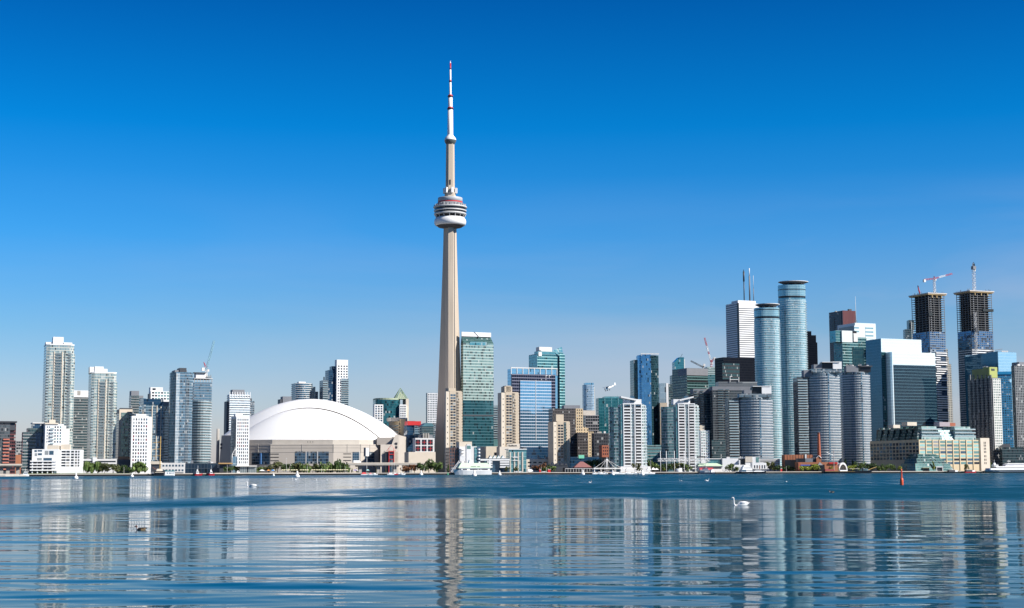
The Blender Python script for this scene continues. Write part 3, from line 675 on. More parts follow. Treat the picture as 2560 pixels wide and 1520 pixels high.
t.pbox('stair_bay', 136, 152, 1126, None, 1.5, 20, WHITE); t.grid(t.fx(137), t.fx(146), 2, t.fz(1175), t.fz(1130), 6, .4, .4, mats=(WIN,), off=1.5)
t.pbox('east_wing', 150, 202, 1124, None, 6, 26, WHITE)
for p0, p1, ms in ((152, 163.5, (WIN,)), (165, 173.5, (WIN, CONC)), (177, 184, (WIN,)), (187, 192, (WIN, CONC)), (194.5, 197.8, (WIN,))):
    for i in range(6):
        q = 1127+7*i; t.wins([(t.fx(p0), t.fz(q+4.3))], t.fx(p1)-t.fx(p0), t.fz(q)-t.fz(q+4.3), ms, off=6)
t.pbox('penthouse', 117, 146, 1113, 1123, 3, 18, CREAM); t.pbox('penthouse', 150, 172, 1111, 1124, 8, 20, CREAM)
# the two tall cream and glass condominiums
def cream_tower(label, xl, xc, xr, ytop, off, parts, phs):
    t = T('condo_tower', label, xc, xr, ytop, off, xl=xl, group='cream and glass condominium towers')
    w = t.w; pl = [(0, 0), (w*.12, -1.2), (w*.86, -1.2), (w, 1.5), (w, t.d), (0, t.d)]
    t.poly('wall', pl, 0, t.h, G_PALE)
    t.block('corner_bay', w*.86, w+1.2, 2, t.d-4, 0, t.h-9, G_PALE); 
    balconies(t, 0, 0, 3.0, 8, t.h-8, x01=(w*.31, w*.56), y=-1.2, rail=RAILD); balconies(t, 0, 0, 3.0, 8, t.h-6, x01=(w*.76, w*.9), y=-1.1, rail=RAILD)
    balconies(t, 0, 0, 3.0, 8, t.h-12, x01=(w*.02, w*.1), y=-.2)
    t.block('pier', w*.27, w*.305, -2.0, 0, 0, t.h-7, CREAM); t.block('pier', w*.56, w*.6, -2.0, 0, 0, t.h-7, CREAM); t.block('recess', w*.645, w*.675, -1.33, 0, 0, t.h-6, BLACK)
    mb = MB(); mb.prism(off_poly(pl, .25), t.h, t.h+1.1, WHITE, ROOFM); mb.build('parapet', t.root)
    for a, b, q0, q1, y in phs: t.pbox('penthouse', a, b, q0, q1, y, y+12, WHITE)
    return t
cream_tower('tallest left condominium tower, pale glass with a white stepped crown', 106, 112, 182, 862, 330, None, ((134, 160, 842, 863, 3), (116, 134, 855, 863, 5), (160, 181, 856, 863, 1)))
t = cream_tower('second tall cream condominium tower with a sloped white penthouse', 219, 226, 289, 932, 330, None, ((226, 238, 917, 933, 4), (238, 260, 916, 933, 3), (258, 270, 922, 933, 4)))
t = T('condo_tower', 'dark glass slab with white roof cap between the two cream towers', 183, 221, 976, 430, d=25)
t.body(G_TEALD, z1=t.fz(993)); rings(t, 3.0, z1=t.fz(993), e=.5); t.block('roof_cap', -.5, t.w+.5, -.5, 24, t.fz(993), t.h, WHITE); t.wins([(t.fx(190), t.fz(988))], 3.5, 5, (CONC,), name='roof_vent', off=-.5)
# low white parking structure
t = T('parking_garage', 'low white parking garage behind the park trees at left', 207, 292, 1147, 110, d=30, th=R(12))
t.body(WHITE2); t.strips(t.fx(210), t.w-1, t.fz(1166), t.fz(1150), 2, .45); t.pbox('stair_tower', 232, 241, 1143, None, -1, 4, WHITE)
t.block('dark_wing', t.w, t.fx(326), 1, 26, 0, t.h-.6, DGREY)
t = T('condo_tower', 'narrow green glass condominium in a cream frame left of the white window tower', 297, 330, 1023, 420, xl=289)
t.body(CREAM); t.block('dark_flank', -.35, 0, 0, t.d, 0, t.h-5, G_TEALD); x0, x1 = t.fx(301.5), t.fx(321)
t.block('window_wall', x0, x1, -.4, 1, t.fz(1143), t.fz(1031), G_GREEN); t.block('window_wall', x1+.4, t.w-.2, -.2, 1, t.fz(1143), t.fz(1030), G_TEALD)
balconies(t, 0, 0, 3.0, t.fz(1142), t.fz(1032), x01=(x1+.5, t.w+1)); t.block('roof_line', t.fx(300), t.w, 3, 12, t.h, t.h+1.6, DGREY)
t.block('orange_base', -.2, t.w, -.6, 2, 0, t.fz(1141), solid('salmon_stone', (.62, .36, .22), .8))
# white towers with punched windows
def punched(label, xc, xr, ytop, off, xl, ph, ybot, th=TH):
    t = T('condo_tower', label, xc, xr, ytop, off, xl=xl, th=th, group='white towers with punched windows')
    t.body(WHITE); zb = t.fz(ybot); n = int((t.h-zb-1)/3.05)
    t.grid(t.w*.06, t.w*.95, 6, zb, t.h-1.5, n, .5, .62, mats=(WIN, WIN2, solid('plum_window', (.16, .015, .03), .2, .2), WIN3), wts=(6, 3, 1.4, 1))
    me = MB(); 
    t.block('flank_glass', -.3, 0, 1, t.d-1, zb, t.h-2, G_BLUED)
    for a, b, q in ph: t.pbox('penthouse', a, b, q, ytop+.5, 2, 10, WHITE)
    return t
t = punched('white window tower near the left park with plum coloured panes', 328, 371, 1040, 95, 326, ((341, 367, 1035),), 1163)
t.poly('curved_corner', [(t.w, 0), (t.w+1.8, .8), (t.w+3.2, 3), (t.w+3.2, 18), (t.w, 18)], 0, t.h-.5, WHITE2)
t.wins([(x, z) for z in rng(4, t.h-4, 3.05) for x in (1.0,)], .01, 1.5) if False else None
t = punched('white window tower standing before the left end of the dome', 590, 623, 1041, 95, 577, ((590, 608, 1034),), 1160)
# blue and grey towers behind them
t = T('condo_tower', 'dark teal tower with a grey roof box behind the white window tower', 326, 346, 989, 470, d=22); t.body(G_TEALD); t.block('roof_box', 0, t.w*.98, 0, 14, t.h, t.fz(977), GREY); rings(t, 3.0)
t.block('lower_wing', t.w, t.fx(363), 3, 22, 0, t.fz(995), G_BLUE); t.pbox('roof_box', 346, 360, 989, 995, 5, 16, GREY)
t = T('condo_tower', 'white topped tower peeking over the blue glass slab at left', 375, 424, 978, 560, d=25); t.body(WHITE)
t.grid(1, t.w-1, 6, t.fz(1000), t.h, 3, .7, .55, mats=(WING, WIN)); t.pbox('penthouse', 377, 408, 968, 979, 2, 14, WHITE); t.wins([(t.fx(379), t.fz(975))], 4, 2.4, (WIN,), off=2); t.pbox('terrace', 373, 376, 984, 1000, 0, 12, DGREY)
t = T('condo_tower', 'broad blue glass slab with thin yellow piers behind the ship mast', 359, 407, 998, 380, d=30); t.body(G_BLUE); t.pbox('roof_box', 359, 406, 997, 1011, -.4, 26, G_BLUED)
t.block('grey_wing', t.w, t.fx(424), .5, 26, 0, t.fz(1014), G_GREY); t.pbox('roof_box', 407, 424, 1004, 1014, 1, 20, GREY)
for px in (379, 391, 401): fin(t, px, 1014, 1150, .9, CREAM)
balconies(t, 410, 421, 3.0, 6, t.fz(1020))
t = T('condo_tower', 'tall eight sided blue glass tower beside the tower with the crane', 438, 471, 930, 270, d=34, xl=None)
w = t.w; pl = [(0, 0), (w, 0), (t.fx(482), 6), (t.fx(482), 16), (w, 22), (0, 22), (-4.2, 16), (-4.2, 9)]
t.poly('wall', pl, 0, t.h, G_BLUE); t.block('bright_bay', .2, t.fx(446), -.6, 1, 0, t.h-1, FM('bright_bay_glass', (.6, .64, .66), (.34, .46, .54), (.6, .72, .78), bay=1.6, floor=3.0, mull=.08, slab=.16, metal=.4, dark=.06, blind=.2)); t.block('corner_bay', w*.78, w+.3, -.4, 1, 0, t.h-8, G_GREY)
rings(t, 3.0, poly=pl, e=.25, thick=.22, mat=GREY)
t.pbox('roof_box', 439, 469, 925, 931, 4, 24, GREY); t.poly('roof_box', [(w*.3, 3), (w*.82, 3), (w*.82, 20), (w*.3, 20)], t.h, t.fz(926)+3, DGREY)
# round tower under construction with crane
t = T('condo_tower', 'dark round glass tower with white floor bands and an unfinished concrete top', 485, 529, 955, 340, d=26)
w = t.w; xm, rr = w*.52, (t.fx(536)-t.fx(484))/2
arc = [(xm+rr*math.sin(R(a)), 14-14*math.cos(R(a))) for a in range(-90, 91, 15)]; pl = arc+[(xm+rr, 34), (xm-rr, 34)]
zt = t.fz(1001); t.poly('lower_wall', pl, 0, zt, G_TEALD); rings(t, 3.0, 4, zt, .45, poly=pl, mat=WHITE2, rail=RAIL, thick=.35)
t.block('upper_wall', 0, w, 2, 26, zt, t.h, G_BLUE); rings(t, 3.0, zt+1, t.h, .3, poly=[(0, 2), (w, 2), (w, 26), (0, 26)], mat=GREY)
zc = t.fz(946); 
for i in range(7): t.block('column', w*i/6-.3, w*i/6+.3, 2, 2.8, t.h, zc, CONC)
t.block('top_slab', -.6, w+.6, 1.2, 27, zc, zc+.6, WHITE2); t.block('core_wall', w*.12, w*.72, 6, 18, zc+.6, t.fz(932), WHITE2)
t.block('roof_sheet', -.5, w*.68, 4, 18, t.fz(931.5), t.fz(930), DGREY); mb = MB()
for x in (w*.74, w*.86, w*.97): mb.bar((x, 6, zc), (x, 6, t.fz(935)), .3, CONC)
mb.box(w*.7, w, 5, 14, t.fz(941), t.fz(940), CONC); mb.build('shoring', t.root)
tower_c = t
# banded tower behind the dome at left
t = T('condo_tower', 'pale blue banded tower with finned crown behind the dome at left', 573, 624, 986, 700, d=24)
t.body(FM('banded_blue', (.68, .74, .78), (.08, .2, .28), (.3, .48, .56), bay=1.8, floor=3.05, mull=.08, slab=.38, metal=.35, dark=.25)); t.block('side_bay', -3.2, 0, 4, 20, 0, t.fz(1003), DGREY)
rings(t, 3.05, e=.8, mat=WHITE2, thick=.5, z0=t.fz(1075))
for i in range(9): t.block('crown_fin', t.w*i/8-.35, t.w*i/8+.35, -.6, 1, t.h-4, t.fz(979.5), WHITE)
t.pbox('roof_box', 583, 613, 974, 986.5, 4, 18, GREY)
t = T('condo_tower', 'small dark tower just right of the banded tower behind the dome', 624, 635, 1003, 760, d=18); t.body(G_GREY); t.pbox('roof_box', 624, 630, 996, 1003.5, 1, 10, DGREY); rings(t, 3.0, mat=GREY)
p = at_off(543.5, 600); mb = MB(); z1 = at_Y(543, 1072, p.y).z-GZ; mb.lathe([(2.1, 0), (1.9, z1), (.01, z1)], CONC, 16); o = mb.build('chimney', None, (p.x, p.y, GZ)); tag(o, 'plain round concrete chimney left of the dome', 'chimney')
# behind the dome
t = T('condo_tower', 'curved blue banded tower rising above the top of the dome', 738, 776, 958, 900, xl=728)
w = t.w; pl = [(0, 0)]+[(w*i/8, -5*math.sin(math.pi*i/8)) for i in range(1, 8)]+[(w, 0), (w, t.d), (0, t.d)]
t.poly('wall', pl, 0, t.h, G_BLUE); rings(t, 3.0, t.fz(1030), poly=pl, e=.9, thick=.5); t.pbox('penthouse', 748, 765, 954, 959, 2, 12, WHITE)
mb = MB(); xs = [t.fx(p) for p in (776, 781, 788, 795)]; hs = [t.fz(q) for q in (958, 966, 978, 990)]
for i in range(3): mb.prism([(xs[i], 2), (xs[i+1], 2), (xs[i+1], 18), (xs[i], 18)], 0, hs[i], G_GREY, ROOFM)
mb.build('stepped_wing', t.root)
t = T('office_block', 'plain grey block with a slanting end behind the dome crest', 706, 728, 991, 820, d=20); t.body(GREY); t.block('lower_roof', -3.5, 0, 1, 18, 0, t.fz(998), DGREY)
t = T('condo_tower', 'tall white slab tower with a dark glass middle behind the dome', 841, 869, 899, 880, xl=836)
t.body(WHITE); t.grid(t.fx(842), t.fx(869), 4, t.fz(945), t.fz(912), 5, .5, .55, mats=(WIN, WIN2)); t.grid(t.fx(842), t.fx(852), 2, t.fz(1022), t.fz(946), 11, .5, .55, mats=(WIN, WIN2))
balconies(t, 851, 871, 3.1, t.fz(1020), t.fz(944)); t.block('window_wall', t.fx(852), t.fx(870), -.2, 1, t.fz(1022), t.fz(946), G_BLUE)
t.block('glass_middle', t.fx(822), -.4, 5, 24, 0, t.fz(925), G_BLUED); t.block('glass_neck', t.fx(831), -.3, 6, 20, t.fz(925), t.fz(915), G_BLUED)
t.block('left_wing', t.fx(807), t.fx(821), 3, 22, 0, t.fz(951), G_GREY); t2 = t
x0, x1 = t.fx(807), t.fx(819); balconies(t, 0, 0, 3.1, t.fz(1005), t.fz(950), x01=(x0, x1), y=3); mb = MB(); mb.bar((t.fx(812), 8, t.fz(951)), (t.fx(812), 8, t.fz(942)), .9, BLACK); mb.build('roof_pipe', t.root)
# right of the dome
t = T('office_building', 'round blue glass office with white corner blocks and a green pyramid roof', 940, 1010, 997, 830, d=36, th=R(14))
w = t.w; arc = [(w*.47+w*.45*math.sin(R(a)), 16-16*math.cos(R(a))) for a in range(-90, 91, 15)]
t.poly('glass_drum', arc+[(w*.92, 36), (w*.02, 36)], 0, t.h-1, FM('drum_glass', (.03, .09, .11), (.01, .10, .14), (.05, .30, .36), bay=2.6, floor=3.6, mull=.06, slab=.1, metal=.55, rough=.06, dark=.1))
t.poly('roof_ring', [(p[0], p[1]+1) for p in arc]+[(w*.92, 36), (w*.02, 36)], t.h-1, t.h+1.5, solid('green_bronze', (.36, .42, .30), .6))
for p0, p1, nx, y in ((936, 958, 3, 1.5), (998, 1015, 3, -2)):
    x0, x1 = t.fx(p0), t.fx(p1); t.block('white_block', x0, x1, y, 14, 0, t.fz(1011), WHITE); t.grid(x0+.6, x1-.6, nx, t.fz(1060), t.fz(1013), 8, .62, .62, mats=(WIN2, WIN), off=y)
t.block('stone_slab', t.fx(1015), t.fx(1022), 2, 30, 0, t.fz(996), CREAM)
xa, xb = t.fx(989), t.fx(1021); mb = MB(); ya, yb = 6, 6+(xb-xa); xm, ym = (xa+xb)/2, (ya+yb)/2; zb, zt = t.fz(996), t.fz(968); cp = solid('copper_green_lattice', (.30, .40, .26), .5)
c4 = [(xa, ya), (xb, ya), (xb, yb), (xa, yb)]
for i in range(4):
    a, b = c4[i], c4[(i+1) % 4]; mb.bar((*a, zb), (xm, ym, zt), .4, cp); mb.bar((*a, zb), (*b, zb), .3, cp)
    for k in (.2, .4, .6, .8):
        mb.bar(Vector((*a, zb)).lerp((*b, zb), k), Vector((*a, zb)).lerp((*b, zb), k).lerp((xm, ym, zt), 1-2*abs(k-.5) if k != .5 else 1), .16, cp); mb.bar(Vector((*a, zb)).lerp((xm, ym, zt), k), Vector((*b, zb)).lerp((xm, ym, zt), k), .16, cp)
mb.build('pyramid_frame', t.root); mb = MB(); PYR = solid('pyramid_pane', (.42, .48, .36), .25, .15); mb.face([(xa+1.5, ya+1.5, zb), (xb-1.5, ya+1.5, zb), (xm, ym, zt-4)], PYR); mb.face([(xa+1.5, yb-1.5, zb), (xa+1.5, ya+1.5, zb), (xm, ym, zt-4)], PYR); mb.face([(xb-1.5, ya+1.5, zb), (xb-1.5, yb-1.5, zb), (xm, ym, zt-4)], PYR); mb.face([(xb-1.5, yb-1.5, zb), (xa+1.5, yb-1.5, zb), (xm, ym, zt-4)], PYR); mb.build('pyramid_glass', t.root)
t = T('hotel', 'tan stepped hotel with long dark window bands right of the dome', 997, 1038, 1052, 620, xl=966, d=45)
TAN = solid('tan_concrete', (.56, .43, .26), .85, .06)
t.body(TAN); n = 12; t.strips(.3, t.w-1, t.fz(1151), t.fz(1056), n, .33, WIN)
t.strips(1, t.d-1, t.fz(1151), t.fz(1060), n, .4, WIN, side='left'); t.pbox('penthouse', 980, 1022, 1044, 1053, 6, 24, CREAM); t.pbox('core', 1001, 1013, 1048, None, -2.5, 4, TAN)
for i, (p0, p1) in enumerate(((1013, 1021), (1021, 1030), (1030, 1040))): t.block('bay', t.fx(p0), t.fx(p1)-.4, -1.6+.7*i, 2, 0, t.fz(1055+2.5*i), TAN); t.strips(t.fx(p0)+.1, t.fx(p1)-.5, t.fz(1151), t.fz(1056), n, .33, WIN, off=-1.6+.7*i)
t = T('office_block', 'blue glass block with a bright red roof box behind the tan hotel', 1036, 1052, 1063, 560, d=26); t.body(G_BLUE); t.block('red_roof_box', t.fx(1019), t.w, -1, 20, t.h, t.fz(1053), REDP, REDP); t.block('rear_wing', t.fx(1018), 0, 1, 22, 0, t.h, G_BLUED)
t = T('exhibition_hall', 'white building with large red framed windows left of the concrete tower', 1038, 1086, 1095, 330, d=30, th=R(14))
t.body(WHITE2, z0=t.fz(1130)); t.block('stone_base', t.fx(1021), t.w+1, -2, 26, 0, t.fz(1130), CREAM)
for px in (1039, 1054.5, 1070):
    for q in (1112, 1128):
        x0, x1, z0, z1 = t.fx(px), t.fx(px+12), t.fz(q), t.fz(q-13); mb = MB(); mb.box(x0, x1, -.12, .1, z0, z1, WIN); o = mb.build('window', t.root)
        mb = MB(); xm, zm = (x0+x1)/2, (z0+z1)/2; mb.box(xm-.2, xm+.2, -.3, -.13, z0, z1, REDP); mb.box(x0, xm-.2, -.3, -.13, zm-.2, zm+.2, REDP); mb.box(xm+.2, x1, -.3, -.13, zm-.2, zm+.2, REDP); mb.build('frame', o)
for px in (1060, 1066, 1072): t.pbox('roof_fan', px, px+3.5, 1083, 1095, 6, 10, CONC)
t.block('roof_shed', t.fx(1056), t.w, 10, 24, t.h, t.fz(1087), GREY)
t = T('condo_tower', 'pale grid fronted tower half hidden behind the concrete tower', 1068, 1095, 982, 900, xl=1066); t.body(G_GREY)
t.block('grid_front', .2, t.w, -.5, .5, t.fz(1058), t.h, FM('white_grid', (.62, .64, .66), (.04, .07, .1), (.15, .2, .26), bay=2.6, floor=3.4, mull=.35, slab=.4, metal=.2))
t = T('convention_hall', 'low dark green roofed hall left of the concrete tower', 1055, 1084, 1066, 520, d=30); t.body(G_TEALD); t.poly('sloping_roof', [(-1, -1), (t.w+1, -1), (t.w+1, 30), (-1, 30)], t.h, t.fz(1057), solid('green_roof', (.06, .14, .17), .4), polytop=[(6, 4), (t.w-2, 4), (t.w-2, 26), (6, 26)])
# three beige waterfront towers of one family
def beige_tower(label, xl, x1, x2, xr, ytop, off, ph, ybot, glass=False):
    t = T('hotel_tower', label, x2, xr, ytop, off, d=9, xl=x2-6, group='beige precast waterfront towers'); zb = t.fz(ybot)
    xa = t.fx(x1); xb = t.fx(xl)
    t.block('front_wall', 0, t.w, 0, 9, 0, t.h, BEIGE)
    t.block('left_wing', xa, -.8, -.8, max(3, (xa-xb)/.37), 0, t.h-.8, CREAM)
    t.block('recess', -.8, -.01, 1.5, 7, 0, t.h-1.2, DGREY)
    n = int((t.h-zb-2)/3.0); c = [(t.w*f, zb+3.0*j) for j in range(n) for f in (.07, .3)]; random.shuffle(c)
    t.wins(c[:96], t.w*.19, 1.9, (WIN, WIN3, WIN2), wts=(5, 1.2, 1.4)); x0, x1_ = t.w*.55, t.w*.72
    t.block('dark_bay', x0, x1_, -.35, 1, zb, t.h-1, G_TEALD if glass else FM('bronze_glass', (.35, .30, .24), (.03, .03, .04), (.20, .17, .13), bay=1.6, floor=3.0, mull=.2, slab=.35, metal=.25, dark=.3, blind=.2))
    t.poly('rounded_end', [(t.w*.8, -.1), (t.w, .5), (t.w+2.4, 4), (t.w+2.4, 10), (t.w*.8, 10)], 0, t.h-1, FM('beige_windows', (.52, .44, .34), (.04, .05, .06), (.3, .32, .3), bay=2.2, floor=3.0, mull=.5, slab=.5, metal=.2, blind=.3))
    balconies(t, 0, 0, 3.0, zb, t.h-4, mat=BEIGE, rail=BEIGE, x01=(t.w*.74, t.w*.82), dep=1.2)
    m = (xa-.8)/2; t.wins([(m-.4, zb+3*j) for j in range(0, n, 2)], .8, 1.2, (WIN,), off=-.8, name='slot_window')
    for a, b, q in ph: t.pbox('penthouse', a, b, q, ytop+.4, 3, 13, BEIGE)
    return t
beige_tower('beige apartment tower standing right before the foot of the concrete tower', 1112, 1114, 1124, 1154, 977, 150, ((1124, 1142, 970),), 1140)
t = beige_tower('beige hotel tower left of the blue mirror office, with roof lettering low on its front', 1245, 1253, 1263.5, 1296, 980, 150, ((1264, 1283, 966), (1268, 1280, 964)), 1112)
t.block('podium', t.fx(1244), t.fx(1298), -6, 3, 0, t.fz(1117), STONE); hotel = t
t.sign = text_mesh('Radisson', (t.fx(1290)-t.fx(1266))/4.1, BLACK); o = link('lettering', t.sign, t.root, (t.fx(1266), -6.15, t.fz(1117)+.4)); o.rotation_euler = (R(90), 0, 0)
t.block('sign_wall', t.fx(1263), t.fx(1294), -6, -4, t.fz(1117), t.fz(1109.5), STONE)
beige_tower('beige tower with a tall roof shaft in the middle of the waterfront', 1372, 1383, 1393, 1424, 1053, 110, ((1393, 1412, 1036),), 1152, True)

# ------------------------------------------------------------------ towers of the middle
t = T('office_tower', 'tall green glass tower with white crown just right of the concrete tower', 1158, 1234, 857, 560, xl=1152)
GRN = FM('green_curtain_wall', (.46, .56, .52), (.15, .29, .28), (.38, .54, .50), bay=1.9, floor=3.8, mull=.1, slab=.3, metal=.4, rough=.07, dark=.28, blind=.02)
GRN2 = FM('green_curtain_reflection', (.07, .18, .21), (.015, .095, .125), (.035, .16, .195), bay=1.9, floor=3.8, mull=.07, slab=.16, metal=.45, rough=.06, dark=.14, blind=.01)  # darker copy paints the reflection over the lower storeys
w, d = t.w, t.d; zm = t.fz(1000); zs = t.fz(1038)
t.block('lower_wall', 0, w, 0, d, 0, zs-1.2, GRN2); t.block('plant_floor', .4, w-.4, .4, d-.4, zs-1.2, zs+1, DGREY); t.block('middle_wall', 0, w, 0, d, zs+1, zm, GRN2); t.block('upper_wall', 0, w, 0, d, zm, t.h, GRN)
t.poly('sloped_crown', [(0, 0), (w, 0), (w, d), (0, d)], t.h, t.fz(840), FM('crown_glass', (.05, .14, .14), (.01, .06, .06), (.06, .18, .17), bay=1.9, floor=2.2, mull=.15, slab=.25, metal=.3), polytop=[(-.6, 5), (w-2.5, 5), (w-2.5, d-4), (0, d-4)])
t.block('white_crown', -.8, w-2.2, 4.6, d-6, t.fz(840), t.fz(829), WHITE); t.block('roof_terrace', t.fx(1174), t.fx(1217), -.3, 3, t.fz(862), t.fz(853.5), G_AQUA)
mb = MB(); a, b = (t.fx(1187), 3, t.fz(828)), (t.fx(1198), 3, t.fz(839)); mb.bar(a, b, .25, BLACK); mb.bar(b, (b[0]-1.5, 3, b[2]-3), .5, BLACK); mb.build('window_cleaning_arm', t.root)
t = T('condo_tower', 'thin balconied tower in the gap beside the green glass tower', 1233, 1248, 1014, 640, d=22); t.body(G_GREY); balconies(t, 0, 0, 3.2, t.fz(1100), x01=(0, t.w)); t.block('podium', -1, t.w+1, -2, 20, 0, t.fz(1098), WING)
# blue mirror office with the dark frame
t = T('office_building', 'blue mirror glass office with a dark frame around a paler middle panel', 1278, 1394, 922, 420, xl=1269)
w = t.w; t.body(G_SKY); mb = MB()
for i in range(9): mb.box(w*(i/8)-.35-(.7 if i == 8 else 0), w*(i/8)+.35-(.7 if i == 8 else 0), -.7, -.01, t.fz(936), t.h+1, WHITE2)
mb.box(-.3, w, -.8, .4, t.h+1, t.h+2, WHITE2); mb.build('crown_frame', t.root)
DK = FM('dark_band_glass', (.30, .31, .40), (.004, .008, .03), (.012, .02, .06), bay=3, floor=3.9, mull=.03, slab=.16, metal=.3, rough=.08, dark=.05, blind=0)
x0, x1 = t.fx(1279), t.fx(1388); t.block('dark_frame', x0, x1, -1.5, -.05, 0, t.fz(934.5), DK)
x2, x3 = t.fx(1299), t.fx(1377); PAN = FM('panel_glass', (.60, .66, .75), (.12, .32, .52), (.18, .42, .64), bay=3, floor=3.9, mull=.02, slab=.2, metal=.75, rough=.05, dark=.0, blind=.0, tilt=.006)
t.block('middle_panel', x2, x3, -2.6, -1.5, t.fz(1118), t.fz(951), PAN)
mb = MB(); xm = t.fx(1338); mb.box(xm-.25, xm+.25, -3, -2.6, t.fz(1100), t.fz(949), WHITE2); mb.build('flag_mast', t.root)
for px in (1352, 1363): t.pbox('roof_frame', px, px+.8, 947, 951, -2, -1, WHITE2)
c2 = [(t.fx(1364), t.fz(943)), (t.fx(1372), t.fz(943))]
mb = MB()
for x, z in c2: mb.box(x, x+.5, -1.9, -1.5, z, z+3.2, WHITE2); mb.box(x+.5, x+2.2, -1.9, -1.5, z+2.6, z+3.2, WHITE2)
mb.build('roof_lettering', t.root)
t = T('office_building', 'dark glass podium below the blue mirror office', 1316, 1373, 1118, 260, d=20); t.body(G_BLUED)
t = T('office_tower', 'teal office tower with a pointed glass sail at its right corner', 1344, 1413, 884, 640, xl=1323)
TEAL = FM('teal_strip_glass', (.30, .55, .56), (.02, .14, .18), (.06, .26, .30), bay=3, floor=4.0, mull=.03, slab=.34, metal=.4, rough=.08, dark=.1, blind=.02)
t.body(TEAL); t.block('left_flank', -.3, 0, 0, t.d, 0, t.h-1, G_AQUA); t.pbox('crown_band', 1344, 1398, 878, 886, -.5, 12, G_AQUA)
t.block('white_panel', t.fx(1347), t.fx(1355), -.9, 0, t.fz(890), t.fz(880), WHITE); t.pbox('penthouse', 1351, 1383, 867, 879, 4, 16, WHITE2); t.roofkit(3, t.fz(879), .05, .4)
xa, xb, xc_ = t.fx(1382), t.fx(1398), t.fx(1412); mb = MB(); mb.prism([(xb+.4, -2), (xc_, 3), (xc_, 14), (xb+.4, 14)], 0, t.fz(880), TEAL); mb.build('corner_bay', t.root)
mb = MB()
zt = t.fz(865)
for pts in ([(xb, -2.2, t.fz(888)), (xc_, 3, t.fz(888)), (xc_-2.5, 2.5, zt)], [(xa, 0, t.fz(876)), (xb, -2.2, t.fz(888)), (xc_-2.5, 2.5, zt)], [(xc_, 3, t.fz(888)), (xc_, 14, t.fz(880)), (xc_-2.5, 2.5, zt)], [(xa, 0, t.fz(876)), (xc_-2.5, 2.5, zt), (xc_, 14, t.fz(880))]): mb.face(pts, G_AQUA)
mb.build('glass_sail', t.root); t.block('corner_slit', xb-.3, xb+.4, -2.1, 0, 0, t.fz(890), BLACK)
# stepped brown building with sunlit right steps
t = T('office_building', 'dark brown building stepping down with sunlit tan ends behind the beige tower', 1384, 1457, 1021, 330, d=24)
BRW = FM('brown_windows', (.10, .085, .08), (.012, .014, .02), (.05, .05, .05), bay=1.9, floor=3.3, mull=.35, slab=.4, metal=.2, dark=.2)
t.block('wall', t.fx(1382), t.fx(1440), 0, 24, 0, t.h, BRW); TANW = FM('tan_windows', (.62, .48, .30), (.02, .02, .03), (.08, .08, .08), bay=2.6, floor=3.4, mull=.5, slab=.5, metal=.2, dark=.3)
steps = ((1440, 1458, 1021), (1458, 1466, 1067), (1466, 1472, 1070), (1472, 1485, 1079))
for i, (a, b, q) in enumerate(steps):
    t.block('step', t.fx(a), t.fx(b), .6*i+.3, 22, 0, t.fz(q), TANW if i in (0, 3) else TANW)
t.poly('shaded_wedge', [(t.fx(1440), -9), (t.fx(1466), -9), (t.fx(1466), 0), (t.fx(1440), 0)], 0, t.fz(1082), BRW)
t.pbox('roof_house', 1412, 1452, 1013, 1021.5, 4, 18, GREY)
t = T('condo_tower', 'distant blue glass tower with a pale edge below the seaplane', 1463, 1486, 962, 1500, d=24, th=R(12))
w = t.w; pl = rrect(-1.5, w+1.5, 0, 24, 7); t.poly('wall', pl, 0, t.h, FM('far_blue', (.45, .55, .65), (.18, .34, .5), (.34, .52, .68), bay=2, floor=3.4, slab=.2, metal=.5)); t.block('pale_edge', w*.86, w+1.8, 5, 16, 0, t.h-4, CREAM); t.pbox('crown', 1464, 1485, 957, 962.5, 3, 18, G_SKY)
t = T('office_tower', 'wide teal glass block left of the white condominium with a roof wing', 1497, 1558, 995, 380, d=28); t.body(FM('teal_flat', (.04, .18, .2), (.01, .12, .15), (.03, .20, .24), bay=2.4, floor=4, mull=.05, slab=.1, metal=.45, dark=.05)); mb = MB()
for px in (1513, 1530, 1547): mb.box(t.fx(px)-.4, t.fx(px)+.4, -.3, -.01, t.fz(1060), t.h+2, G_AQUA)
mb.build('fin', t.root); t.pbox('crown', 1514, 1558, 991, 995.5, 2, 20, G_AQUA); t.roofkit(3)
t = T('office_block', 'low dark block with pale bands left of the teal glass block', 1464, 1498, 1038, 360, d=24); t.body(FM('band_dark', (.25, .24, .25), (.01, .015, .02), (.05, .06, .07), bay=3, floor=3.6, mull=.1, slab=.25, metal=.2)); t.pbox('roof_house', 1459, 1490, 1026, 1038.5, 3, 16, STONE)
t = T('office_block', 'dark slate building behind the orange brick cube', 1486, 1533, 1083, 240, d=24); t.body(FM('slate', (.06, .06, .07), (.01, .015, .02), (.04, .05, .06), bay=2.6, floor=3.6, mull=.2, slab=.3, metal=.2)); t.roofkit(4)
t = T('brick_building', 'small orange brick cube with rows of square windows', 1505, 1527, 1113, 150, d=16); t.body(BRICK, z0=t.fz(1143)); t.block('base', 0, t.w, .5, 15, 0, t.fz(1143), BLACK)
t.grid(.6, t.w-.4, 4, t.fz(1139), t.fz(1115), 3, .5, .45, mats=(WIN,))
t = T('office_block', 'dark teal podium with a lit green screen left of the brick cube', 1425, 1500, 1142, 200, d=20, th=R(12)); t.body(G_BLUED)
mb = MB(); mb.box(t.fx(1446), t.fx(1460), -.5, 0, t.fz(1146), t.fz(1137.5), solid('green_screen', (.20, .62, .45), .4)); mb.build('screen', t.root)
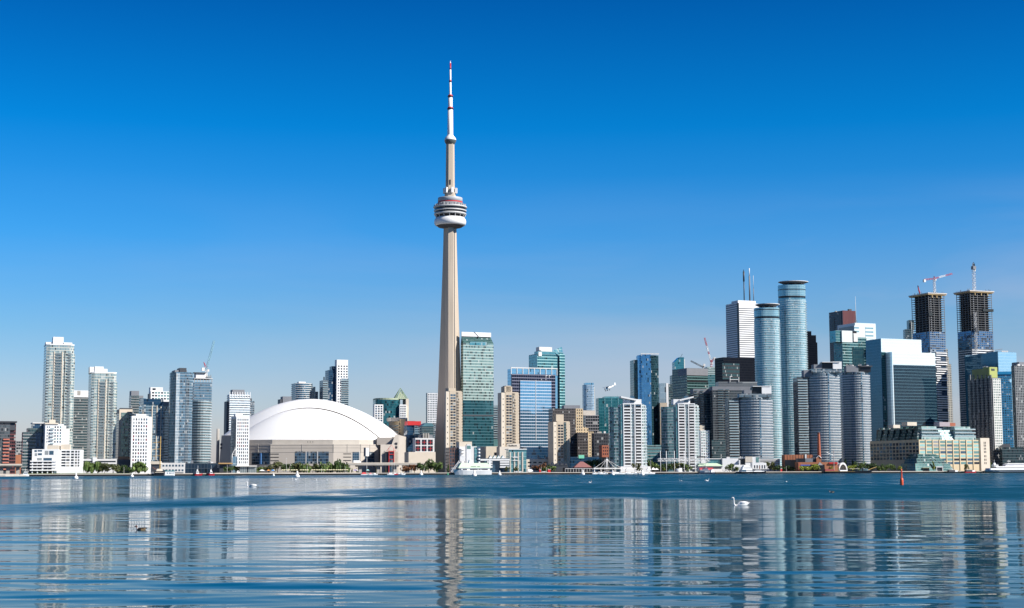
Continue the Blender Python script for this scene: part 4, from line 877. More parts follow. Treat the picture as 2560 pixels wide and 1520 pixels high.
# waterfront low buildings between tower foot and marina
t = T('apartment_block', 'white terraced building with rounded balconies beside the harbour restaurant', 1148, 1192, 1116, 110, d=26, th=R(14))
t.body(WHITE2); t.block('dark_bay', t.fx(1125), 0, 3, 24, 0, t.h-1, FM('brick_bay', (.16, .08, .06), (.02, .04, .06), (.06, .12, .18), bay=2.4, floor=3.4, mull=.3, slab=.2, metal=.3))
t.block('penthouse', t.fx(1150), t.fx(1182), 4, 20, t.h, t.fz(1104), CREAM); t.block('window_wall', t.fx(1186), t.fx(1193), -.5, 2, 0, t.fz(1118), G_AQUA)
for p0, p1 in ((1147, 1162), (1192, 1201)):
    x0, x1 = t.fx(p0), t.fx(p1); xm, r = (x0+x1)/2, (x1-x0)/2; arc = [(xm+r*math.sin(R(a)), 1.6-3.6*math.cos(R(a))) for a in range(-90, 91, 18)]
    mb = MB(); mb.prism(arc, 0, 1.35, WHITE); me = mb.mesh('balcony')
    for z in rng(3.2, t.fz(1120), 3.3): link('balcony', me, t.root, (0, 0, z))
    t.block('window_wall', x0, x1, .2, 1.5, 2, t.fz(1117), WIN2)
t.block('east_core', t.w, t.fx(1201), 2, 20, 0, t.fz(1119), WHITE2)
t = T('lift_tower', 'slim plain white tower with a glazed top rising behind the harbour restaurant', 1166, 1178, 1113, 45, d=6, th=R(10)); t.body(WHITE); t.wins([(.5, t.fz(1122.5))], t.w-1, t.fz(1114)-t.fz(1122.5), (WING,)); t.block('roof_unit', .6, t.w, 1, 5, t.h, t.h+1, WHITE2)
t = T('office_block', 'long plain cream podium behind the marina building', 1200, 1246, 1116, 190, d=30, th=R(10)); t.body(CREAM)
t.block('roof_opening', t.fx(1236), t.fx(1244), -.3, 0, t.fz(1138), t.fz(1131), BLACK)
t = T('marina_building', 'white terraced marina building with a row of small gables', 1216, 1273, 1146, 55, d=20, th=R(8)); t.body(WIN2, 'glass_core')
for q in (1150, 1155.5, 1161.5, 1168):
    for p0, p1 in ((1217, 1230), (1249, 1272)) if q > 1152 else ((1200, 1273),): t.block('terrace', t.fx(p0), t.fx(p1), -3, 1, t.fz(q)-.6, t.fz(q)+1.0, WHITE, WHITE)
for px in (1226, 1236, 1246, 1257):
    x0, x1 = t.fx(px-4.6), t.fx(px+4.6); z0, z1 = t.fz(1146), t.fz(1138.5); mb = MB(); xm = (x0+x1)/2
    mb.face([(x0, -2, z0), (x1, -2, z0), (xm, -2, z1)], WHITE); mb.face([(x1, 8, z0), (x0, 8, z0), (xm, 8, z1)], WHITE); mb.face([(x1, -2, z0), (x1, 8, z0), (xm, 8, z1), (xm, -2, z1)], WHITE); mb.face([(x0, 8, z0), (x0, -2, z0), (xm, -2, z1), (xm, 8, z1)], solid('teal_roof', (.04, .28, .28), .5)); mb.build('gable', t.root)
t = T('office_block', 'low stone framed glass building right of the marina gables', 1272, 1316, 1124, 60, d=22, th=R(10)); t.body(G_AQUA)
for px in (1275.5, 1286, 1295.5, 1306): t.block('pier', t.fx(px-1.6), t.fx(px+1.6), -.8, .2, 0, t.fz(1130), STONE)
t.block('roof_slab', -.6, t.w+.4, -1.2, 20, t.h, t.h+.8, WHITE); t.block('canopy', t.fx(1281), t.fx(1294), -1.4, 0, t.fz(1144), t.fz(1142), WHITE); t.block('canopy', t.fx(1281), t.fx(1294), -1.4, 0, t.fz(1152), t.fz(1150.5), WHITE)
t = T('parking_garage', 'low peach coloured garage with dark slots beside the beige tower', 1316, 1386, 1148, 130, d=24, th=R(10)); t.body(CREAM); t.grid(.5, t.w-1, 5, 0.8, t.h-1.6, 3, .62, .38, mats=(BLACK,)); t.roofkit(4)

# ------------------------------------------------------------------ towers of the right half
def winged(label, xa, xc, xr, ytop, off, ph, finpts, ybot):
    t = T('condo_tower', label, xc, xr, ytop, off, d=26, group='white condominiums with roof wings', th=R(14))
    w = t.w; x0 = t.fx(xa); z0 = t.fz(ybot)
    GL = FM('aqua_condo_glass', (.30, .40, .42), (.05, .16, .19), (.20, .40, .43), bay=1.5, floor=3.1, mull=.1, slab=.2, metal=.4, dark=.15, blind=.08)
    GC = FM('mint_condo_glass', (.74, .77, .76), (.20, .34, .34), (.45, .58, .56), bay=1.7, floor=3.1, mull=.22, slab=.26, metal=.3, dark=.16, blind=.14)
    pl = [(x0, 7), (x0+.6, 4), (x0*.6, 1.2), (0, 0), (0, 12), (x0+1, 11)]
    t.poly('glass_wing', pl, 0, t.h-2.5, GL); rings(t, 3.1, 3, t.h-3, .3, poly=pl, mat=GREY, thick=.25, name='wing_slab')
    t.block('wall', 0, w, -.6, 13, 0, t.h, GC)
    t.block('slit', 0, w*.07, -1.2, 0, 0, t.h-1, G_AQUA)
    pr = [(w, 1), (w+2.2, 2.4), (w+3, 6), (w+3, 12), (w, 12)]; t.poly('rounded_end', pr, 0, t.h-1, GC); rings(t, 3.1, 3, t.h-2, .7, poly=pr, mat=WHITE, rail=RAIL, name='end_balcony')
    for a, b in ((.13, .40), (.62, .84)):
        mb = MB(); mb.box(w*a, w*b, -2.1, -.6, 0, .3, WHITE); mb.box(w*a, w*b, -2.1, -2.02, .3, 1.25, WHITE); me = mb.mesh('balcony')
        for z in rng(3, t.h-2, 3.1): link('balcony', me, t.root, (0, 0, z))
        t.block('loggia', w*a, w*b, -.75, -.6, 3, t.h-1.5, WIN)
    for f in (.11, .405, .58, .85): t.block('pier', w*f-.45, w*f+.45, -2.2, -.5, 0, t.h, WHITE)
    t.block('roof_frame', w*.08, w*.88, -2.25, 2, t.h, t.h+1.1, WHITE)
    for a, b, q, y in ph: t.pbox('penthouse', a, b, q, ytop+.3, y, y+12, WHITE)
    x0, x1 = t.fx(ph[-1][0])+1, t.fx(ph[-1][1]); t.wins([(t.fx(finpts[4]), t.h+2+4*i) for i in range(2)], 4.5, 3, (WIN2,), off=ph[0][3], name='roof_window')
    (p0, q0, p1, q1) = finpts[:4]; X0, X1, Z0, Z1 = t.fx(p0), t.fx(p1), t.fz(q0), t.fz(q1); mb = MB()
    th_ = 1.6; P = [(X0, Z0), (X1, Z1)]
    mb.face([(X0, -2, Z0), (X1, -2, Z1), (X1, 10, Z1), (X0, 10, Z0)], WHITE); mb.face([(X0, 10, Z0-th_), (X1, 10, Z1-th_), (X1, -2, Z1-th_), (X0, -2, Z0-th_)], WHITE)
    mb.face([(X0, -2, Z0-th_), (X1, -2, Z1-th_), (X1, -2, Z1), (X0, -2, Z0)], WHITE); mb.face([(X1, 10, Z1-th_), (X0, 10, Z0-th_), (X0, 10, Z0), (X1, 10, Z1)], WHITE)
    mb.face([(X1, -2, Z1-th_), (X1, 10, Z1-th_), (X1, 10, Z1), (X1, -2, Z1)], WHITE); mb.face([(X0, 10, Z0-th_), (X0, -2, Z0-th_), (X0, -2, Z0), (X0, 10, Z0)], WHITE)
    mb.build('roof_wing', t.root)
    return t
t = winged('left white condominium by the marina, its roof wing rising to the left', 1525, 1552, 1612, 1011, 60, ((1567, 1604, 998, 1), (1564, 1580, 994, 2)), (1553, 990.5, 1592, 998, 1577), 1165)
t.block('podium', t.fx(1548), t.fx(1622), -6, 2, 0, t.fz(1166), WHITE)
t = winged('right white condominium behind the canopy masts, its roof wing rising to the right', 1656, 1690, 1744, 1011, 130, ((1684, 1724, 998, 1), (1710, 1726, 995, 2)), (1700, 999, 1735, 990.5, 1712), 1150)
t = T('apartment_block', 'smaller stepped white block attached right of the second white condominium', 1752, 1774, 1076, 140, d=18, th=R(14)); t.body(WHITE); t.grid(.3, t.w-.2, 4, t.fz(1145), t.h-.5, 10, .55, .5, mats=(WIN, WING)); t.pbox('penthouse', 1750, 1763, 1063, 1076.5, 2, 12, CREAM)
# blue glass tower between
t = T('office_tower', 'slim dark blue mirror tower between the two white condominiums', 1604, 1650, 886, 430, d=34, th=R(20))
w = t.w; xf = t.fx(1629); BL1 = FM('blue_mirror', (.05, .16, .26), (.05, .20, .42), (.12, .34, .60), bay=1.6, floor=3.1, mull=.06, slab=.1, metal=.7, rough=.05, dark=.05, blind=.02, tilt=.02)
BL2 = FM('blue_mirror_dark', (.02, .06, .08), (.008, .045, .06), (.03, .10, .12), bay=1.6, floor=3.1, mull=.08, slab=.1, metal=.5, rough=.05, dark=.1, blind=.035, tilt=.03)
t.poly('bright_wall', [(0, 0), (xf, -1.5), (xf, 30), (0, 30)], 0, t.h, BL1); t.poly('dark_wall', [(xf+.02, -1.5), (w, 5), (w, 30), (xf+.02, 30)], 0, t.h-1, BL2); t.block('left_flank', t.fx(1588), 0, 4, 28, 0, t.fz(899), BL2); t.block('flank_glass', t.fx(1597), -.05, 1.5, 4, 0, t.h-1, BL1)
mb = MB()
for i in range(16): mb.box(w*i/16, w*i/16+1, -.2, .6, t.h, t.h+1.6, WHITE2)
mb.build('roof_rail', t.root); t.block('green_top', xf+.3, w-.4, 1.2, 4, t.h-26, t.h-1.5, G_GREEN) if False else None
t = T('apartment_block', 'low teal glass block between the white condominiums', 1616, 1656, 1112, 200, d=22); t.body(G_AQUA); rings(t, 3.6, mat=WHITE2, e=.5); t.block('side', t.fx(1612), 0, 2, 20, 0, t.h+4, G_BLUED)
t = T('office_block', 'pale blue slab tower behind the slim blue mirror tower', 1652, 1672, 958, 620, d=24); t.body(FM('pale_slab', (.45, .55, .62), (.3, .42, .5), (.38, .5, .58), bay=6, floor=8, mull=.02, slab=.03, metal=.3)); t.block('bright_edge', t.w*.72, t.w, -.4, .1, 0, t.h, WHITE); t.block('dark_side', t.w, t.fx(1684), 2, 22, 0, t.fz(960), G_TEALD)
t = T('office_block', 'small tan block in the gap right of the slim blue mirror tower', 1651, 1669, 1007, 420, d=18); t.body(BEIGE); t.block('red_edge', t.w-.1, t.w+1, 0, 10, 0, t.h-16, ORANGE)
t = T('office_tower', 'teal glass tower with a slanted top behind the dark banded offices', 1688, 1712, 893, 1000, d=24); w = t.w
TL = FM('teal_far', (.05, .22, .28), (.03, .2, .26), (.07, .30, .36), bay=2, floor=4, mull=.06, slab=.1, metal=.5); zl = t.fz(905)
mb = MB(); mb.prism([(0, 0), (w, 0), (w, 20), (0, 20)], 0, zl, TL, ROOFM); mb.build('wall', t.root); mb = MB(); mb.face([(0, 0, zl), (w, 0, zl), (w, 0, t.h), (w*.5, 0, t.h)], TL); mb.face([(0, 0, zl), (w*.5, 0, t.h), (w*.5, 20, t.h), (0, 20, zl)], TL); mb.face([(w*.5, 0, t.h), (w, 0, t.h), (w, 20, t.h), (w*.5, 20, t.h)], TL); mb.face([(w, 0, zl), (w, 20, zl), (w, 20, t.h), (w, 0, t.h)], TL); mb.build('slanted_top', t.root)
t.block('pale_edge', w, t.fx(1716), 2, 16, 0, t.fz(898), WHITE2); mb = MB(); mb.bar((w*.7, 5, t.h), (w*.9, 5, t.h+6), .3, DGREY); mb.build('mast', t.root)
t = T('office_building', 'dark green office with grey top floors and banded glass', 1719, 1771, 920, 700, xl=1682)
BAND = FM('green_band', (.10, .20, .20), (.008, .035, .04), (.03, .09, .095), bay=2.5, floor=4.0, mull=.05, slab=.32, metal=.35, dark=.15, blind=.03)
t.body(BAND); t.block('grey_top', -.5, t.w+.3, -.5, t.d*.6, t.fz(938), t.h-.2, GREY); t.block('dark_band', 0, t.w, -.25, .1, t.fz(955), t.fz(950), BLACK)
for z in rng(t.fz(1000), t.h-12, 4): t.block('left_floor_band', -.5, -.01, 0, t.d, z, z+.9, G_GREEN)
t = T('office_tower', 'pale aqua strip tower beside the black office', 1770, 1792, 917, 760, d=22); t.body(G_AQUA, z1=t.fz(937)); t.block('banded_top', 0, t.w, 0, 22, t.fz(937), t.h, FM('strip_top', (.5, .6, .58), (.05, .14, .16), (.1, .22, .24), bay=3, floor=2.6, mull=.03, slab=.5, metal=.3))
cr2 = t
t = T('office_block', 'low steel shed roof with antennas left of the pale aqua strip tower', 1681, 1700, 938, 900, d=20); t.body(G_TEALD); t.roofkit(4)
# black office and white bank tower with masts
t = T('bank_tower', 'white marble bank tower with black window lines and roof masts', 1851, 1897, 757, 1150, xl=1819)
LINE = FM('white_lines', (.82, .82, .81), (.02, .022, .03), (.035, .04, .05), bay=40, floor=3.9, mull=.0, slab=.66, metal=.1, rough=.2, dark=0, blind=0)
w, d = t.w, t.d; nt_ = 3.5
t.block('wall', 0, w+14, 0, d, 0, t.h-7, LINE); t.block('roof_band', 0, w+14, 0, d, t.h-7, t.h, WHITE); yn = max(3, t.fy(1844, 800)); t.block('shaded_notch', -.45, -.02, .3, yn, 0, t.h, BLACK);  # black strip paints the shade of the recessed corner
t.block('left_flank', -.9, -.02, yn+.1, d, 0, t.h+1, FM('shaded_white_lines', (.74, .75, .75), (.05, .06, .08), (.07, .09, .11), bay=40, floor=3.9, mull=.0, slab=.62, metal=.1, rough=.3, dark=0, blind=0))  # duller, bluer copy of the front lines paints the left side's shade
t.block('roof_house', .5, w-.5, 4, d*.6, t.h, t.fz(750), WHITE)
def rmast(t, px, q0, q1, r0, mats, y=10):
    x, z0, z1 = t.fx(px, q0), t.fz(q1), t.fz(q0); mb = MB()
    for k, (a, b, r, m) in enumerate(mats): mb.bar((x, y, z0+(z1-z0)*a), (x, y, z0+(z1-z0)*b), r, m, 8)
    return mb.build('antenna_mast', t.root)
rmast(t, 1866, 671, 750, 1, ((0, .62, 1.0, DGREY), (.62, .94, 1.6, DGREY), (.94, 1, .6, BLACK)))
rmast(t, 1880, 667, 750, 1, ((0, .76, 1.4, GREY), (.76, 1, .8, WHITE)))
rmast(t, 1890, 685, 750, 1, ((0, .5, .7, GREY), (.5, 1, .35, WHITE2)))
t.roofkit(5, t.h+1, -.2, .4)
t = T('bank_tower', 'black office slab below the white bank tower', 1811, 1893, 893, 620, xl=1789)
BK = FM('black_grid', (.006, .008, .014), (.004, .006, .012), (.012, .016, .026), bay=1.6, floor=3.8, mull=.2, slab=.25, metal=.2, rough=.25, dark=0, blind=0)
BK.node_tree.nodes['Principled BSDF'].inputs['Specular IOR Level'].default_value = .12
t.body(BK, top=REDP); t.block('lit_windows', t.fx(1809), t.fx(1852), -.35, 0, t.fz(948), t.fz(908), FM('green_lines', (.01, .014, .02), (.03, .08, .09), (.06, .13, .14), bay=1.4, floor=5.4, mull=.12, slab=.42, metal=.35, dark=.1))
# dark shaded condominiums
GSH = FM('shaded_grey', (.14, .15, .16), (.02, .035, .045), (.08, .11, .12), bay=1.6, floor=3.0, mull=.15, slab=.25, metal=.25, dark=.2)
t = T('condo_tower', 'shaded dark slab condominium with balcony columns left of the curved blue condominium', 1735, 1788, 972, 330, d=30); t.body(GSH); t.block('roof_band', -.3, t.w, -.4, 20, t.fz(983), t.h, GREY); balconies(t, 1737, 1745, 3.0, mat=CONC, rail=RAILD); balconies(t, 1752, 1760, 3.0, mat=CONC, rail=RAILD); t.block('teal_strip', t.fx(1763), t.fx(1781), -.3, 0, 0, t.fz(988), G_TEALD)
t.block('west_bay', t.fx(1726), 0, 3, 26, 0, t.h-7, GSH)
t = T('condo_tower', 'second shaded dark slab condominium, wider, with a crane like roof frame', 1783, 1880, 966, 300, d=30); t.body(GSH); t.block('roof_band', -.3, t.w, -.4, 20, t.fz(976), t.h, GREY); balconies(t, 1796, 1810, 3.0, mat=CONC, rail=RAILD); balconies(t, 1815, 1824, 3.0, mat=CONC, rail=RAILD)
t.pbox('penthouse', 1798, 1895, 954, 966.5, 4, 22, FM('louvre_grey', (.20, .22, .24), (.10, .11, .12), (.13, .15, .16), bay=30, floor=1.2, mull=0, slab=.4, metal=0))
mb = MB(); z = t.fz
for a, b in (((1829, 941), (1829, 950)), ((1829, 941), (1835, 941)), ((1829, 949), (1851, 949)), ((1851, 942), (1851, 950))): mb.bar((t.fx(a[0]), 3, z(a[1])), (t.fx(b[0]), 3, z(b[1])), .45, WHITE2)
mb.bar((t.fx(1829), 3, z(954)), (t.fx(1829), 3, z(949)), .45, WHITE2); mb.bar((t.fx(1851), 3, z(954)), (t.fx(1851), 3, z(949)), .45, WHITE2); mb.build('roof_frame', t.root)
t.block('lower_podium', t.fx(1776), t.fx(1830), -8, 1, 0, t.fz(1100), G_TEALD)
# twin round ended towers with disc roofs
def disc_tower(label, xl, xr, ytop, off, disc, dk):
    t = T('condo_tower', label, xl, xr, ytop, off, d=30, group='aqua towers with disc roofs', th=R(10))
    w = t.w; pl = rrect(0, w, 0, 26, w*.36, 7)
    A1 = FM('aqua_tower_glass', (.44, .62, .66), (.03, .20, .28), (.20, .46, .55), bay=1.5, floor=2.95, mull=.06, slab=.2, metal=.45, rough=.07, dark=.06, blind=.05, tilt=.025)
    A2 = FM('aqua_crown_glass', (.42, .6, .64), (.24, .46, .52), (.34, .56, .62), bay=1.6, floor=2.6, mull=.1, slab=.1, metal=.45, rough=.1, dark=0, blind=0)
    zc, zc2 = t.fz(dk[0]), t.fz(dk[1])
    t.poly('wall', pl, 0, zc, A1); t.poly('dark_ring', off_poly(pl, -.4), zc, zc2, BLACK); t.poly('crown', pl, zc2, t.h, A2); rings(t, 2.95, 4, zc-1, .5, poly=pl, mat=solid('pale_slab_edge', (.62, .74, .76), .5), thick=.7)
    mb = MB(); mb.prism(off_poly(pl, .12), zc2+8, zc2+9, BLACK, cap=False, bottom=False); mb.build('dark_line', t.root)
    e0, e1 = t.fx(disc[0], disc[2]), t.fx(disc[1], disc[2]); zd = t.fz(disc[3]); cx = (e0+e1)/2; r = (e1-e0)/2; mb = MB()
    n = 28; P = [(cx+r*math.cos(2*math.pi*i/n), 13+16*math.sin(2*math.pi*i/n)) for i in range(n)]; Q = [(cx+(x-cx)*.7, 13+(y-13)*.7) for x, y in P]
    mb.prism(Q, zd, zd+2.2, GREY, polytop=P); mb.prism(P, zd+2.2, zd+2.9, WHITE2); mb.build('disc_roof', t.root)
    for i in range(0, n, 3): mb = MB(); mb.bar((cx+(P[i][0]-cx)*.62, 13+(P[i][1]-13)*.62, t.h), (cx+(P[i][0]-cx)*.75, 13+(P[i][1]-13)*.75, zd+1.2), .22, WHITE2); mb.build('strut', t.root)
    x0 = w*.8; balconies(t, 0, 0, 2.95, 6, zc-4, x01=(x0, w*.99), mat=WHITE2, rail=RAIL, dep=.2, y=4.5)
    return t
disc_tower('shorter aqua glass tower with a flat disc roof beside the white bank tower', 1895, 1957, 768, 330, (1894, 1954, 757, 764), (795, 790))
disc_tower('tallest aqua glass tower with a flat disc roof', 1955, 2024, 711, 360, (1951, 2026, 699, 707), (744, 739))
t = T('bank_tower', 'black stepped skyscraper edge right of the tallest aqua tower', 2010, 2047, 856, 900, d=26); t.body(BK); t.pbox('upper_step', 2008, 2041, 838, 857, 3, 20, BK); t.pbox('upper_step', 2006, 2030, 828, 839, 5, 18, BK)
# three curved blue grey condominiums
def curved(label, xl, xr, ytop, off, ph, sag=15.0, th=R(12), left=None):
    t = T('condo_tower', label, xl, xr, ytop, off, d=34, xl=xl-1, th=R(4), group='curved blue grey condominiums'); w = t.w
    arc = [(w*i/14, sag*(1-math.sin(math.pi*(.06+.88*i/14)))*1.0) for i in range(15)]; pl = arc+[(w, 32), (0, 32)]
    C1 = FM('curved_glass', (.34, .40, .45), (.02, .085, .13), (.13, .30, .40), bay=1.3, floor=2.95, mull=.12, slab=.16, metal=.25, rough=.08, dark=.2, blind=.05)
    t.poly('wall', pl, 0, t.h-3, C1); t.poly('top_floor', off_poly(pl, -1.2), t.h-3, t.h, G_GREY)
    rings(t, 2.95, 4, t.h-2.5, .75, poly=pl, mat=solid('pale_balcony_edge', (.76, .78, .79), .6), rail=FM('balcony_rail_glass', (.45, .49, .53), (.04, .075, .11), (.09, .14, .19), bay=1.6, floor=50, mull=.1, slab=0, metal=.12, dark=0, blind=0), thick=.5, name='balcony_ring')
    for f in (.0,): 
        x = w*f; i = min(13, int(f*14)); y = arc[i][1]; t.block('bay_strip', x-.3, x+.5, y-1.1, y+2, 0, t.h-1, WHITE2)
    t.block('glass_strip', w*.57, w*.615, arc[8][1]-.95, 4, 0, t.h-1, G_BLUE)
    t.block('east_edge', w-.4, w+.4, 17, 24, 0, t.h-10, CREAM)
    if left: t.block('west_bay', t.fx(left[0]), 2, 7, 26, 0, t.fz(left[1]), GSH); balconies(t, 0, 0, 2.95, 6, t.fz(left[1]), x01=(t.fx(left[0])+.4, 1), y=7, rail=RAIL)
    for a, b, q0, q1, y, m in ph: t.pbox('penthouse', a, b, q0, q1, y, y+11, m)
    return t
t = curved('nearest curved condominium with white floor bands behind the white pavilions', 1848, 1938, 992, 110, ((1863, 1882, 975, 990, 5, GREY), (1906, 1930, 965, 984, 3, WHITE), (1884, 1906, 968, 984, 6, BLACK), (1850, 1930, 984, 993, 2.5, G_GREY)), left=(1826, 994)); 
t.block('pergola', t.fx(1886), t.fx(1930), 2.5, 15, t.fz(966), t.fz(964.5), WHITE)
t = curved('tallest curved condominium, behind the brick chimney', 2022, 2108, 930, 140, ((2013, 2034, 925, 942, 6, GREY), (2058, 2084, 907, 922, 6, BLACK), (2084, 2106, 904, 922, 3, WHITE), (2038, 2060, 911, 924, 6, GREY), (2030, 2107, 922, 931, 2, G_GREY)), left=(2000, 942))
t.block('pergola', t.fx(2062), t.fx(2106), 2, 14, t.fz(905.5), t.fz(904), WHITE); t.block('podium', t.fx(2040), t.fx(2112), -6, 2, 0, t.fz(1158), WHITE2)
t = curved('right hand curved condominium beside the white mirror office', 2115, 2184, 929, 190, ((2118, 2148, 915, 930, 4, GREY), (2150, 2183, 914, 917, 3, DGREY), (2153, 2180, 918, 930, 5, BLACK)))
t.roofkit(6, t.fz(915), .05, .5); t.roofkit(4, t.fz(914), .5, .95)

t = T('bank_tower', 'dark red granite skyscraper with a notched corner', 2112, 2145, 776, 1150, xl=2077)
RED = FM('red_granite', (.20, .055, .05), (.12, .035, .035), (.16, .05, .045), bay=3.2, floor=60, mull=.12, slab=.0, metal=0, rough=.3, dark=0, blind=0, tilt=0)
REDD = FM('red_granite_shaded', (.05, .025, .035), (.03, .025, .04), (.05, .04, .06), bay=3, floor=4, mull=.2, slab=.2, metal=.3)  # darkened copy of the granite, left wall's shade put into the colour
w, d = t.w, t.d; t.block('front_wall', 0, w, 0, d, 0, t.h, RED); t.block('left_wall', -.4, -.02, 0, d*.97, 0, t.h-1, REDD); t.block('dark_slot', -.9, -.42, d*.08, d*.26, 0, t.h-.5, BLACK); t.block('dark_slot', -.9, -.42, d*.58, d*.74, 0, t.h-12, BLACK); t.roofkit(3, t.h-1, -.2, .5); t.block('roof_unit', w*.55, w*.75, 3, 8, t.h, t.h+3.5, DGREY)
t = T('office_tower', 'white topped office tower with a tall thin antenna', 2142, 2194, 807, 900, xl=2098); w = t.w
WH = FM('white_slats', (.72, .80, .80), (.3, .5, .56), (.42, .62, .66), bay=12, floor=6.4, mull=.0, slab=.55, metal=.3, dark=0, blind=0)
t.body(solid('ice_white_panel', (.70, .78, .78), .35, .03)); t.block('slat_windows', t.fx(2171), t.fx(2191), -.3, 0, t.fz(846), t.fz(815), WH); t.block('slat_windows', t.fx(2143), t.fx(2155), -.3, 0, t.fz(830), t.fz(814), WH); t.block('left_panel', -.5, -.01, 0, t.d*.92, t.fz(825), t.h-5, solid('grey_green_panel', (.34, .42, .40), .5))
x = t.fx(2155); mb = MB(); mb.bar((x, 8, t.h), (x, 8, t.fz(739)), .55, WHITE2, 8, .15); mb.bar((x-3.6, 8, t.h), (x, 8, t.fz(797)), .35, GREY); mb.bar((x+3.6, 8, t.h), (x, 8, t.fz(797)), .35, GREY); mb.build('antenna_mast', t.root)
t = T('office_tower', 'green glass tower with a stepped white crown before the red skyscraper', 2110, 2168, 855, 560, xl=2088); w = t.w
GG = FM('green_ribbon', (.26, .42, .42), (.01, .08, .10), (.05, .20, .22), bay=2, floor=4, mull=.05, slab=.28, metal=.45, rough=.07, dark=.15, blind=.02)
t.body(GG); t.block('dark_bay', t.fx(2137), t.fx(2165), -.6, 2, 0, t.fz(870), FM('dark_bay_glass', (.01, .05, .06), (.005, .04, .06), (.02, .09, .11), bay=3, floor=6, mull=.05, slab=.06, metal=.5, dark=.1))
t.block('white_crown', .2, t.fx(2139), 1, 16, t.h, t.fz(826), solid('ice_white_panel', (.70, .78, .78))); t.block('aqua_side', t.fx(2099), 0, 3, 18, t.h, t.fz(826), G_AQUA); t.block('dark_drum', t.fx(2137), t.fx(2152), 3, 12, t.h, t.fz(826), BLACK); t.block('white_step', t.fx(2141), t.fx(2151), -.4, 3, t.h+1, t.fz(832), WHITE2); t.block('round_step', t.fx(2151), t.fx(2173), 0, 14, 0, t.fz(842), GG)
# white mirror office with a blue flank
t = T('office_building', 'large white mirror glass office with a deep blue flank', 2207, 2308, 846, 330, xl=2169)
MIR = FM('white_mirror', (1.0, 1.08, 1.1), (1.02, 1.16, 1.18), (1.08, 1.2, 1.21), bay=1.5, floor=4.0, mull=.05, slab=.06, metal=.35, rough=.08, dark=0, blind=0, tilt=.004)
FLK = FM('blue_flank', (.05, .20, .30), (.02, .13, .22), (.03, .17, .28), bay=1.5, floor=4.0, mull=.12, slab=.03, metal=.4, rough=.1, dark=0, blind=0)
MIR2 = FM('painted_reflection', (.12, .26, .32), (.004, .02, .04), (.008, .035, .065), bay=1.5, floor=4.0, mull=.05, slab=.07, metal=.2, rough=.035, dark=.0, blind=0, tilt=.006)  # dark tint paints in the reflection of buildings opposite
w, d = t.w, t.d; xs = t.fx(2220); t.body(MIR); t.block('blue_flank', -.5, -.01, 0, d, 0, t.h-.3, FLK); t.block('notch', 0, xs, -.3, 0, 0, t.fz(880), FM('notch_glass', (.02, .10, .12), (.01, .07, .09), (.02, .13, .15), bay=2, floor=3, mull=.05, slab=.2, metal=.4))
xe = t.fx(2328); t.block('front_wing', xs, xe, -14, 4, 0, t.fz(881), MIR); t.block('reflection_panel', xs+1.6, xe, -14.4, -14, 0, t.fz(913), MIR2)
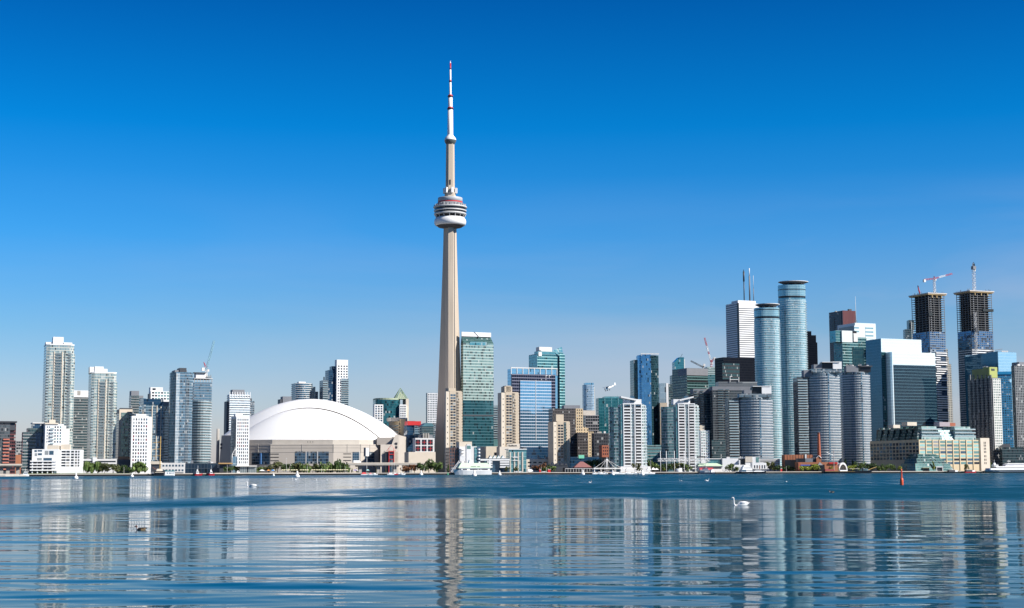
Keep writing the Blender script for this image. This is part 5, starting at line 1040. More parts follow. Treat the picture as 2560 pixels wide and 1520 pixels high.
# unfinished concrete towers with cranes
def frame_tower(label, xl, xc, xr, ytop, off, zones, hoist=None):
    t = T('unfinished_tower', label, xc, xr, ytop, off, xl=xl, group='unfinished twin towers'); w, d = t.w, t.d
    CF = solid('raw_concrete', (.21, .215, .22), .9, .15); DK_ = solid('deep_interior', (.03, .032, .04), .9, .2)
    zg, zw = t.fz(zones[0]), t.fz(zones[1])
    t.block('core', w*.12, w*.88, d*.08, d*.92, 0, t.h-1, DK_)
    fh = 3.15; zs = rng(zw, t.h-3, fh); pl = [(0, 0), (w, 0), (w, d), (0, d)]
    t.floors('floor_slab', off_poly(pl, .5), zs, CF, None, .38)
    cm = MB(); cm.box(-.3, .3, -.3, .3, 0, 1, CF); me = cm.mesh('column')
    for x, y in [(w*i/3, .3) for i in range(4)]+[(w*.5+.1, 2)]+[(.3, d*i/5) for i in range(1, 6)]+[(w-.3, d*.5), (w-.3, d)]:
        o = link('column', me, t.root, (x, y, 0)); o.scale = (1, 1, t.h-1)
    for x, y in ((w*.16, 1), (w*.66, 1)): o = link('column', me, t.root, (x, y, zg)); o.scale = (2.2, 1, t.h-1-zg)
    mb = MB(); mb.prism(off_poly(pl, 2.2), t.h-2.2, t.h-.7, solid('form_plywood', (.50, .36, .18), .8, .25)); mb.prism(off_poly(pl, 3.0), t.h-.7, t.h+.6, solid('pale_formwork', (.62, .56, .50), .8, .12)); mb.build('formwork', t.root)
    for x in (w*.2, w*.5, w*.8): t.block('formwork_prop', x-.5, x+.5, -1.6, 1, t.h-6, t.h-2.3, solid('form_plywood', (.50, .36, .18)))
    for i in range(16):
        x, y = random.choice(((random.uniform(0, w), -1), (-1, random.uniform(0, d)))); mb = MB(); mb.bar((x, y, t.h+.6), (x, y, t.h+random.uniform(1.8, 3.6)), .3, random.choice((GREY, DGREY, CREAM, ORANGE))); mb.build('guard_post', t.root)
    NET = solid('dark_net', (.03, .04, .045), .9, .2); zn = t.h-fh*(10 if hoist is None else 9)
    t.block('safety_net', -1.4, w*.18, -1.4, 1, zn, zn+4.6, NET) if hoist is None else t.block('safety_net', w*.55, w+1.6, -1.6, 1, zn, zn+3.6, NET)
    # glazed and finished floors below
    t.block('glazing', -.15, w+.1, -.15, d, zw, zg, FM('site_blue_glass', (.22, .28, .34), (.02, .08, .22), (.11, .28, .50), bay=3.2, floor=fh, mull=.14, slab=.2, metal=.55, rough=.08, dark=.22, blind=.04))
    fl = rng(4, zw, fh); t.block('lower_wall', 0, w, 0, d, 0, zw, FM('lower_dark', (.1, .13, .16), (.01, .02, .05), (.08, .16, .28), bay=1.8, floor=fh, mull=.1, slab=.2, metal=.4, dark=.2))
    BN = MB(); BN.box(-.9, w+.9, -1.4, .2, 0, 1.3, WHITE); B1 = BN.mesh('balcony'); BN = MB(); BN.box(w*.34, w+.9, -1.4, .2, 0, 1.3, WHITE); BN.box(-.9, w*.02, -1.4, .2, 0, 1.3, WHITE); B2 = BN.mesh('balcony'); BN = MB(); BN.box(-.9, w*.6, -1.4, .2, 0, 1.3, WHITE); B3 = BN.mesh('balcony')
    SB = MB(); SB.box(-1.3, .1, .3, d, 0, 1.2, WHITE2); S1 = SB.mesh('side_balcony')
    for i, z in enumerate(fl):
        link('balcony', random.choice((B1, B2, B2, B3)), t.root, (0, 0, z)); link('side_balcony', S1, t.root, (0, 0, z))
    if hoist: 
        x = t.fx(hoist); mb = MB(); lattice(mb, (x, -2.4, 0), (x, -2.4, t.h-30), 3.0, WHITE2, int(t.h/5), .22); mb.build('hoist_mast', t.root); t.block('hoist_cage', x-1.8, x+1.8, -4.6, -2.6, t.h-58, t.h-52, DGREY)
    return t
u1 = frame_tower('left unfinished concrete tower, its crane jib stretched to the right', 2285, 2328, 2367, 733, 420, (828, 880))
u1.w
u2 = frame_tower('right unfinished concrete tower with a hoist and one upright crane mast', 2398, 2433, 2486, 727, 430, (826, 872), 2446)
# stepped towers behind and right of the left one
t = T('office_tower', 'dark stepped tower top behind the left unfinished tower', 2268, 2284, 823, 800, d=24); t.body(G_TEALD); t.pbox('upper_step', 2273, 2287, 800, 824, 4, 20, G_TEALD); t.block('pale_edge', t.w+.1, t.fx(2293), 2, 10, 0, t.fz(805), FM('cream_edge', (.6, .6, .55), (.2, .3, .3), (.4, .5, .48), bay=3, floor=3.4, mull=.3, slab=.3, metal=.2))
t = T('office_tower', 'pale stone stepped tower right of the left unfinished tower', 2360, 2374, 872, 700, d=24)
PS = FM('stone_windows', (.56, .53, .45), (.05, .06, .07), (.2, .24, .25), bay=2.2, floor=3.6, mull=.5, slab=.45, metal=.2, dark=.3); t.body(PS); t.block('step', t.w, t.fx(2379), 1, 20, 0, t.fz(892), PS); t.block('step', t.fx(2379), t.fx(2385), 2, 20, 0, t.fz(910), PS)
t = T('office_building', 'blue glass office with a slanting top beside the right edge', 2500, 2546, 880, 330, xl=2416)
LB = FM('light_blue_wall', (.42, .62, .76), (.34, .58, .74), (.40, .66, .82), bay=1.5, floor=4, mull=.04, slab=.06, metal=.65, rough=.08, dark=0, blind=0, tilt=.005)
w, d = t.w, t.d; t.block('front_wall', 0, w, 0, d, 0, t.h, LB); z2 = t.fz(892, 0, d); mb = MB()
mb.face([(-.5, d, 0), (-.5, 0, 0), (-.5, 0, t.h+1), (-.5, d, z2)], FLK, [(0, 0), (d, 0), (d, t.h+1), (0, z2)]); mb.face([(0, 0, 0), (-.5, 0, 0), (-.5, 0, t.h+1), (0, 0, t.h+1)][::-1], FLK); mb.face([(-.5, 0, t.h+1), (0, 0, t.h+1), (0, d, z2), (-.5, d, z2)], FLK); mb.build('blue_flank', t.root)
mb = MB(); mb.bar((t.fx(2482), 10, t.fz(879)), (t.fx(2527), 10, t.fz(870)), .35, GREY); mb.bar((t.fx(2490), 10, t.h), (t.fx(2508), 10, t.fz(874)), .25, GREY); mb.build('roof_boom', t.root)
mb = MB()
for i in range(12): mb.box(t.fx(2514)+i*.9, t.fx(2514)+i*.9+.4, 1, 1.4, t.h, t.h+2.2, WHITE2)
mb.build('roof_rail', t.root)
# shaded concrete condominium with green roof box
t = T('condo_tower', 'shaded concrete condominium with a yellow green roof box and a sunlit front', 2484, 2505, 944, 90, xl=2420, d=44)
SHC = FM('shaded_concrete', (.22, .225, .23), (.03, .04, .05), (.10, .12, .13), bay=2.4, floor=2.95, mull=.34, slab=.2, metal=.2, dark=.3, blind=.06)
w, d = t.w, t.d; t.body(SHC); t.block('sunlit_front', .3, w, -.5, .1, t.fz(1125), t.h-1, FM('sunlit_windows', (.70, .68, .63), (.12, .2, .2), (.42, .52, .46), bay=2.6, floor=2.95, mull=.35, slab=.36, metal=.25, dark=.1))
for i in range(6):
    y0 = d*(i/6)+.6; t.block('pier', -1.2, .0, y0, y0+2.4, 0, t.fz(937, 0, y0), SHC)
    mb = MB(); mb.box(-1.0, .1, y0+3, y0+6, 0, 1.1, CONC); me = mb.mesh('balcony')
    for z in rng(4, t.h-6, 2.95)[:16 if i else 20]: link('balcony', me, t.root, (0, 0, z))
t.block('rear_slab', w, w+.6, 4, 30, 0, t.h, SHC)
YG = solid('yellow_green_panel', (.42, .46, .14), .7, .1); ya = t.fy(2504, 925) if False else 3
t.block('roof_box', t.fx(2484.5), t.fx(2504), 3, 14, t.h, t.fz(917), YG); t.block('roof_box_wing', -1, t.fx(2484), 6, 34, t.h, t.fz(920), solid('olive_panel', (.22, .25, .10), .7, .1)); t.block('roof_vent', t.fx(2489), t.fx(2497), 2.7, 3, t.fz(926), t.fz(921), DGREY)
for i in range(5): t.block('roof_vent', -1, 0.6, 4+i*8.5, 6+i*8.5, t.h, t.h+2, WHITE2)
t.roofkit(4, t.fz(917), .1, .8)
t = T('condo_tower', 'blue panelled condominium behind the sunlit concrete front', 2500, 2528, 946, 240, d=26)
BP = FM('blue_panel', (.02, .22, .42), (.02, .08, .14), (.12, .28, .38), bay=2.8, floor=2.95, mull=.3, slab=.36, metal=.3, dark=.15, blind=.12); t.body(BP); t.pbox('blue_roof', 2478, 2530, 929, 936, 1, 20, solid('blue_roof_panel', (.02, .26, .50), .4)); t.pbox('blue_step', 2483, 2529, 936, 947, 2, 22, BP); t.block('side_step', t.w, t.fx(2535), 2, 22, 0, t.h-5, BP)
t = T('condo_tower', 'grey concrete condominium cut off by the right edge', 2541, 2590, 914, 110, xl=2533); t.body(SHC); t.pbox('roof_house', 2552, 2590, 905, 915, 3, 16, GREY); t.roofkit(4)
t = T('warehouse', 'low dark building below the right condominiums', 2506, 2560, 1118, 70, d=22); t.body(G_TEALD); t.poly('pitched_roof', [(-1, 0), (t.w*.4, 0), (t.w*.4, 20), (-1, 20)], t.h, t.fz(1110), DGREY, polytop=[(4, 4), (t.w*.4, 4), (t.w*.4, 16), (4, 16)])
# terminal building with sunlit tan front
t = T('terminal_building', 'long tan terminal building with green windows and glass upper storeys', 2298, 2449, 1099, 22, xl=2149)
w, d = t.w, t.d; TAN2 = solid('tan_frame', (.62, .50, .33), .8, .06)
t.block('wall', 0, w, 0, d, 0, t.h, TAN2)
nb = 9; bw = w/nb
for i in range(nb+1): t.block('pier', bw*i-.55, bw*i+.55, -.7, .1, 0, t.h, TAN2, TAN2)
for j, (q0, q1) in enumerate(((1102, 1107), (1110.5, 1116), (1119, 1124.5), (1127.5, 1133.5), (1137, 1142.5), (1146, 1151.5), (1155, 1160.5))):
    t.wins([(bw*i+.9, t.fz(q1)) for i in range(nb)], bw-1.8, t.fz(q0)-t.fz(q1), (WING, WIN3, WIN2, solid('mint_window', (.30, .52, .50), .15, .15)) if j < 5 else (WIN, WIN2, WING), wts=(4, 1, 1, 3) if j < 5 else (4, 2, 1))
ny = 15; by = d/ny
for j in range(6):
    q = t.fz(1105+9*j); t.wins([(by*i+.8, q-3.4) for i in range(ny)][:3 if j > 4 else 20], by-1.6, 2.9, (WIN, WIN2, G_TEALD), side='left', name='side_window', wts=(4, 2, 2))
x0, x1 = w, t.fx(2471); t.block('end_pavilion', x0+.4, x1, -1.5, 20, 0, t.fz(1094), CREAM); xm = (x0+x1)/2
t.wins([(xm-1.4+1.8*k, t.fz(q+6)) for q in (1103, 1110, 1118, 1126, 1137, 1146, 1154.5) for k in (0, 1)], .9, 2.3, (BLACK,), off=-1.5, name='slot_window')
# stepped glass storeys
UPG = FM('upper_green_glass', (.42, .56, .54), (.10, .28, .29), (.42, .60, .58), bay=1.7, floor=3.3, mull=.18, slab=.2, metal=.35, dark=.2, blind=.12); UPD = FM('upper_dark_glass', (.10, .17, .17), (.01, .05, .055), (.06, .16, .16), bay=1.7, floor=3.3, mull=.14, slab=.18, metal=.35, dark=.2, blind=.1)
za, zb = t.h, t.fz(1065); hh = (zb-za)/4
for p0, p1 in ((2311, 2353), (2394, 2438)):
    xx, xy = t.fx(p0), t.fx(p1)
    for k in range(4): t.block('glass_storey', xx-2+1.0*k, xy+2.5-1.3*k, 2+1.2*k, 26, za+hh*k, za+hh*(k+1), UPG)
    t.floors('storey_slab', [(xx-2, 1.4), (xy+2, 1.4), (xy+2, 20), (xx-2, 20)], [za+hh*k for k in (1, 2, 3)], WHITE2, RAIL, .3)
t.poly('atrium_roof', [(t.fx(2353), 3), (t.fx(2394), 3), (t.fx(2394), 22), (t.fx(2353), 22)], za, t.fz(1074), UPG, polytop=[(t.fx(2358), 8), (t.fx(2386), 8), (t.fx(2386), 20), (t.fx(2358), 20)])
for i in range(7):
    y0 = 4+i*(d-12)/7; y1 = y0+(d-12)/7-2
    for k in range(4): t.block('west_storey', .8+1.2*k, 12, y0+.6*k, y1-.6*k, za+hh*k, za+hh*(k+1), UPD)
    t.block('west_link', 5, 14, y1-1, y1+4, za, zb-2, BLACK)
for p0, p1, q0, q1, m in ((2285, 2309, 1055, 1064, CREAM), (2250, 2267, 1062, 1070, CREAM), (2366, 2392, 1055, 1066, solid('mauve_roof_box', (.40, .34, .36), .8)), (2392, 2406, 1057, 1065, BRICK)): t.pbox('roof_house', p0, p1, q0, q1, 12, 22, m)
# glass lean-to at the corner
z2, z3 = t.fz(1170), t.fz(1135); mb = MB(); SL = FM('green_atrium', (.12, .22, .21), (.02, .09, .09), (.06, .18, .17), bay=2.2, floor=2.6, mull=.1, slab=.12, metal=.4, dark=.15, blind=.03)
for k, (e, q0, q1) in enumerate(((16, 1180, 1159), (10, 1159, 1146), (5, 1146, 1135))): mb.prism([(-e, -e*.9), (t.fx(2335)+e*.9, -e*.9), (t.fx(2335)+e*.9, 0), (-e, 14)], max(0, t.fz(q0)), t.fz(q1), SL, SL, polytop=[(-e+2, -e*.9+3), (t.fx(2335)+e*.9-4, -e*.9+3), (t.fx(2335)+e*.9-4, 0), (-e+2, 14)])
mb.build('glass_lean_to', t.root)

# ------------------------------------------------------------------ cranes
def crane(label, t, px, q0, q1, jib, counter, col, wdt=2.2, cab=True, mastmats=None, y=10):
    x = t.fx(px, q1); b = t.O+t.ax*x+t.ay*y; b.z = t.fz(q1)+t.O.z
    r = empty('tower_crane', b, t.th, label, 'crane', 'tower cranes on the skyline'); H = t.fz(q0)-t.fz(q1)
    mb = MB(); lattice(mb, (0, 0, 0), (0, 0, H), wdt, WHITE, max(4, int(H/3)), .22, mats=mastmats); mb.build('mast', r)
    L_ = lambda p: (t.fx(p[0], p[1])-x, 0, t.fz(p[1])-t.fz(q1))
    mb = MB(); a, c = (0, 0, H), L_(jib); n = max(5, int((Vector(c)-Vector(a)).length/4)); lattice(mb, a, c, 1.7, col[0], n, .2, mats=col); mb.build('jib', r)
    mb = MB(); c = L_(counter); lattice(mb, (0, 0, H), c, 1.7, col[0], 4, .2); mb.build('counter_jib', r)
    mb = MB(); mb.box(c[0]-1.6, c[0]+1.6, -1.4, 1.4, c[2]-3.4, c[2]+.3, WHITE2); mb.build('counterweight', r)
    if cab: mb = MB(); mb.box(.9, 3.0, -1, 1, H-2.6, H-.2, WHITE2); mb.build('cab', r)
    return r
PINK = solid('crane_red', (.50, .07, .09), .5, .1)
cr = crane('red and white hammerhead crane on the left unfinished tower, jib to the right', u1, 2348, 693, 732, (2392, 678), (2322, 697), (PINK, PINK, WHITE, WHITE, WHITE, PINK, PINK), 2.6)
mb = MB(); mb.bar((0, 0, u1.fz(693)-u1.fz(732)), (0, 0, u1.fz(687)-u1.fz(732)), .9, PINK); mb.build('slewing_head', cr)
cr = crane('white crane mast on the right unfinished tower with its jib seen end on', u2, 2452, 668, 726, (2451, 654), (2450.5, 663), (DGREY,), 3.4, True, None, 14)
mb = MB(); H = u2.fz(668)-u2.fz(726); mb.box(-2.4, 2.6, -2.5, 2.5, H-.5, H+4, GREY); mb.bar((-1.6, 0, H+4), (-.5, 0, H+9), .7, CONC); mb.bar((2.4, 0, H+4), (.6, 0, H+10), .5, DGREY); mb.build('slewing_head', cr)
x = u1.fx(2318, 731); b = u1.O+u1.ax*u1.fx(2320, 731)+u1.ay*18; r = empty('boom', (b.x, b.y, u1.O.z+u1.h+.6), u1.th, 'short red placing boom leaning on top of the left unfinished tower', 'concrete boom'); mb = MB(); mb.bar((0, 0, 0), (-1.6, 0, 5.5), 1.0, PINK, 6); mb.bar((-1.6, 0, 5), (-3.2, 0, 12), .9, PINK, 6, .7); mb.build('arm', r); mb = MB(); mb.box(-1.5, 1.5, -1.5, 1.5, -.6, .8, GREY); mb.build('base', r)
cr = crane('pale blue luffing crane on the dark round tower, jib pointing steeply up', tower_c, 520, 921, 945, (540, 848), (512, 918), (solid('crane_blue', (.34, .56, .64), .5),), 2.0, True, None, 10)
mb = MB(); H = tower_c.fz(921)-tower_c.fz(945); mb.bar((-1, 0, H), (-3.2, 0, tower_c.fz(903)-tower_c.fz(945)), .35, PINK); mb.bar((-3.2, 0, tower_c.fz(903)-tower_c.fz(945)), (1.5, 0, H), .3, PINK); mb.build('a_frame', cr)
cr = crane('red and white luffing crane behind the black office', cr2, 1781, 905, 917, (1764, 843), (1789, 893), (PINK, WHITE, WHITE, PINK, WHITE, WHITE, PINK, PINK), 2.4, True, (PINK, WHITE), 8)
cr = crane('small dark luffing crane lying low over the dark green office', cr2, 1765, 916, 919, (1733, 900), (1767, 908), (DGREY,), 1.4, False, None, 20)

# ------------------------------------------------------------------ elevated road
def road(label, p0, p1, off, q0, q1, piers):
    a, b = at_off(p0, off), at_off(p1, off); o = a.copy(); an = math.atan2((b-a).y, (b-a).x); r = empty('elevated_road', (o.x, o.y, GZ), an, label, 'road bridge'); Ln = (b-a).length
    z0 = at_Y(p1, q1, b.y).z-GZ; z1 = at_Y(p1, q0, b.y).z-GZ
    mb = MB(); mb.box(0, Ln, 0, 16, z0, z1-.6, CONC, ROOFM); mb.build('deck', r); mb = MB(); mb.box(0, Ln, -.3, .1, z1-.6, z1+.5, STONE); mb.build('barrier', r)
    for px in piers: c = at_off(px, off); x = (c-a).length; mb = MB(); mb.box(x-1.6, x+1.6, 4, 8, 0, z0, CONC); mb.box(x-3.5, x+3.5, 2, 12, z0-1.4, z0-.01, CONC); mb.build('pier', r)
road('grey elevated expressway passing right of the stadium', 845, 1062, 165, 1157.5, 1163, (868, 903, 948, 990, 1030))
road('grey elevated expressway stub at the far left', -40, 55, 110, 1161, 1165, (4, 20, 45))

# ------------------------------------------------------------------ trees
def leafmat(name, c):
    m, t, b = newmat(name); N = t.nodes.new; K = t.links.new
    oi = N('ShaderNodeObjectInfo'); n = N('ShaderNodeTexNoise'); n.inputs['Scale'].default_value = .35; ge = N('ShaderNodeNewGeometry'); K(ge.outputs['Position'], n.inputs['Vector'])
    h = N('ShaderNodeHueSaturation'); h.inputs['Color'].default_value = (*c, 1)
    r = N('ShaderNodeMapRange'); r.inputs[1].default_value = .3; r.inputs[2].default_value = .7; r.inputs[3].default_value = .6; r.inputs[4].default_value = 1.5; K(n.outputs['Fac'], r.inputs[0]); K(r.outputs[0], h.inputs['Value'])
    K(h.outputs[0], b.inputs['Base Color']); b.inputs['Roughness'].default_value = .6; b.inputs['Specular IOR Level'].default_value = .25; return m
LEAF = {'dark': [leafmat('dark_leaf', (.034, .062, .022)), leafmat('mid_leaf', (.062, .105, .028))],
        'green': [leafmat('mid_leaf', (.062, .105, .028)), leafmat('light_leaf', (.12, .17, .045))],
        'olive': [leafmat('olive_leaf', (.11, .12, .04)), leafmat('olive_dark_leaf', (.065, .075, .03))],
        'yellow': [leafmat('yellow_green_leaf', (.30, .31, .05)), leafmat('lime_leaf', (.19, .25, .045))],
        'rust': [leafmat('rust_leaf', (.19, .075, .03)), leafmat('brown_leaf', (.11, .06, .028))]}
BARK = solid('bark', (.07, .05, .035), .9, .2, .8)
def crown_mesh(kind, shape, seed):
    rd = random.Random(seed); mb = MB(); mats = LEAF[kind]; lobes = []
    if shape == 'broad': lobes = [(rd.uniform(-.62, .62), rd.uniform(-.6, .6), rd.uniform(.30, .78), rd.uniform(.22, .40)) for _ in range(11)]
    elif shape == 'willow': lobes = [(rd.uniform(-.66, .66), rd.uniform(-.6, .6), rd.uniform(.20, .74), rd.uniform(.24, .36)) for _ in range(13)]
    else: lobes = [(rd.uniform(-.4, .4)*(1.1-z), rd.uniform(-.4, .4)*(1.1-z), z, .34*(1.15-z)) for z in [.22, .3, .4, .5, .6, .7, .8, .9]]
    for (cx, cy, cz, r) in lobes:
        for _ in range(46):
            d = Vector((rd.gauss(0, 1), rd.gauss(0, 1), rd.gauss(0, 1))).normalized(); q = r*rd.uniform(.72, 1.08)
            p = Vector((cx, cy, cz))+Vector((d.x*q, d.y*q, d.z*q*(.62 if shape != 'willow' else .8)))
            if p.z < .06: continue
            s = rd.uniform(.045, .10); n = (d+Vector((rd.gauss(0, .6), rd.gauss(0, .6), rd.gauss(0, .6)))).normalized(); a = n.orthogonal().normalized(); b = n.cross(a)
            st = 2.0 if shape == 'willow' and d.z < .3 else 1.0
            if st > 1: b = Vector((rd.gauss(0, .15), rd.gauss(0, .15), -1)).normalized(); a = b.cross(n).normalized()
            m = mats[0] if rd.random() < .5 else mats[1]
            mb.face([p+a*s, p+b*s*st, p-a*s, p-b*s*st], m)
    return mb.mesh('crown')
CROWNS = {}
def trunk_mesh():
    mb = MB(); mb.bar((0, 0, 0), (0, 0, .45), .05, BARK, 7, .03)
    for a in range(5): mb.bar((0, 0, .25+.04*a), (.35*math.cos(a*1.3), .35*math.sin(a*1.3), .6+.03*a), .02, BARK, 5, .008)
    return mb.mesh('trunk')
TRUNK = trunk_mesh()
def tree(px, top, wpx, off, kind, shape, label, group='waterfront trees', base=GZ, name='tree'):
    p = at_off(px, off); m = p.y/3876; H = at_Y(px, top, p.y).z-base; W = wpx*m*1.2
    key = (kind, shape, int(px) % 3)
    if key not in CROWNS: CROWNS[key] = crown_mesh(kind, shape, hash(px) % 977)
    r = empty(name, (p.x, p.y, base), random.uniform(0, 6.28), label, 'tree', group)
    c = link('crown', CROWNS[key], r); c.scale = (W/1.72, W/1.72, H*1.02)
    k = link('trunk', TRUNK, r); k.scale = (W/1.9, W/1.9, H)
PK = GZ+.5
for a in ((200, 1163, 17, 34, 'dark', 'broad', 'dark bushy tree nearest the white terraced low rise'),
          (217, 1151, 30, 40, 'green', 'willow', 'tall drooping willow right of the white low rise, before the parking garage'),
          (244, 1152, 30, 44, 'green', 'willow', 'second tall willow before the stair tower of the parking garage'),
          (262, 1157, 22, 40, 'olive', 'broad', 'olive tree between the willows and the wide park bush'),
          (283, 1160, 36, 34, 'olive', 'broad', 'wide olive green tree before the parking garage'),
          (303, 1162, 24, 42, 'dark', 'broad', 'dark tree before the dark wing of the parking garage'),
          (346, 1153, 42, 36, 'green', 'willow', 'big round willow before the white window tower'),
          (329, 1166, 16, 30, 'dark', 'broad', 'low dark bush at the left foot of the round willow')): tree(*a, base=PK)
for a in ((570, 1166, 20, 40, 'dark', 'broad', 'dark tree under the orange canopy left of the park pavilion'),
          (588, 1164, 24, 44, 'dark', 'broad', 'dark round tree just left of the park pavilion'),
          (648, 1166, 14, 40, 'green', 'broad', 'small green tree at the right end of the park pavilion'),
          (671, 1161, 24, 46, 'olive', 'broad', 'olive tree first in the row before the dome, at its left end'),
          (694, 1154, 32, 50, 'olive', 'broad', 'taller olive tree under the left louvres of the dome wall'),
          (717, 1159, 24, 44, 'dark', 'broad', 'dark tree left of the middle window bays of the dome'),
          (744, 1155, 30, 52, 'olive', 'willow', 'olive willow below the left middle window bay of the dome'),
          (762, 1156, 26, 46, 'green', 'willow', 'green willow below the centre window bay of the dome'),
          (782, 1158, 24, 50, 'olive', 'broad', 'olive tree below the middle window bay mullion of the dome'),
          (803, 1154, 30, 46, 'green', 'willow', 'green willow below the right middle window bay of the dome'),
          (827, 1154, 30, 50, 'green', 'willow', 'green willow right of the middle window bays of the dome'),
          (852, 1147, 30, 44, 'dark', 'willow', 'tallest dark willow in the row before the dome'),
          (867, 1158, 14, 40, 'green', 'willow', 'slim green tree at the right end of the row before the dome')): tree(*a, base=GZ+.3)
for px in (880, 892, 918, 941, 965): tree(px, 1170, 6, 60, 'olive', 'cone', 'thin young street tree under the elevated expressway', 'young trees under the expressway')
for a in ((1016, 1162, 26, 40, 'rust', 'broad', 'rust coloured tree left of the dark trees by the concrete tower foot'),
          (1036, 1160, 26, 46, 'rust', 'broad', 'taller rust coloured tree touching the dark trees by the concrete tower'),
          (1055, 1154, 26, 44, 'dark', 'broad', 'dark green tree beside the rust coloured trees'),
          (1072, 1147, 34, 50, 'dark', 'broad', 'tallest dark tree before the foot of the concrete tower'),
          (1094, 1153, 24, 44, 'green', 'broad', 'green tree at the right of the dark clump by the concrete tower'),
          (1121, 1160, 13, 22, 'dark', 'cone', 'narrow dark conifer left of the harbour restaurant ship'),
          (1266, 1165, 12, 30, 'olive', 'broad', 'small tree before the marina gables'), (1289, 1166, 12, 30, 'olive', 'broad', 'small tree before the stone framed glass building'),
          (1349, 1156, 28, 60, 'rust', 'broad', 'brown tree before the peach coloured garage'),
          (1362, 1168, 16, 24, 'green', 'broad', 'low green bush left of the red kiosk'), (1378, 1164, 22, 26, 'green', 'broad', 'low green tree before the beige tower with the roof shaft'), (1370, 1158, 20, 70, 'dark', 'broad', 'dark tree behind the low bushes by the beige tower'),
          (1470, 1150, 30, 90, 'dark', 'broad', 'dark tree behind the hip roofed pavilion'), (1492, 1148, 32, 96, 'olive', 'broad', 'olive tree below the orange brick cube'), (1514, 1152, 24, 86, 'dark', 'broad', 'dark tree behind the footbridge pylon'),
          (1590, 1157, 20, 36, 'olive', 'broad', 'olive tree at the foot of the left white condominium'),
          (1626, 1149, 26, 100, 'dark', 'broad', 'dark tree between the two white condominiums'), (1640, 1155, 26, 80, 'green', 'broad', 'green tree left of the canopy masts'), (1664, 1156, 28, 80, 'dark', 'broad', 'dark tree behind the leftmost canopy masts'),
          (1690, 1156, 28, 84, 'olive', 'broad', 'olive tree behind the third canopy mast'), (1716, 1158, 26, 80, 'green', 'broad', 'green tree behind the canopy trusses'), (1662, 1168, 9, 20, 'yellow', 'broad', 'small bright yellow green bush by the canopy masts'),
          (1789, 1162, 13, 22, 'green', 'broad', 'small round tree left of the white pavilions'), (1804, 1162, 11, 22, 'green', 'cone', 'small pointed tree before the white pavilions'), (1824, 1158, 20, 24, 'green', 'broad', 'bushy green tree left of the white ferry'), (1842, 1166, 12, 20, 'green', 'broad', 'low green bush touching the white ferry'),
          (1926, 1153, 28, 60, 'olive', 'broad', 'grey green tree right of the moored schooner'), (1948, 1162, 24, 44, 'dark', 'broad', 'dark tree left of the brick museum wall'), (1976, 1162, 30, 40, 'dark', 'broad', 'dark tree touching the brick museum wall'),
          (2012, 1163, 24, 14, 'yellow', 'broad', 'yellow green bush at the left end of the brick museum wall'), (2035, 1160, 30, 14, 'yellow', 'broad', 'largest yellow green bush before the brick museum'), (2074, 1162, 22, 14, 'yellow', 'broad', 'yellow green bush before the red canopy'), (2091, 1164, 14, 14, 'yellow', 'broad', 'small yellow green bush left of the white arch tent'),
          (2126, 1160, 18, 24, 'yellow', 'broad', 'yellow green bush right of the white arch tent'), (2114, 1147, 16, 120, 'dark', 'cone', 'dark pointed tree behind the white arch tent'), (2132, 1150, 16, 120, 'dark', 'cone', 'second dark pointed tree by the terminal corner'),
          (2147, 1152, 28, 30, 'green', 'broad', 'green tree at the left corner of the terminal building'), (2176, 1157, 34, 26, 'dark', 'broad', 'wide dark tree before the shaded terminal wall'), (2199, 1163, 20, 22, 'green', 'broad', 'green bush right of the bow of the dark schooner'),
          (2213, 1158, 24, 24, 'green', 'broad', 'green tree before the middle of the shaded terminal wall'), (2232, 1161, 14, 22, 'green', 'broad', 'small green tree behind the orange marker'), (2247, 1164, 12, 18, 'yellow', 'broad', 'small round bright tree just left of the orange marker'),
          (2333, 1153, 13, 8, 'yellow', 'cone', 'bright yellow green pointed tree before the glass lean to'), (2416, 1160, 12, 8, 'olive', 'broad', 'small olive tree at the sunlit terminal front'), (2477, 1154, 18, 30, 'dark', 'cone', 'dark tree between the terminal and the cruise ship')): tree(*a)

# ------------------------------------------------------------------ small buildings on the quay
def hall(name, label, x0, x1, yt, off, mat, d=12, cat='building', group=None, ybot=None, th=R(8)):
    t = T(name, label, x0, x1, yt, off, d=d, th=th, cat=cat, group=group); t.body(mat); return t
t = hall('office_block', 'long pale grey low block with windows behind the ship mast', 402, 462, 1157, 70, WHITE2, 14); t.grid(1, t.w-.5, 7, .8, t.h-.5, 2, .6, .4, mats=(WIN2,)); t.block('colonnade', 2, t.w-1, -1, -.1, .4, 1.2, GREY)
t = hall('office_block', 'long dark blue low block behind the two red tugboats', 462, 560, 1158, 70, FM('low_dark', (.05, .07, .09), (.01, .03, .06), (.03, .07, .12), bay=3, floor=4.5, mull=.08, slab=.1, metal=.3), 14); t.roofkit(3)
t = hall('market_hall', 'low white roofed hall between the round willow and the ship mast', 378, 400, 1154, 60, DGREY, 12); t.block('roof', -.6, t.w+.5, -1, 12, t.h-2.4, t.h+.3, CREAM); t.block('lower_front', 0, t.w, -.4, .1, 0, 1.6, GREY)
t = hall('canopy_roof', 'tilted orange timber canopy left of the white framed lift tower', 549, 572, 1160, 60, DGREY, 8); t.poly('roof', [(-1, -3), (t.w+3, -3), (t.w+3, 8), (-1, 8)], t.h, t.h+1.1, solid('orange_timber', (.55, .34, .14)))
t = hall('park_pavilion', 'white flat roofed park pavilion below the white window tower by the dome', 600, 641, 1166, 40, FM('pavilion_glass', (.6, .62, .62), (.2, .26, .28), (.4, .46, .46), bay=2, floor=6, mull=.1, slab=.1, metal=.3, blind=.2), 10); t.block('roof', -4, t.w+.4, -2, 10, t.h, t.h+.7, WHITE)
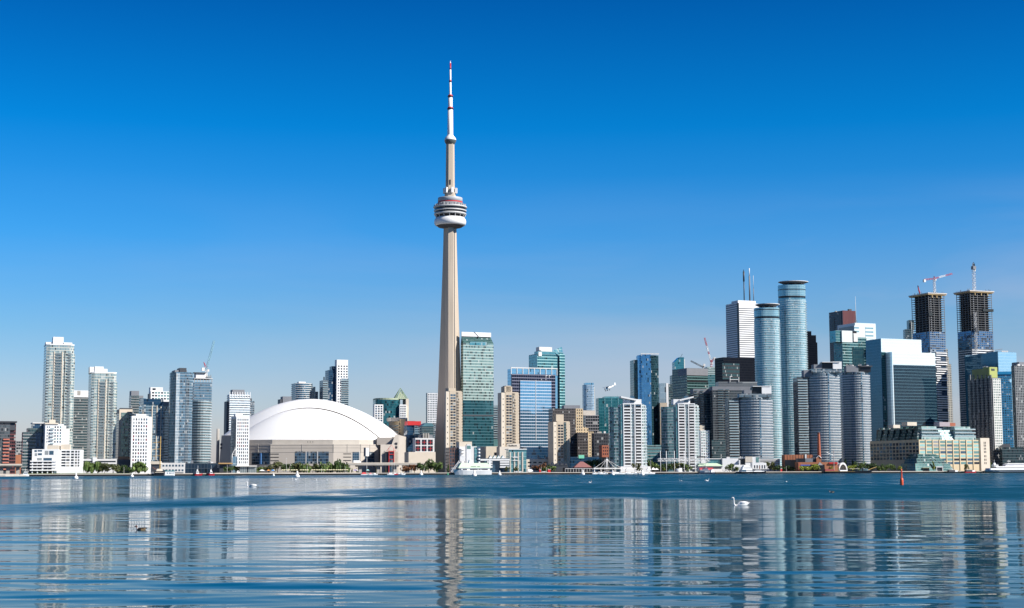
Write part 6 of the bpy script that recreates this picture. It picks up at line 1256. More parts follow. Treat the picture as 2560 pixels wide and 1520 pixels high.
t = T('lift_kiosk', 'white steel framed lift tower with a pyramid top before the white window tower', 580, 594, 1136, 66, d=5, th=R(8)); mb = MB(); hx = t.w; zt = t.fz(1136); za = t.fz(1122)
for x, y in ((0, 0), (hx, 0), (0, 5), (hx, 5)): mb.bar((x, y, 0), (x, y, zt), .22, WHITE); mb.bar((x, y, zt), (hx/2, 2.5, za), .2, WHITE)
mb.bar((hx/2, 2.5, zt-2), (hx/2, 2.5, za+1.5), .18, WHITE)
for a, b in (((0, 0), (hx, 0)), ((0, 5), (hx, 5)), ((0, 0), (0, 5)), ((hx, 0), (hx, 5))): mb.bar((*a, zt), (*b, zt), .16, WHITE)
mb.build('frame', t.root); t.block('glass_shaft', .8, hx-.6, .8, 4.2, 0, zt-2, FM('lift_glass', (.5, .6, .66), (.12, .34, .56), (.5, .66, .72), bay=2.4, floor=9, mull=.05, slab=.05, metal=.4))
# harbour restaurant ship with pale green roof
def hull(mb, L_, W, H, mat, z0=-.4, bow=.22, rake=1.2, n=10, stern=.75, mats=None):
    S = []
    for i in range(n+1):
        u = i/n; hw = W/2*(stern+(1-stern)*min(1, u*4)) if u < 1-bow else W/2*(1-((u-(1-bow))/bow)**2)
        hw = max(hw, .02); sh = H*(1+.35*max(0, (u-.6)/.4)**2); x = u*L_
        S.append([(x-rake*.0, hw*.72, z0), (x+rake*max(0, (u-.7)/.3), hw, sh), (x+rake*max(0, (u-.7)/.3), -hw, sh), (x, -hw*.72, z0)])
    for a, b in zip(S, S[1:]):
        for k in range(3): mb.face([a[k], a[k+1], b[k+1], b[k]][::-1], mat)
    mb.face(S[0], mat); mb.face(S[-1][::-1], mat)
SHIPW = solid('ship_white', (.80, .80, .79), .4, .04); HULLB = solid('hull_dark', (.012, .014, .02), .35, .15); HULLR = solid('hull_red', (.45, .02, .03), .4, .1)
GRNR = solid('pale_green_roof', (.52, .66, .48), .6, .05)
class Boat:
    def __init__(s, name, label, p0, p1, off, cat='boat', group=None, flip=False):
        a, b = at_off(p0, off), at_off(p1, off); a.z = b.z = 0; s.a, s.b = (b, a) if flip else (a, b); s.L = (b-a).length; s.Y = (a.y+b.y)/2; s.pm = s.Y/3876
        d = s.b-s.a; s.root = empty(name, s.a, math.atan2(d.y, d.x), label, cat, group); s.pc = (p0+p1)/2
    def z(s, py): return at_Y(s.pc, py, s.Y).z
    def hull(s, W, H, mat, name='hull', **k): mb = MB(); hull(mb, s.L, W, H, mat, **k); mb.build(name, s.root)
    def box(s, name, x0, x1, y0, y1, z0, z1, mat, taper=0.0):
        mb = MB(); mb.prism([(x0, y0), (x1, y0), (x1, y1), (x0, y1)], z0, z1, mat, polytop=[(x0+taper, y0+taper*.4), (x1-taper, y0+taper*.4), (x1-taper, y1-taper*.4), (x0+taper, y1-taper*.4)]); return mb.build(name, s.root)
    def bar(s, name, p, q, r, mat, n=6): mb = MB(); mb.bar(p, q, r, mat, n); return mb.build(name, s.root)
b = Boat('restaurant_ship', 'white harbour restaurant ship with a pale green sloping roof and dark window strips', 1138, 1227, -7.5, 'ship', None, True)
b.hull(9, b.z(1176), SHIPW, bow=.3, rake=2.5); L_ = b.L; za, zb, zc, zd = b.z(1176), b.z(1171), b.z(1164), b.z(1157.5)
b.box('deckhouse', 2, L_*.86, -3.6, 3.6, za, zb, SHIPW); b.box('upper_deck', 1.5, L_*.93, -4.0, 4.0, zb, zb+.5, SHIPW)
b.box('roof', 1.2, L_*.95, -4.2, 4.2, zb+.5, zd, GRNR, 3.2); b.box('roof_house', L_*.50, L_*.64, -1.4, 2.6, zd-1, b.z(1150), SHIPW, .8)
for x0, x1 in ((.12, .3), (.32, .38), (.4, .62), (.7, .82)): b.box('window_strip', L_*x0, L_*x1, 3.55, 3.75, za+.5, za+1.4, BLACK)
for x0, x1 in ((.34, .42), (.45, .60)): b.box('window_strip', L_*x0, L_*x1, 3.3, 3.95, zb+1.2, zb+1.9, BLACK)
b.box('cupola', L_*.02, L_*.07, .5, 2, zd-3.5, b.z(1151), SHIPW, .4)
t = T('crane_house', 'small white gabled house on steel legs left of the slim white tower', 1150, 1162, 1141, 26, d=4, th=R(8), ybase=None); z0 = t.fz(1153)
mb = MB(); w = t.w; mb.prism([(0, 0), (w, 0), (w, 4), (0, 4)], z0, t.h, SHIPW); mb.face([(-.2, -.1, t.h), (w+.2, -.1, t.h), (w/2, -.1, t.fz(1138))], SHIPW); mb.face([(w+.2, -.1, t.h), (w+.2, 4.1, t.h), (w/2, 4.1, t.fz(1138)), (w/2, -.1, t.fz(1138))], WHITE2); mb.face([(-.2, 4.1, t.h), (-.2, -.1, t.h), (w/2, -.1, t.fz(1138)), (w/2, 4.1, t.fz(1138))], WHITE2); mb.build('house', t.root)
mb = MB()
for x, y in ((.3, .3), (w-.3, .3), (.3, 3.7), (w-.3, 3.7)): mb.bar((x, y, 0), (x, y, z0), .14, GREY)
mb.bar((.3, .3, 0), (w-.3, .3, z0), .1, GREY); mb.bar((w-.3, .3, 0), (.3, .3, z0), .1, GREY); mb.build('legs_frame', t.root)
p0, p1 = at_off(1129, 16), at_off(1149, 16); r = empty('gangway', (p0.x, p0.y, GZ), math.atan2(p1.y-p0.y, p1.x-p0.x), 'white truss gangway climbing to the gabled house by the restaurant ship', 'gangway'); L_ = (p1-p0).length; H = at_Y(1149, 1153, p1.y).z-GZ
mb = MB(); lattice(mb, (0, 0, .6), (L_, 0, H), 1.7, SHIPW, 7, .14); mb.build('truss', r); mb = MB(); mb.box(L_*.3, L_*.42, -.6, .6, 0, H*.36-.4, GREY); mb.build('support', r); mb = MB(); mb.box(.6, L_*.34, 1.2, 3.4, 0, 4.6, SHIPW); mb.build('cabin', r)

# pavilions, canopy and footbridge
t = hall('restaurant_pavilion', 'low dark waterfront restaurant with a red brown hip roof and white posts', 1412, 1480, 1169, 16, BLACK, 12)
x0, x1, xm = t.fx(1434), t.fx(1479), t.fx(1456); zr = t.fz(1168.5); za = t.fz(1154); RB = solid('red_brown_roof', (.26, .11, .10), .8, .1); mb = MB()
A_, B_, C_, D_ = (x0, -1.5, zr), (x1, -1.5, zr), (x1, 11, zr), (x0, 11, zr); E_, F_ = (xm-1.5, 5, za), (xm+1.5, 5, za)
mb.face([A_, B_, F_, E_], RB); mb.face([B_, C_, F_], RB); mb.face([C_, D_, E_, F_], RB); mb.face([D_, A_, E_], RB); mb.build('hip_roof', t.root)
for i in range(11): x = t.w*i/10; t.block('post', x-.12, x+.12, -2.6, -2.3, 0, 3.4, WHITE2)
t.block('rail', 0, t.w, -2.65, -2.25, 3.4, 3.75, WHITE2)
t = hall('restaurant_pavilion', 'low dark gabled restaurant roofs left of the red brown hip roof', 1378, 1420, 1164, 34, DGREY, 12)
for i in range(4):
    x0, x1 = t.w*i/4, t.w*(i+1)/4; mb = MB(); z0, z1 = t.h, t.fz(1156+i % 2*2); xm = (x0+x1)/2
    mb.face([(x0, -.5, z0), (x1, -.5, z0), (xm, -.5, z1)], DGREY); mb.face([(x1, -.5, z0), (x1, 11, z0), (xm, 11, z1), (xm, -.5, z1)], DGREY); mb.face([(x0, 11, z0), (x0, -.5, z0), (xm, -.5, z1), (xm, 11, z1)], GREY); mb.build('gable_roof', t.root)
p0, p1 = at_off(1484, 4), at_off(1592, 4); r = empty('footbridge', (p0.x, p0.y, GZ), math.atan2(p1.y-p0.y, p1.x-p0.x), 'white cable stayed footbridge with a tall pylon by the marina', 'bridge'); L_ = (p1-p0).length; pm = p0.y/3876
zof = lambda py: at_Y(1520, py, p0.y).z-GZ
mb = MB(); mb.box(0, L_, 0, 2.4, zof(1172.5), zof(1170.5), WHITE2); mb.build('deck', r); xm = (1518.5-1484)/(1592-1484)*L_
mb = MB()
for dx in (-.7, .7): mb.bar((xm+dx*1.6, 1.2, -1.5), (xm+dx*.7, 1.2, zof(1148)), .3, WHITE, 8); mb.bar((xm+dx*.7, 1.2, zof(1148)), (xm+dx*.7, 1.2, zof(1143)), .15, WHITE)
mb.box(xm-1.2, xm+1.2, .8, 1.6, zof(1149.5), zof(1147.5), WHITE); mb.build('pylon', r)
for fx_ in (.02, .16, .52, .66): mb = MB(); mb.bar((xm, 1.2, zof(1148.5)), (L_*fx_, 1.2, zof(1171)), .16, WHITE2); mb.build('stay_cable', r)
for fx_ in (.03, .18, .5, .75, .97): mb = MB(); mb.box(L_*fx_-.25, L_*fx_+.25, .7, 1.7, -1, zof(1172.5), WHITE2); mb.build('pier', r)
mb = MB(); mb.box(0, L_, 0, .1, zof(1168.6), zof(1168.2), WHITE2); mb.build('handrail', r)
p0, p1 = at_off(1646, 10), at_off(1776, 10); r = empty('canopy', (p0.x, p0.y, GZ), math.atan2(p1.y-p0.y, p1.x-p0.x), 'white steel harbour canopy of trusses hung from a row of masts', 'canopy'); L_ = (p1-p0).length
zc = lambda py: at_Y(1710, py, p0.y).z-GZ; X_ = lambda px: (px-1646)/130*L_
for px, q in ((1651.5, 1127), (1666, 1127), (1686, 1127), (1710.5, 1127), (1738, 1140), (1765, 1128)): mb = MB(); mb.bar((X_(px), 0, 0), (X_(px), 0, zc(q)), .34, WHITE, 8, .26); mb.build('mast', r)
for (a, b) in ((1646, 1686), (1686, 1738), (1738, 1776)): mb = MB(); lattice(mb, (X_(a), 1, zc(1149.5)), (X_(b), 1, zc(1149.5)), 2.6, WHITE, max(5, int((b-a)/5)), .17); mb.build('truss', r)
mb = MB(); mb.box(X_(1742), X_(1764), -.6, -.2, zc(1144.5), zc(1140.5), BLACK); o = mb.build('sign_board', r); sgn = text_mesh('Harbourfront centre', (X_(1762)-X_(1744))/9.3, WHITE); o2 = link('lettering', sgn, o, (X_(1743.5), -.72, zc(1143.6))); o2.rotation_euler = (R(90), 0, 0)
t = hall('waterfront_tent', 'white canopy with a pale green roof above a red stall front', 1746, 1806, 1165, 14, WHITE2, 10); t.poly('roof', [(-1, -2), (t.w+1, -2), (t.w+1, 10), (-1, 10)], t.h, t.fz(1158), GRNR, polytop=[(2, 3), (t.w-5, 3), (t.w-5, 8), (2, 8)]); t.block('red_front', 1, t.w*.6, -1, 0, .8, 4.2, solid('pink_red_front', (.55, .08, .10))); t.strips(t.w*.35, t.w-1, 2.4, t.h-.6, 1, .5)
t = hall('pavilion', 'low teal glass pavilion behind the canopy with the pale green roof', 1771, 1806, 1148, 60, G_AQUA, 14); t.block('roof', -2, t.w, -1, 14, t.h, t.h+.8, WHITE2)
t = hall('pavilion', 'white wedge shaped pavilion wall left of the black theatre box', 1806, 1846, 1146, 50, WHITE, 14); t.block('wing', t.w, t.fx(1848), -3, 8, 0, t.fz(1150), WHITE); t.block('vent', t.w*.3, t.w*.5, 2, 6, t.h, t.fz(1142), WHITE2)
t = hall('theatre_box', 'black theatre box with white roof letters between two white pavilions', 1846, 1864, 1147, 56, BLACK, 14)
for k, px in enumerate((1846.5, 1850, 1853.5)): mb = MB(); x = t.fx(px); z = t.h; mb.box(x, x+.45, -.2, .2, z, z+(2.6 if k == 1 else 1.9), WHITE); mb.box(x+.45, x+1.1, -.2, .2, z+1.5, z+1.9, WHITE); mb.build('roof_letter', t.root)
t = hall('pavilion', 'cream boxed pavilion right of the black theatre box', 1864, 1896, 1142, 52, WHITE, 14); t.block('cream_box', -.2, t.fx(1880), -.4, 2, t.fz(1156), t.h+.2, STONE); t.block('mint_glass', t.fx(1889), t.fx(1896), -.2, 1, t.fz(1156), t.h-.3, WING)
t = hall('quay_house', 'white two storey quay house with dark windows behind the moored schooner', 1881, 1916, 1157, 20, WHITE, 10); t.grid(1, t.w-.5, 5, .6, t.h-.4, 1, .5, .5, mats=(WIN,)); t.block('porch', -1.5, t.w+2, -2.5, 0, 2.6, 3.2, WHITE2)
t = hall('quay_house', 'low white quay building with a stepped top behind the white ferry', 1834, 1862, 1162, 22, WHITE, 9)
t = hall('podium_block', 'long low white podium under the nearest curved condominium', 1896, 1950, 1147, 80, WHITE2, 16); t.strips(1, t.w-1, t.fz(1160), t.h-.5, 3, .4)
# brick power house
t = hall('power_house', 'old red brick power house with a ribbed orange hall', 1962, 2032, 1137, 60, ORANGE, 16)
for i in range(11): t.block('rib', t.w*i/10-.15, t.w*i/10+.15, -.25, -.01, t.fz(1149), t.h, solid('rib_dark', (.30, .11, .06)))
t.block('dark_gap', 0, t.w, -.12, -.01, 0, t.fz(1149.5), BLACK)
t.block('white_duct', t.fx(2011), t.fx(2015), -.8, 0, t.fz(1146), t.h+.5, WHITE2)
t = hall('brick_house', 'brick gable house with dark roof beside the tall chimney', 2041, 2053, 1145, 46, ORANGE, 12); mb = MB(); w = t.w; zt = t.fz(1139.5); mb.face([(0, -.1, t.h), (w, -.1, t.h), (w/2, -.1, zt)], ORANGE); mb.face([(0, 12, t.h), (0, -.4, t.h), (w/2, -.4, zt), (w/2, 12, zt)], DGREY); mb.face([(w, -.4, t.h), (w, 12, t.h), (w/2, 12, zt), (w/2, -.4, zt)], DGREY); mb.build('roof', t.root); mb = MB(); mb.bar((-.3, -.5, t.h-.2), (w/2, -.5, zt+.2), .25, WHITE); mb.bar((w+.3, -.5, t.h-.2), (w/2, -.5, zt+.2), .25, WHITE); mb.build('gable_trim', t.root); t.block('side_roof', t.fx(2029), -.1, 2, 11, 0, t.h+.5, DGREY)
t = hall('roof_shed', 'dark and pale sheds on the flat roof of the brick museum', 1994, 2032, 1146, 40, GREY, 8); t.block('dark_shed', -.1, t.w*.5, -.4, 0, 0, t.h, BLACK)
c = at_off(2049, 70); z1 = at_Y(2049, 1081, c.y).z-GZ; r = empty('chimney', (c.x, c.y, GZ), 0, 'tall tapering red brick chimney of the old power house', 'chimney'); mb = MB(); mb.lathe([(2.3, 0), (1.3, z1-1.2)], solid('chimney_brick', (.38, .11, .06), .85, .12), 20); mb.build('stack', r); mb = MB(); mb.lathe([(1.55, z1-1.2), (1.55, z1), (.9, z1), (.9, z1-1)], solid('chimney_dark', (.12, .05, .04)), 20); mb.build('cap', r)
t = hall('museum', 'long low orange brick museum wall on the quay with a blue banner', 1993, 2094, 1155.5, 22, ORANGE, 12); t.block('dark_opening', t.fx(2000), t.fx(2060), -.15, 0, 0, t.fz(1161.5), BLACK); t.block('pillar', t.fx(1994), t.fx(1999), -.8, -.2, 0, t.h, BRICK); mb = MB(); mb.box(t.fx(2000), t.fx(2024), -.5, -.2, t.fz(1164.5), t.fz(1161.5), solid('blue_banner_cloth', (.08, .12, .42))); mb.build('banner', t.root); mb = MB(); mb.box(t.fx(2071), t.fx(2092), -1.4, -.2, t.fz(1159.5), t.fz(1156), REDP); mb.build('red_canopy', t.root)
t = hall('gazebo', 'small dark hexagonal gazebo roof before the brick museum', 2046, 2055, 1163, 10, BLACK, 4); t.poly('roof', [(-.8, -.8), (t.w+.8, -.8), (t.w+.8, 4.4), (-.8, 4.4)], t.h, t.fz(1155.5), GREY, polytop=[(t.w/2-.2, 1.6), (t.w/2+.2, 1.6), (t.w/2+.2, 2), (t.w/2-.2, 2)])
c = at_off(2106, 18); r = empty('arch_tent', (c.x, c.y, GZ), R(12), 'white arched concert tent behind the dark schooner', 'tent'); pm = c.y/3876; W, H = 12*pm, at_Y(2106, 1156, c.y).z-GZ; mb = MB(); n = 16
ARC = lambda s: [(W*s*math.sin(R(-90+180*i/n)), H*s*math.cos(R(-90+180*i/n))) for i in range(n+1)]
for (s0, y0, s1, y1) in ((1, -2, .94, 5), (.94, 5, .7, 9), (.78, -2, .72, 4)):
    a, b2 = ARC(s0), ARC(s1)
    for i in range(n): mb.face([(a[i][0], y0, a[i][1]), (a[i+1][0], y0, a[i+1][1]), (b2[i+1][0], y1, b2[i+1][1]), (b2[i][0], y1, b2[i][1])], WHITE, smooth=True)
a, b2 = ARC(1), ARC(.78)
for i in range(n): mb.face([(a[i][0], -2, a[i][1]), (b2[i][0], -2, b2[i][1]), (b2[i+1][0], -2, b2[i+1][1]), (a[i+1][0], -2, a[i+1][1])], WHITE)
mb.build('shell', r); mb = MB(); a = ARC(.72); mb.face([(x, 3.8, z) for x, z in a], CREAM); mb.build('back_wall', r)
t = hall('awning', 'long cream awning stall before the glass lean to', 2306, 2323, 1170, 8, BLACK, 5); t.poly('roof', [(-.6, -3), (t.w+.6, -3), (t.w+.6, 5), (-.6, 5)], t.h, t.h+.5, solid('cream_awning', (.60, .58, .36)))
mb = None
t = hall('kiosk', 'white post kiosk frame right of the bright pointed tree', 2341, 2356, 1168.5, 8, DGREY, 4); t.block('roof', -.4, t.w+.4, -1, 4, t.h, t.h+1, WHITE); t.block('post', -.3, .3, -.9, -.3, 0, t.h, WHITE); t.block('post', t.w-.3, t.w+.3, -.9, -.3, 0, t.h, WHITE)
c = at_off(1697, 12); mb = MB(); pm = c.y/3876; mb.lathe([(8*pm, 0), (8.3*pm, at_Y(1697, 1171.5, c.y).z-GZ), (.01, at_Y(1697, 1171.5, c.y).z-GZ)], solid('drum_white', (.62, .66, .68), .6), 24); tag(mb.build('drum_kiosk', None, (c.x, c.y, GZ)), 'low round pale drum kiosk between the canopy masts', 'kiosk')
# red kiosks and vans
for px, wpx, lab in ((1350, 4, 'narrow red kiosk left of the low bushes'), (1373, 7, 'wide red kiosk right of the low bushes'), (1953, 4, 'narrow pink red kiosk on the quay left of the brick museum')):
    c = at_off(px, 7); mb = MB(); pm = c.y/3876; r = empty('kiosk', (c.x, c.y, GZ+.06), R(8), lab, 'kiosk'); mb.box(-wpx*pm/2, wpx*pm/2, -.6, .6, 0, 2.8, REDP, REDP); mb.build('booth', r); mb = MB(); mb.box(-wpx*pm/2-.2, wpx*pm/2+.2, -.8, .8, 2.8, 3.1, WHITE2); mb.build('roof', r)

# ------------------------------------------------------------------ boats
def mast(b, x, z0, z1, r=.13, mat=WHITE, name='mast'): return b.bar(name, (x, 0, z0), (x, 0, z1), r, mat)
b = Boat('tugboat', 'red hulled tugboat with white wheelhouse, right of the white barge', 487, 504, -6, group='red tugboats'); b.hull(3.6, 1.5, HULLR); b.box('wheelhouse', b.L*.18, b.L*.62, -1.3, 1.3, 1.3, 4.2, SHIPW, .3); b.box('window', b.L*.26, b.L*.54, -1.36, 1.36, 2.9, 3.6, WIN); mast(b, b.L*.45, 4, b.z(1164)); b.box('funnel', b.L*.3, b.L*.45, -.5, .5, 4.2, 5.6, SHIPW)
b2_ = Boat('tugboat', 'second red tugboat with a taller dark mast, right of the first tug', 519, 536, -6, group='red tugboats', flip=True); b = b2_; b.hull(3.8, 1.7, HULLR); b.box('wheelhouse', b.L*.25, b.L*.7, -1.4, 1.4, 1.5, 4.0, SHIPW, .5); b.box('window', b.L*.32, b.L*.6, -1.46, 1.46, 2.6, 3.3, WIN); mast(b, b.L*.45, 4, b.z(1163), .25, GREY); b.box('funnel', b.L*.42, b.L*.6, -.6, .6, 4, 5.4, SHIPW)
b = Boat('sailing_ship', 'black hulled sailing ship with one tall yellow mast', 386, 411, -8, 'ship'); b.hull(6, b.z(1178), HULLB, stern=.9); b.box('deckhouse', b.L*.15, b.L*.85, -2, 2, b.z(1178), b.z(1172), CREAM, .8); b.box('stripe', 0.2, b.L*.9, -3.1, 3.1, b.z(1181)-.2, b.z(1180.5), CREAM)
YM = solid('varnished_mast', (.55, .36, .12), .5, .1); mast(b, b.L*.55, b.z(1176), b.z(1091), .42, YM)
for q, l in ((1105, 6.5), (1122, 6.5), (1139, 6.5)): b.bar('yard', (b.L*.55-l, 0, b.z(q+1.6)), (b.L*.55+.8, 0, b.z(q)), .2, YM)
b.bar('bowsprit', (b.L*.2, 0, b.z(1175)), (-1.5, 0, b.z(1168)), .2, BRICK)
b = Boat('barge', 'white flat barge with a teal roof and window row beside the black sailing ship', 411, 437, -6); b.hull(4.5, 1.0, SHIPW, bow=.05, stern=1.0, rake=.2); b.box('cabin', .4, b.L-.4, -2, 2, 1.0, 3.9, SHIPW); b.box('roof', 0, b.L, -2.3, 2.3, 3.9, 4.6, solid('teal_canvas', (.05, .22, .24)))
for k in (.2, .4, .55, .75): b.box('window', b.L*k, b.L*k+1.1, -2.06, 2.06, 1.9, 2.8, WIN2)
b = Boat('motor_yacht', 'white motor yacht moored left of the white terraced low rise', 51, 73, -8, flip=True); b.hull(3.6, 1.6, SHIPW); b.box('cabin', b.L*.1, b.L*.68, -1.4, 1.4, 1.5, 3.3, SHIPW, .5); b.box('window', b.L*.16, b.L*.6, -1.46, 1.46, 2.2, 2.9, WIN2); b.box('flybridge', b.L*.05, b.L*.6, -1.4, 1.4, 4.1, 4.4, SHIPW); mast(b, b.L*.4, 3, 6.5, .1); mast(b, b.L*.15, 3, 5.5, .08)
for i, (p0, p1, c, lab) in enumerate(((902, 922, REDP, 'red speedboat under a red cover, leftmost of the boats right of the dome'), (921, 933, solid('pink_cover', (.6, .25, .25)), 'smaller boat with a pinkish cover beside the red speedboat'), (933, 943, SHIPW, 'small white dinghy right of the pinkish boat'))):
    b = Boat('motorboat', lab, p0, p1, -6-i, group='small boats right of the dome'); b.hull(2.4, .9, SHIPW); b.box('cover', b.L*.05, b.L*.72, -1, 1, .8, 2.6-.4*i, c, 1.2)
def sailboat(p0, p1, mpx, mtop, lab, hullm=SHIPW, off=-6, cov=None, mh=.1):
    b = Boat('sailboat', lab, p0, p1, off, group='moored sailing boats'); b.hull(2.6, 1.1, hullm); b.box('cabin', b.L*.2, b.L*.6, -.8, .8, 1, 1.8, SHIPW, .4); x = (mpx-p0)/(p1-p0)*b.L
    if mtop: mast(b, x, 1, b.z(mtop), mh)
    b.bar('boom', (x, 0, 2.4), (x-b.L*.4, 0, 2.5), .12, cov or WHITE2)
    return b
for a in ((968, 988, 980, 1148, 'white sailboat with the tallest mast right of the dome'), (982, 996, 985.5, 1158, 'white sailboat with a shorter mast touching the tallest masted one', REDP), (990, 1008, 992, 1162, 'sailboat with a grey hull under the expressway end', GREY), (1000, 1012, 1004, 1164, 'small white sailboat left of the rust coloured trees'),
          (1497, 1512, 1512, 1148, 'white sailboat left of the footbridge pylon'), (1527, 1560, 1531, 1162, 'long white sailboat with a blue cover right of the footbridge pylon', SHIPW, -8, solid('blue_cover', (.05, .08, .3))), (1538, 1552, 1540, 1120, 'white sailboat with the tallest mast by the left white condominium'), (1560, 1576, 1563, 1132, 'white sailboat with a high mast below the left white condominium'), (1597, 1636, 1608, 1120, 'long sleek white yacht at the right end of the marina', SHIPW, -9, None, .16), (1566, 1582, 1568, None, 'motor cruiser with an orange canvas in the marina', SHIPW, -7, ORANGE), (1583, 1597, 1588, 1140, 'white sailboat left of the long sleek yacht'), (1622, 1634, 1627, 1150, 'white sailboat behind the long sleek yacht', SHIPW, -3)): sailboat(*a)
for px, lab in ((1486, 'small white cruiser at the left end of the footbridge'), (1498, 'second small white cruiser under the footbridge'), (1512, 'small white cruiser right below the footbridge pylon'), (1552, 'white cruiser with dark windows under the footbridge deck')):
    b = Boat('motor_cruiser', lab, px-6, px+6, -5, group='small cruisers under the footbridge'); b.hull(2.4, 1.0, SHIPW); b.box('cabin', b.L*.2, b.L*.7, -.9, .9, 1, 2.4, SHIPW, .5); b.box('window', b.L*.28, b.L*.6, -.94, .94, 1.5, 2, WIN)
for px, h, lab in ((1622, 1167, 'white peaked tent at the right end of the marina'), (1633, 1168.5, 'smaller white peaked tent beside the first marina tent'), (1641, 1170, 'smallest white peaked tent by the canopy masts')):
    c = at_off(px, 5); pm = c.y/3876; H = at_Y(px, h, c.y).z-GZ; r = empty('tent', (c.x, c.y, GZ+.06), R(10), lab, 'tent', 'white peaked marina tents'); q = [(-2.2, -2), (2.2, -2), (2.2, 2), (-2.2, 2)]; mb = MB(); mb.prism(q, 2.2, H, WHITE, polytop=[(-.1, -.1), (.1, -.1), (.1, .1), (-.1, .1)]); mb.build('canvas', r); mb = MB()
    for x, y in q: mb.bar((x*.95, y*.95, 0), (x*.95, y*.95, 2.2), .07, GREY)
    mb.build('poles', r)
b = Boat('tour_boat', 'dark blue paddle style tour boat with a white stern cabin', 1744, 1786, -8); b.hull(5, 1.4, solid('navy_hull', (.02, .03, .06), .4)); b.box('deck_cabin', b.L*.08, b.L*.72, -2, 2, 1.3, 3.6, solid('navy_cabin', (.04, .07, .12), .3)); b.box('upper_deck', b.L*.1, b.L*.66, -2.1, 2.1, 3.6, 3.9, WHITE2); b.box('upper_cabin', b.L*.3, b.L*.6, -1.4, 1.4, 3.9, 5.6, solid('navy_cabin', (.04, .07, .12)), .4); b.box('stern_cabin', b.L*.74, b.L*.96, -1.8, 1.8, 1.3, 4.4, SHIPW, 1.0)
for k in range(4): b.box('window', b.L*(.38+.08*k), b.L*(.41+.08*k), -2.06, 2.06, 1.6, 2.6, SHIPW)
b = Boat('ferry', 'white two deck ferry seen from the bow with a blue left side', 1847, 1880, -8); b.hull(7, 1.9, HULLB, stern=.5); b.box('lower_deck', b.L*.1, b.L*.95, -3, 3, 1.9, 4.4, SHIPW, .6); b.box('upper_deck', b.L*.2, b.L*.9, -2.6, 2.6, 4.4, 6.8, SHIPW, .6); b.box('bridge', b.L*.3, b.L*.7, -2, 2, 6.8, 8.4, SHIPW, .6); b.box('window', b.L*.46, b.L*.92, -3.06, 3.06, 2.9, 3.4, WIN); b.box('window', b.L*.3, b.L*.86, -2.66, 2.66, 5.6, 6.1, WIN); b.box('blue_panel', b.L*.12, b.L*.45, -3.1, 3.1, 2.2, 4.0, WIN2); mast(b, b.L*.5, 8.4, 11, .12)
b = Boat('schooner', 'grey schooner with one slim mast moored right of the white ferry', 1880, 1912, -7, 'ship'); b.hull(4.4, 2.0, HULLB, rake=2); b.box('rail', b.L*.05, b.L*.9, -2, 2, 2.0, 2.7, SHIPW, .3); b.box('deckhouse', b.L*.2, b.L*.7, -1.4, 1.4, 2.5, 4.2, GREY, .4); b.box('awning', b.L*.05, b.L*.45, -1.8, 1.8, 5.4, 5.6, WHITE2); mast(b, b.L*.62, 2.5, b.z(1139), .2); mast(b, b.L*.6, 2.5, b.z(1165), .34, ORANGE, 'mast_foot')
b = Boat('schooner', 'long low dark schooner with a single bare mast before the white arch tent', 2056, 2172, -8, 'ship'); b.hull(7, 2.3, HULLB, bow=.4, rake=6, stern=.6, n=16); b.box('deckhouse', b.L*.04, b.L*.24, -1.8, 1.8, 2.2, 4.4, solid('maroon_cabin', (.22, .03, .03)), .4); b.box('awning', b.L*.56, b.L*.78, -2.2, 2.2, 4.6, 4.9, STONE); b.box('deckhouse', b.L*.36, b.L*.52, -1.4, 1.4, 2.2, 3.4, SHIPW, .3); b.box('gold_stripe', b.L*.02, b.L*.66, -3.56, 3.56, 1.9, 2.1, solid('gold_line', (.4, .28, .1)))
mast(b, b.L*.25, 2, b.z(1124), .34, solid('mast_grey', (.40, .36, .36))); b.bar('boom', (b.L*.24, 0, b.z(1139)), (b.L*.095, 0, b.z(1131)), .4, WHITE2); b.bar('bowsprit', (b.L*.98, 0, 3.4), (b.L*1.17, 0, 6.6), .24, YM)
b = Boat('cruise_ship', 'long white three deck cruise boat at the right edge', 2466, 2600, -10, 'ship', None, True); b.hull(9, b.z(1180)+.2, HULLB, 'hull_base', z0=-.6, rake=3, bow=.2); L_ = b.L; b.hull(9.1, b.z(1176.4), SHIPW, 'hull', z0=b.z(1180), rake=3.4, bow=.2)
b.box('window_band', 2, L_*.88, -4.0, 4.0, b.z(1176.6), b.z(1174.6), WIN); b.box('main_deck', 1, L_*.97, -4.3, 4.3, b.z(1174.6), b.z(1170.4), SHIPW, .4); b.box('window_band', 2, L_*.84, -3.8, 3.8, b.z(1170.4), b.z(1168.6), WIN); b.box('upper_deck', 2, L_*.86, -4, 4, b.z(1168.6), b.z(1165.8), SHIPW, .5)
b.box('sun_deck', 4, L_*.68, -3, 3, b.z(1165.8), b.z(1160.5), solid('deck_grey', (.5, .5, .54)), 1.2); b.box('roof', 3, L_*.66, -3.2, 3.2, b.z(1160.5), b.z(1158.6), SHIPW, 2.5); b.box('bridge', L_*.80, L_*.88, -2.6, 2.6, b.z(1165.8), b.z(1161), SHIPW, .5); b.box('bridge_window', L_*.81, L_*.87, -2.6, 2.6, b.z(1163.6), b.z(1162), WIN)
mast(b, L_*.85, b.z(1161), b.z(1149), .2); b.box('mast_base', L_*.83, L_*.87, -.8, .8, b.z(1161), b.z(1157), SHIPW, .5); mast(b, L_*.58, b.z(1159), b.z(1149), .12); b.box('radar', L_*.55, L_*.61, -.5, .5, b.z(1153.4), b.z(1152.2), SHIPW); b.box('blue_bow', L_*.9, L_*.985, -3.4, 3.4, b.z(1176.5), b.z(1170.8), solid('bow_blue', (.10, .22, .42), .4))
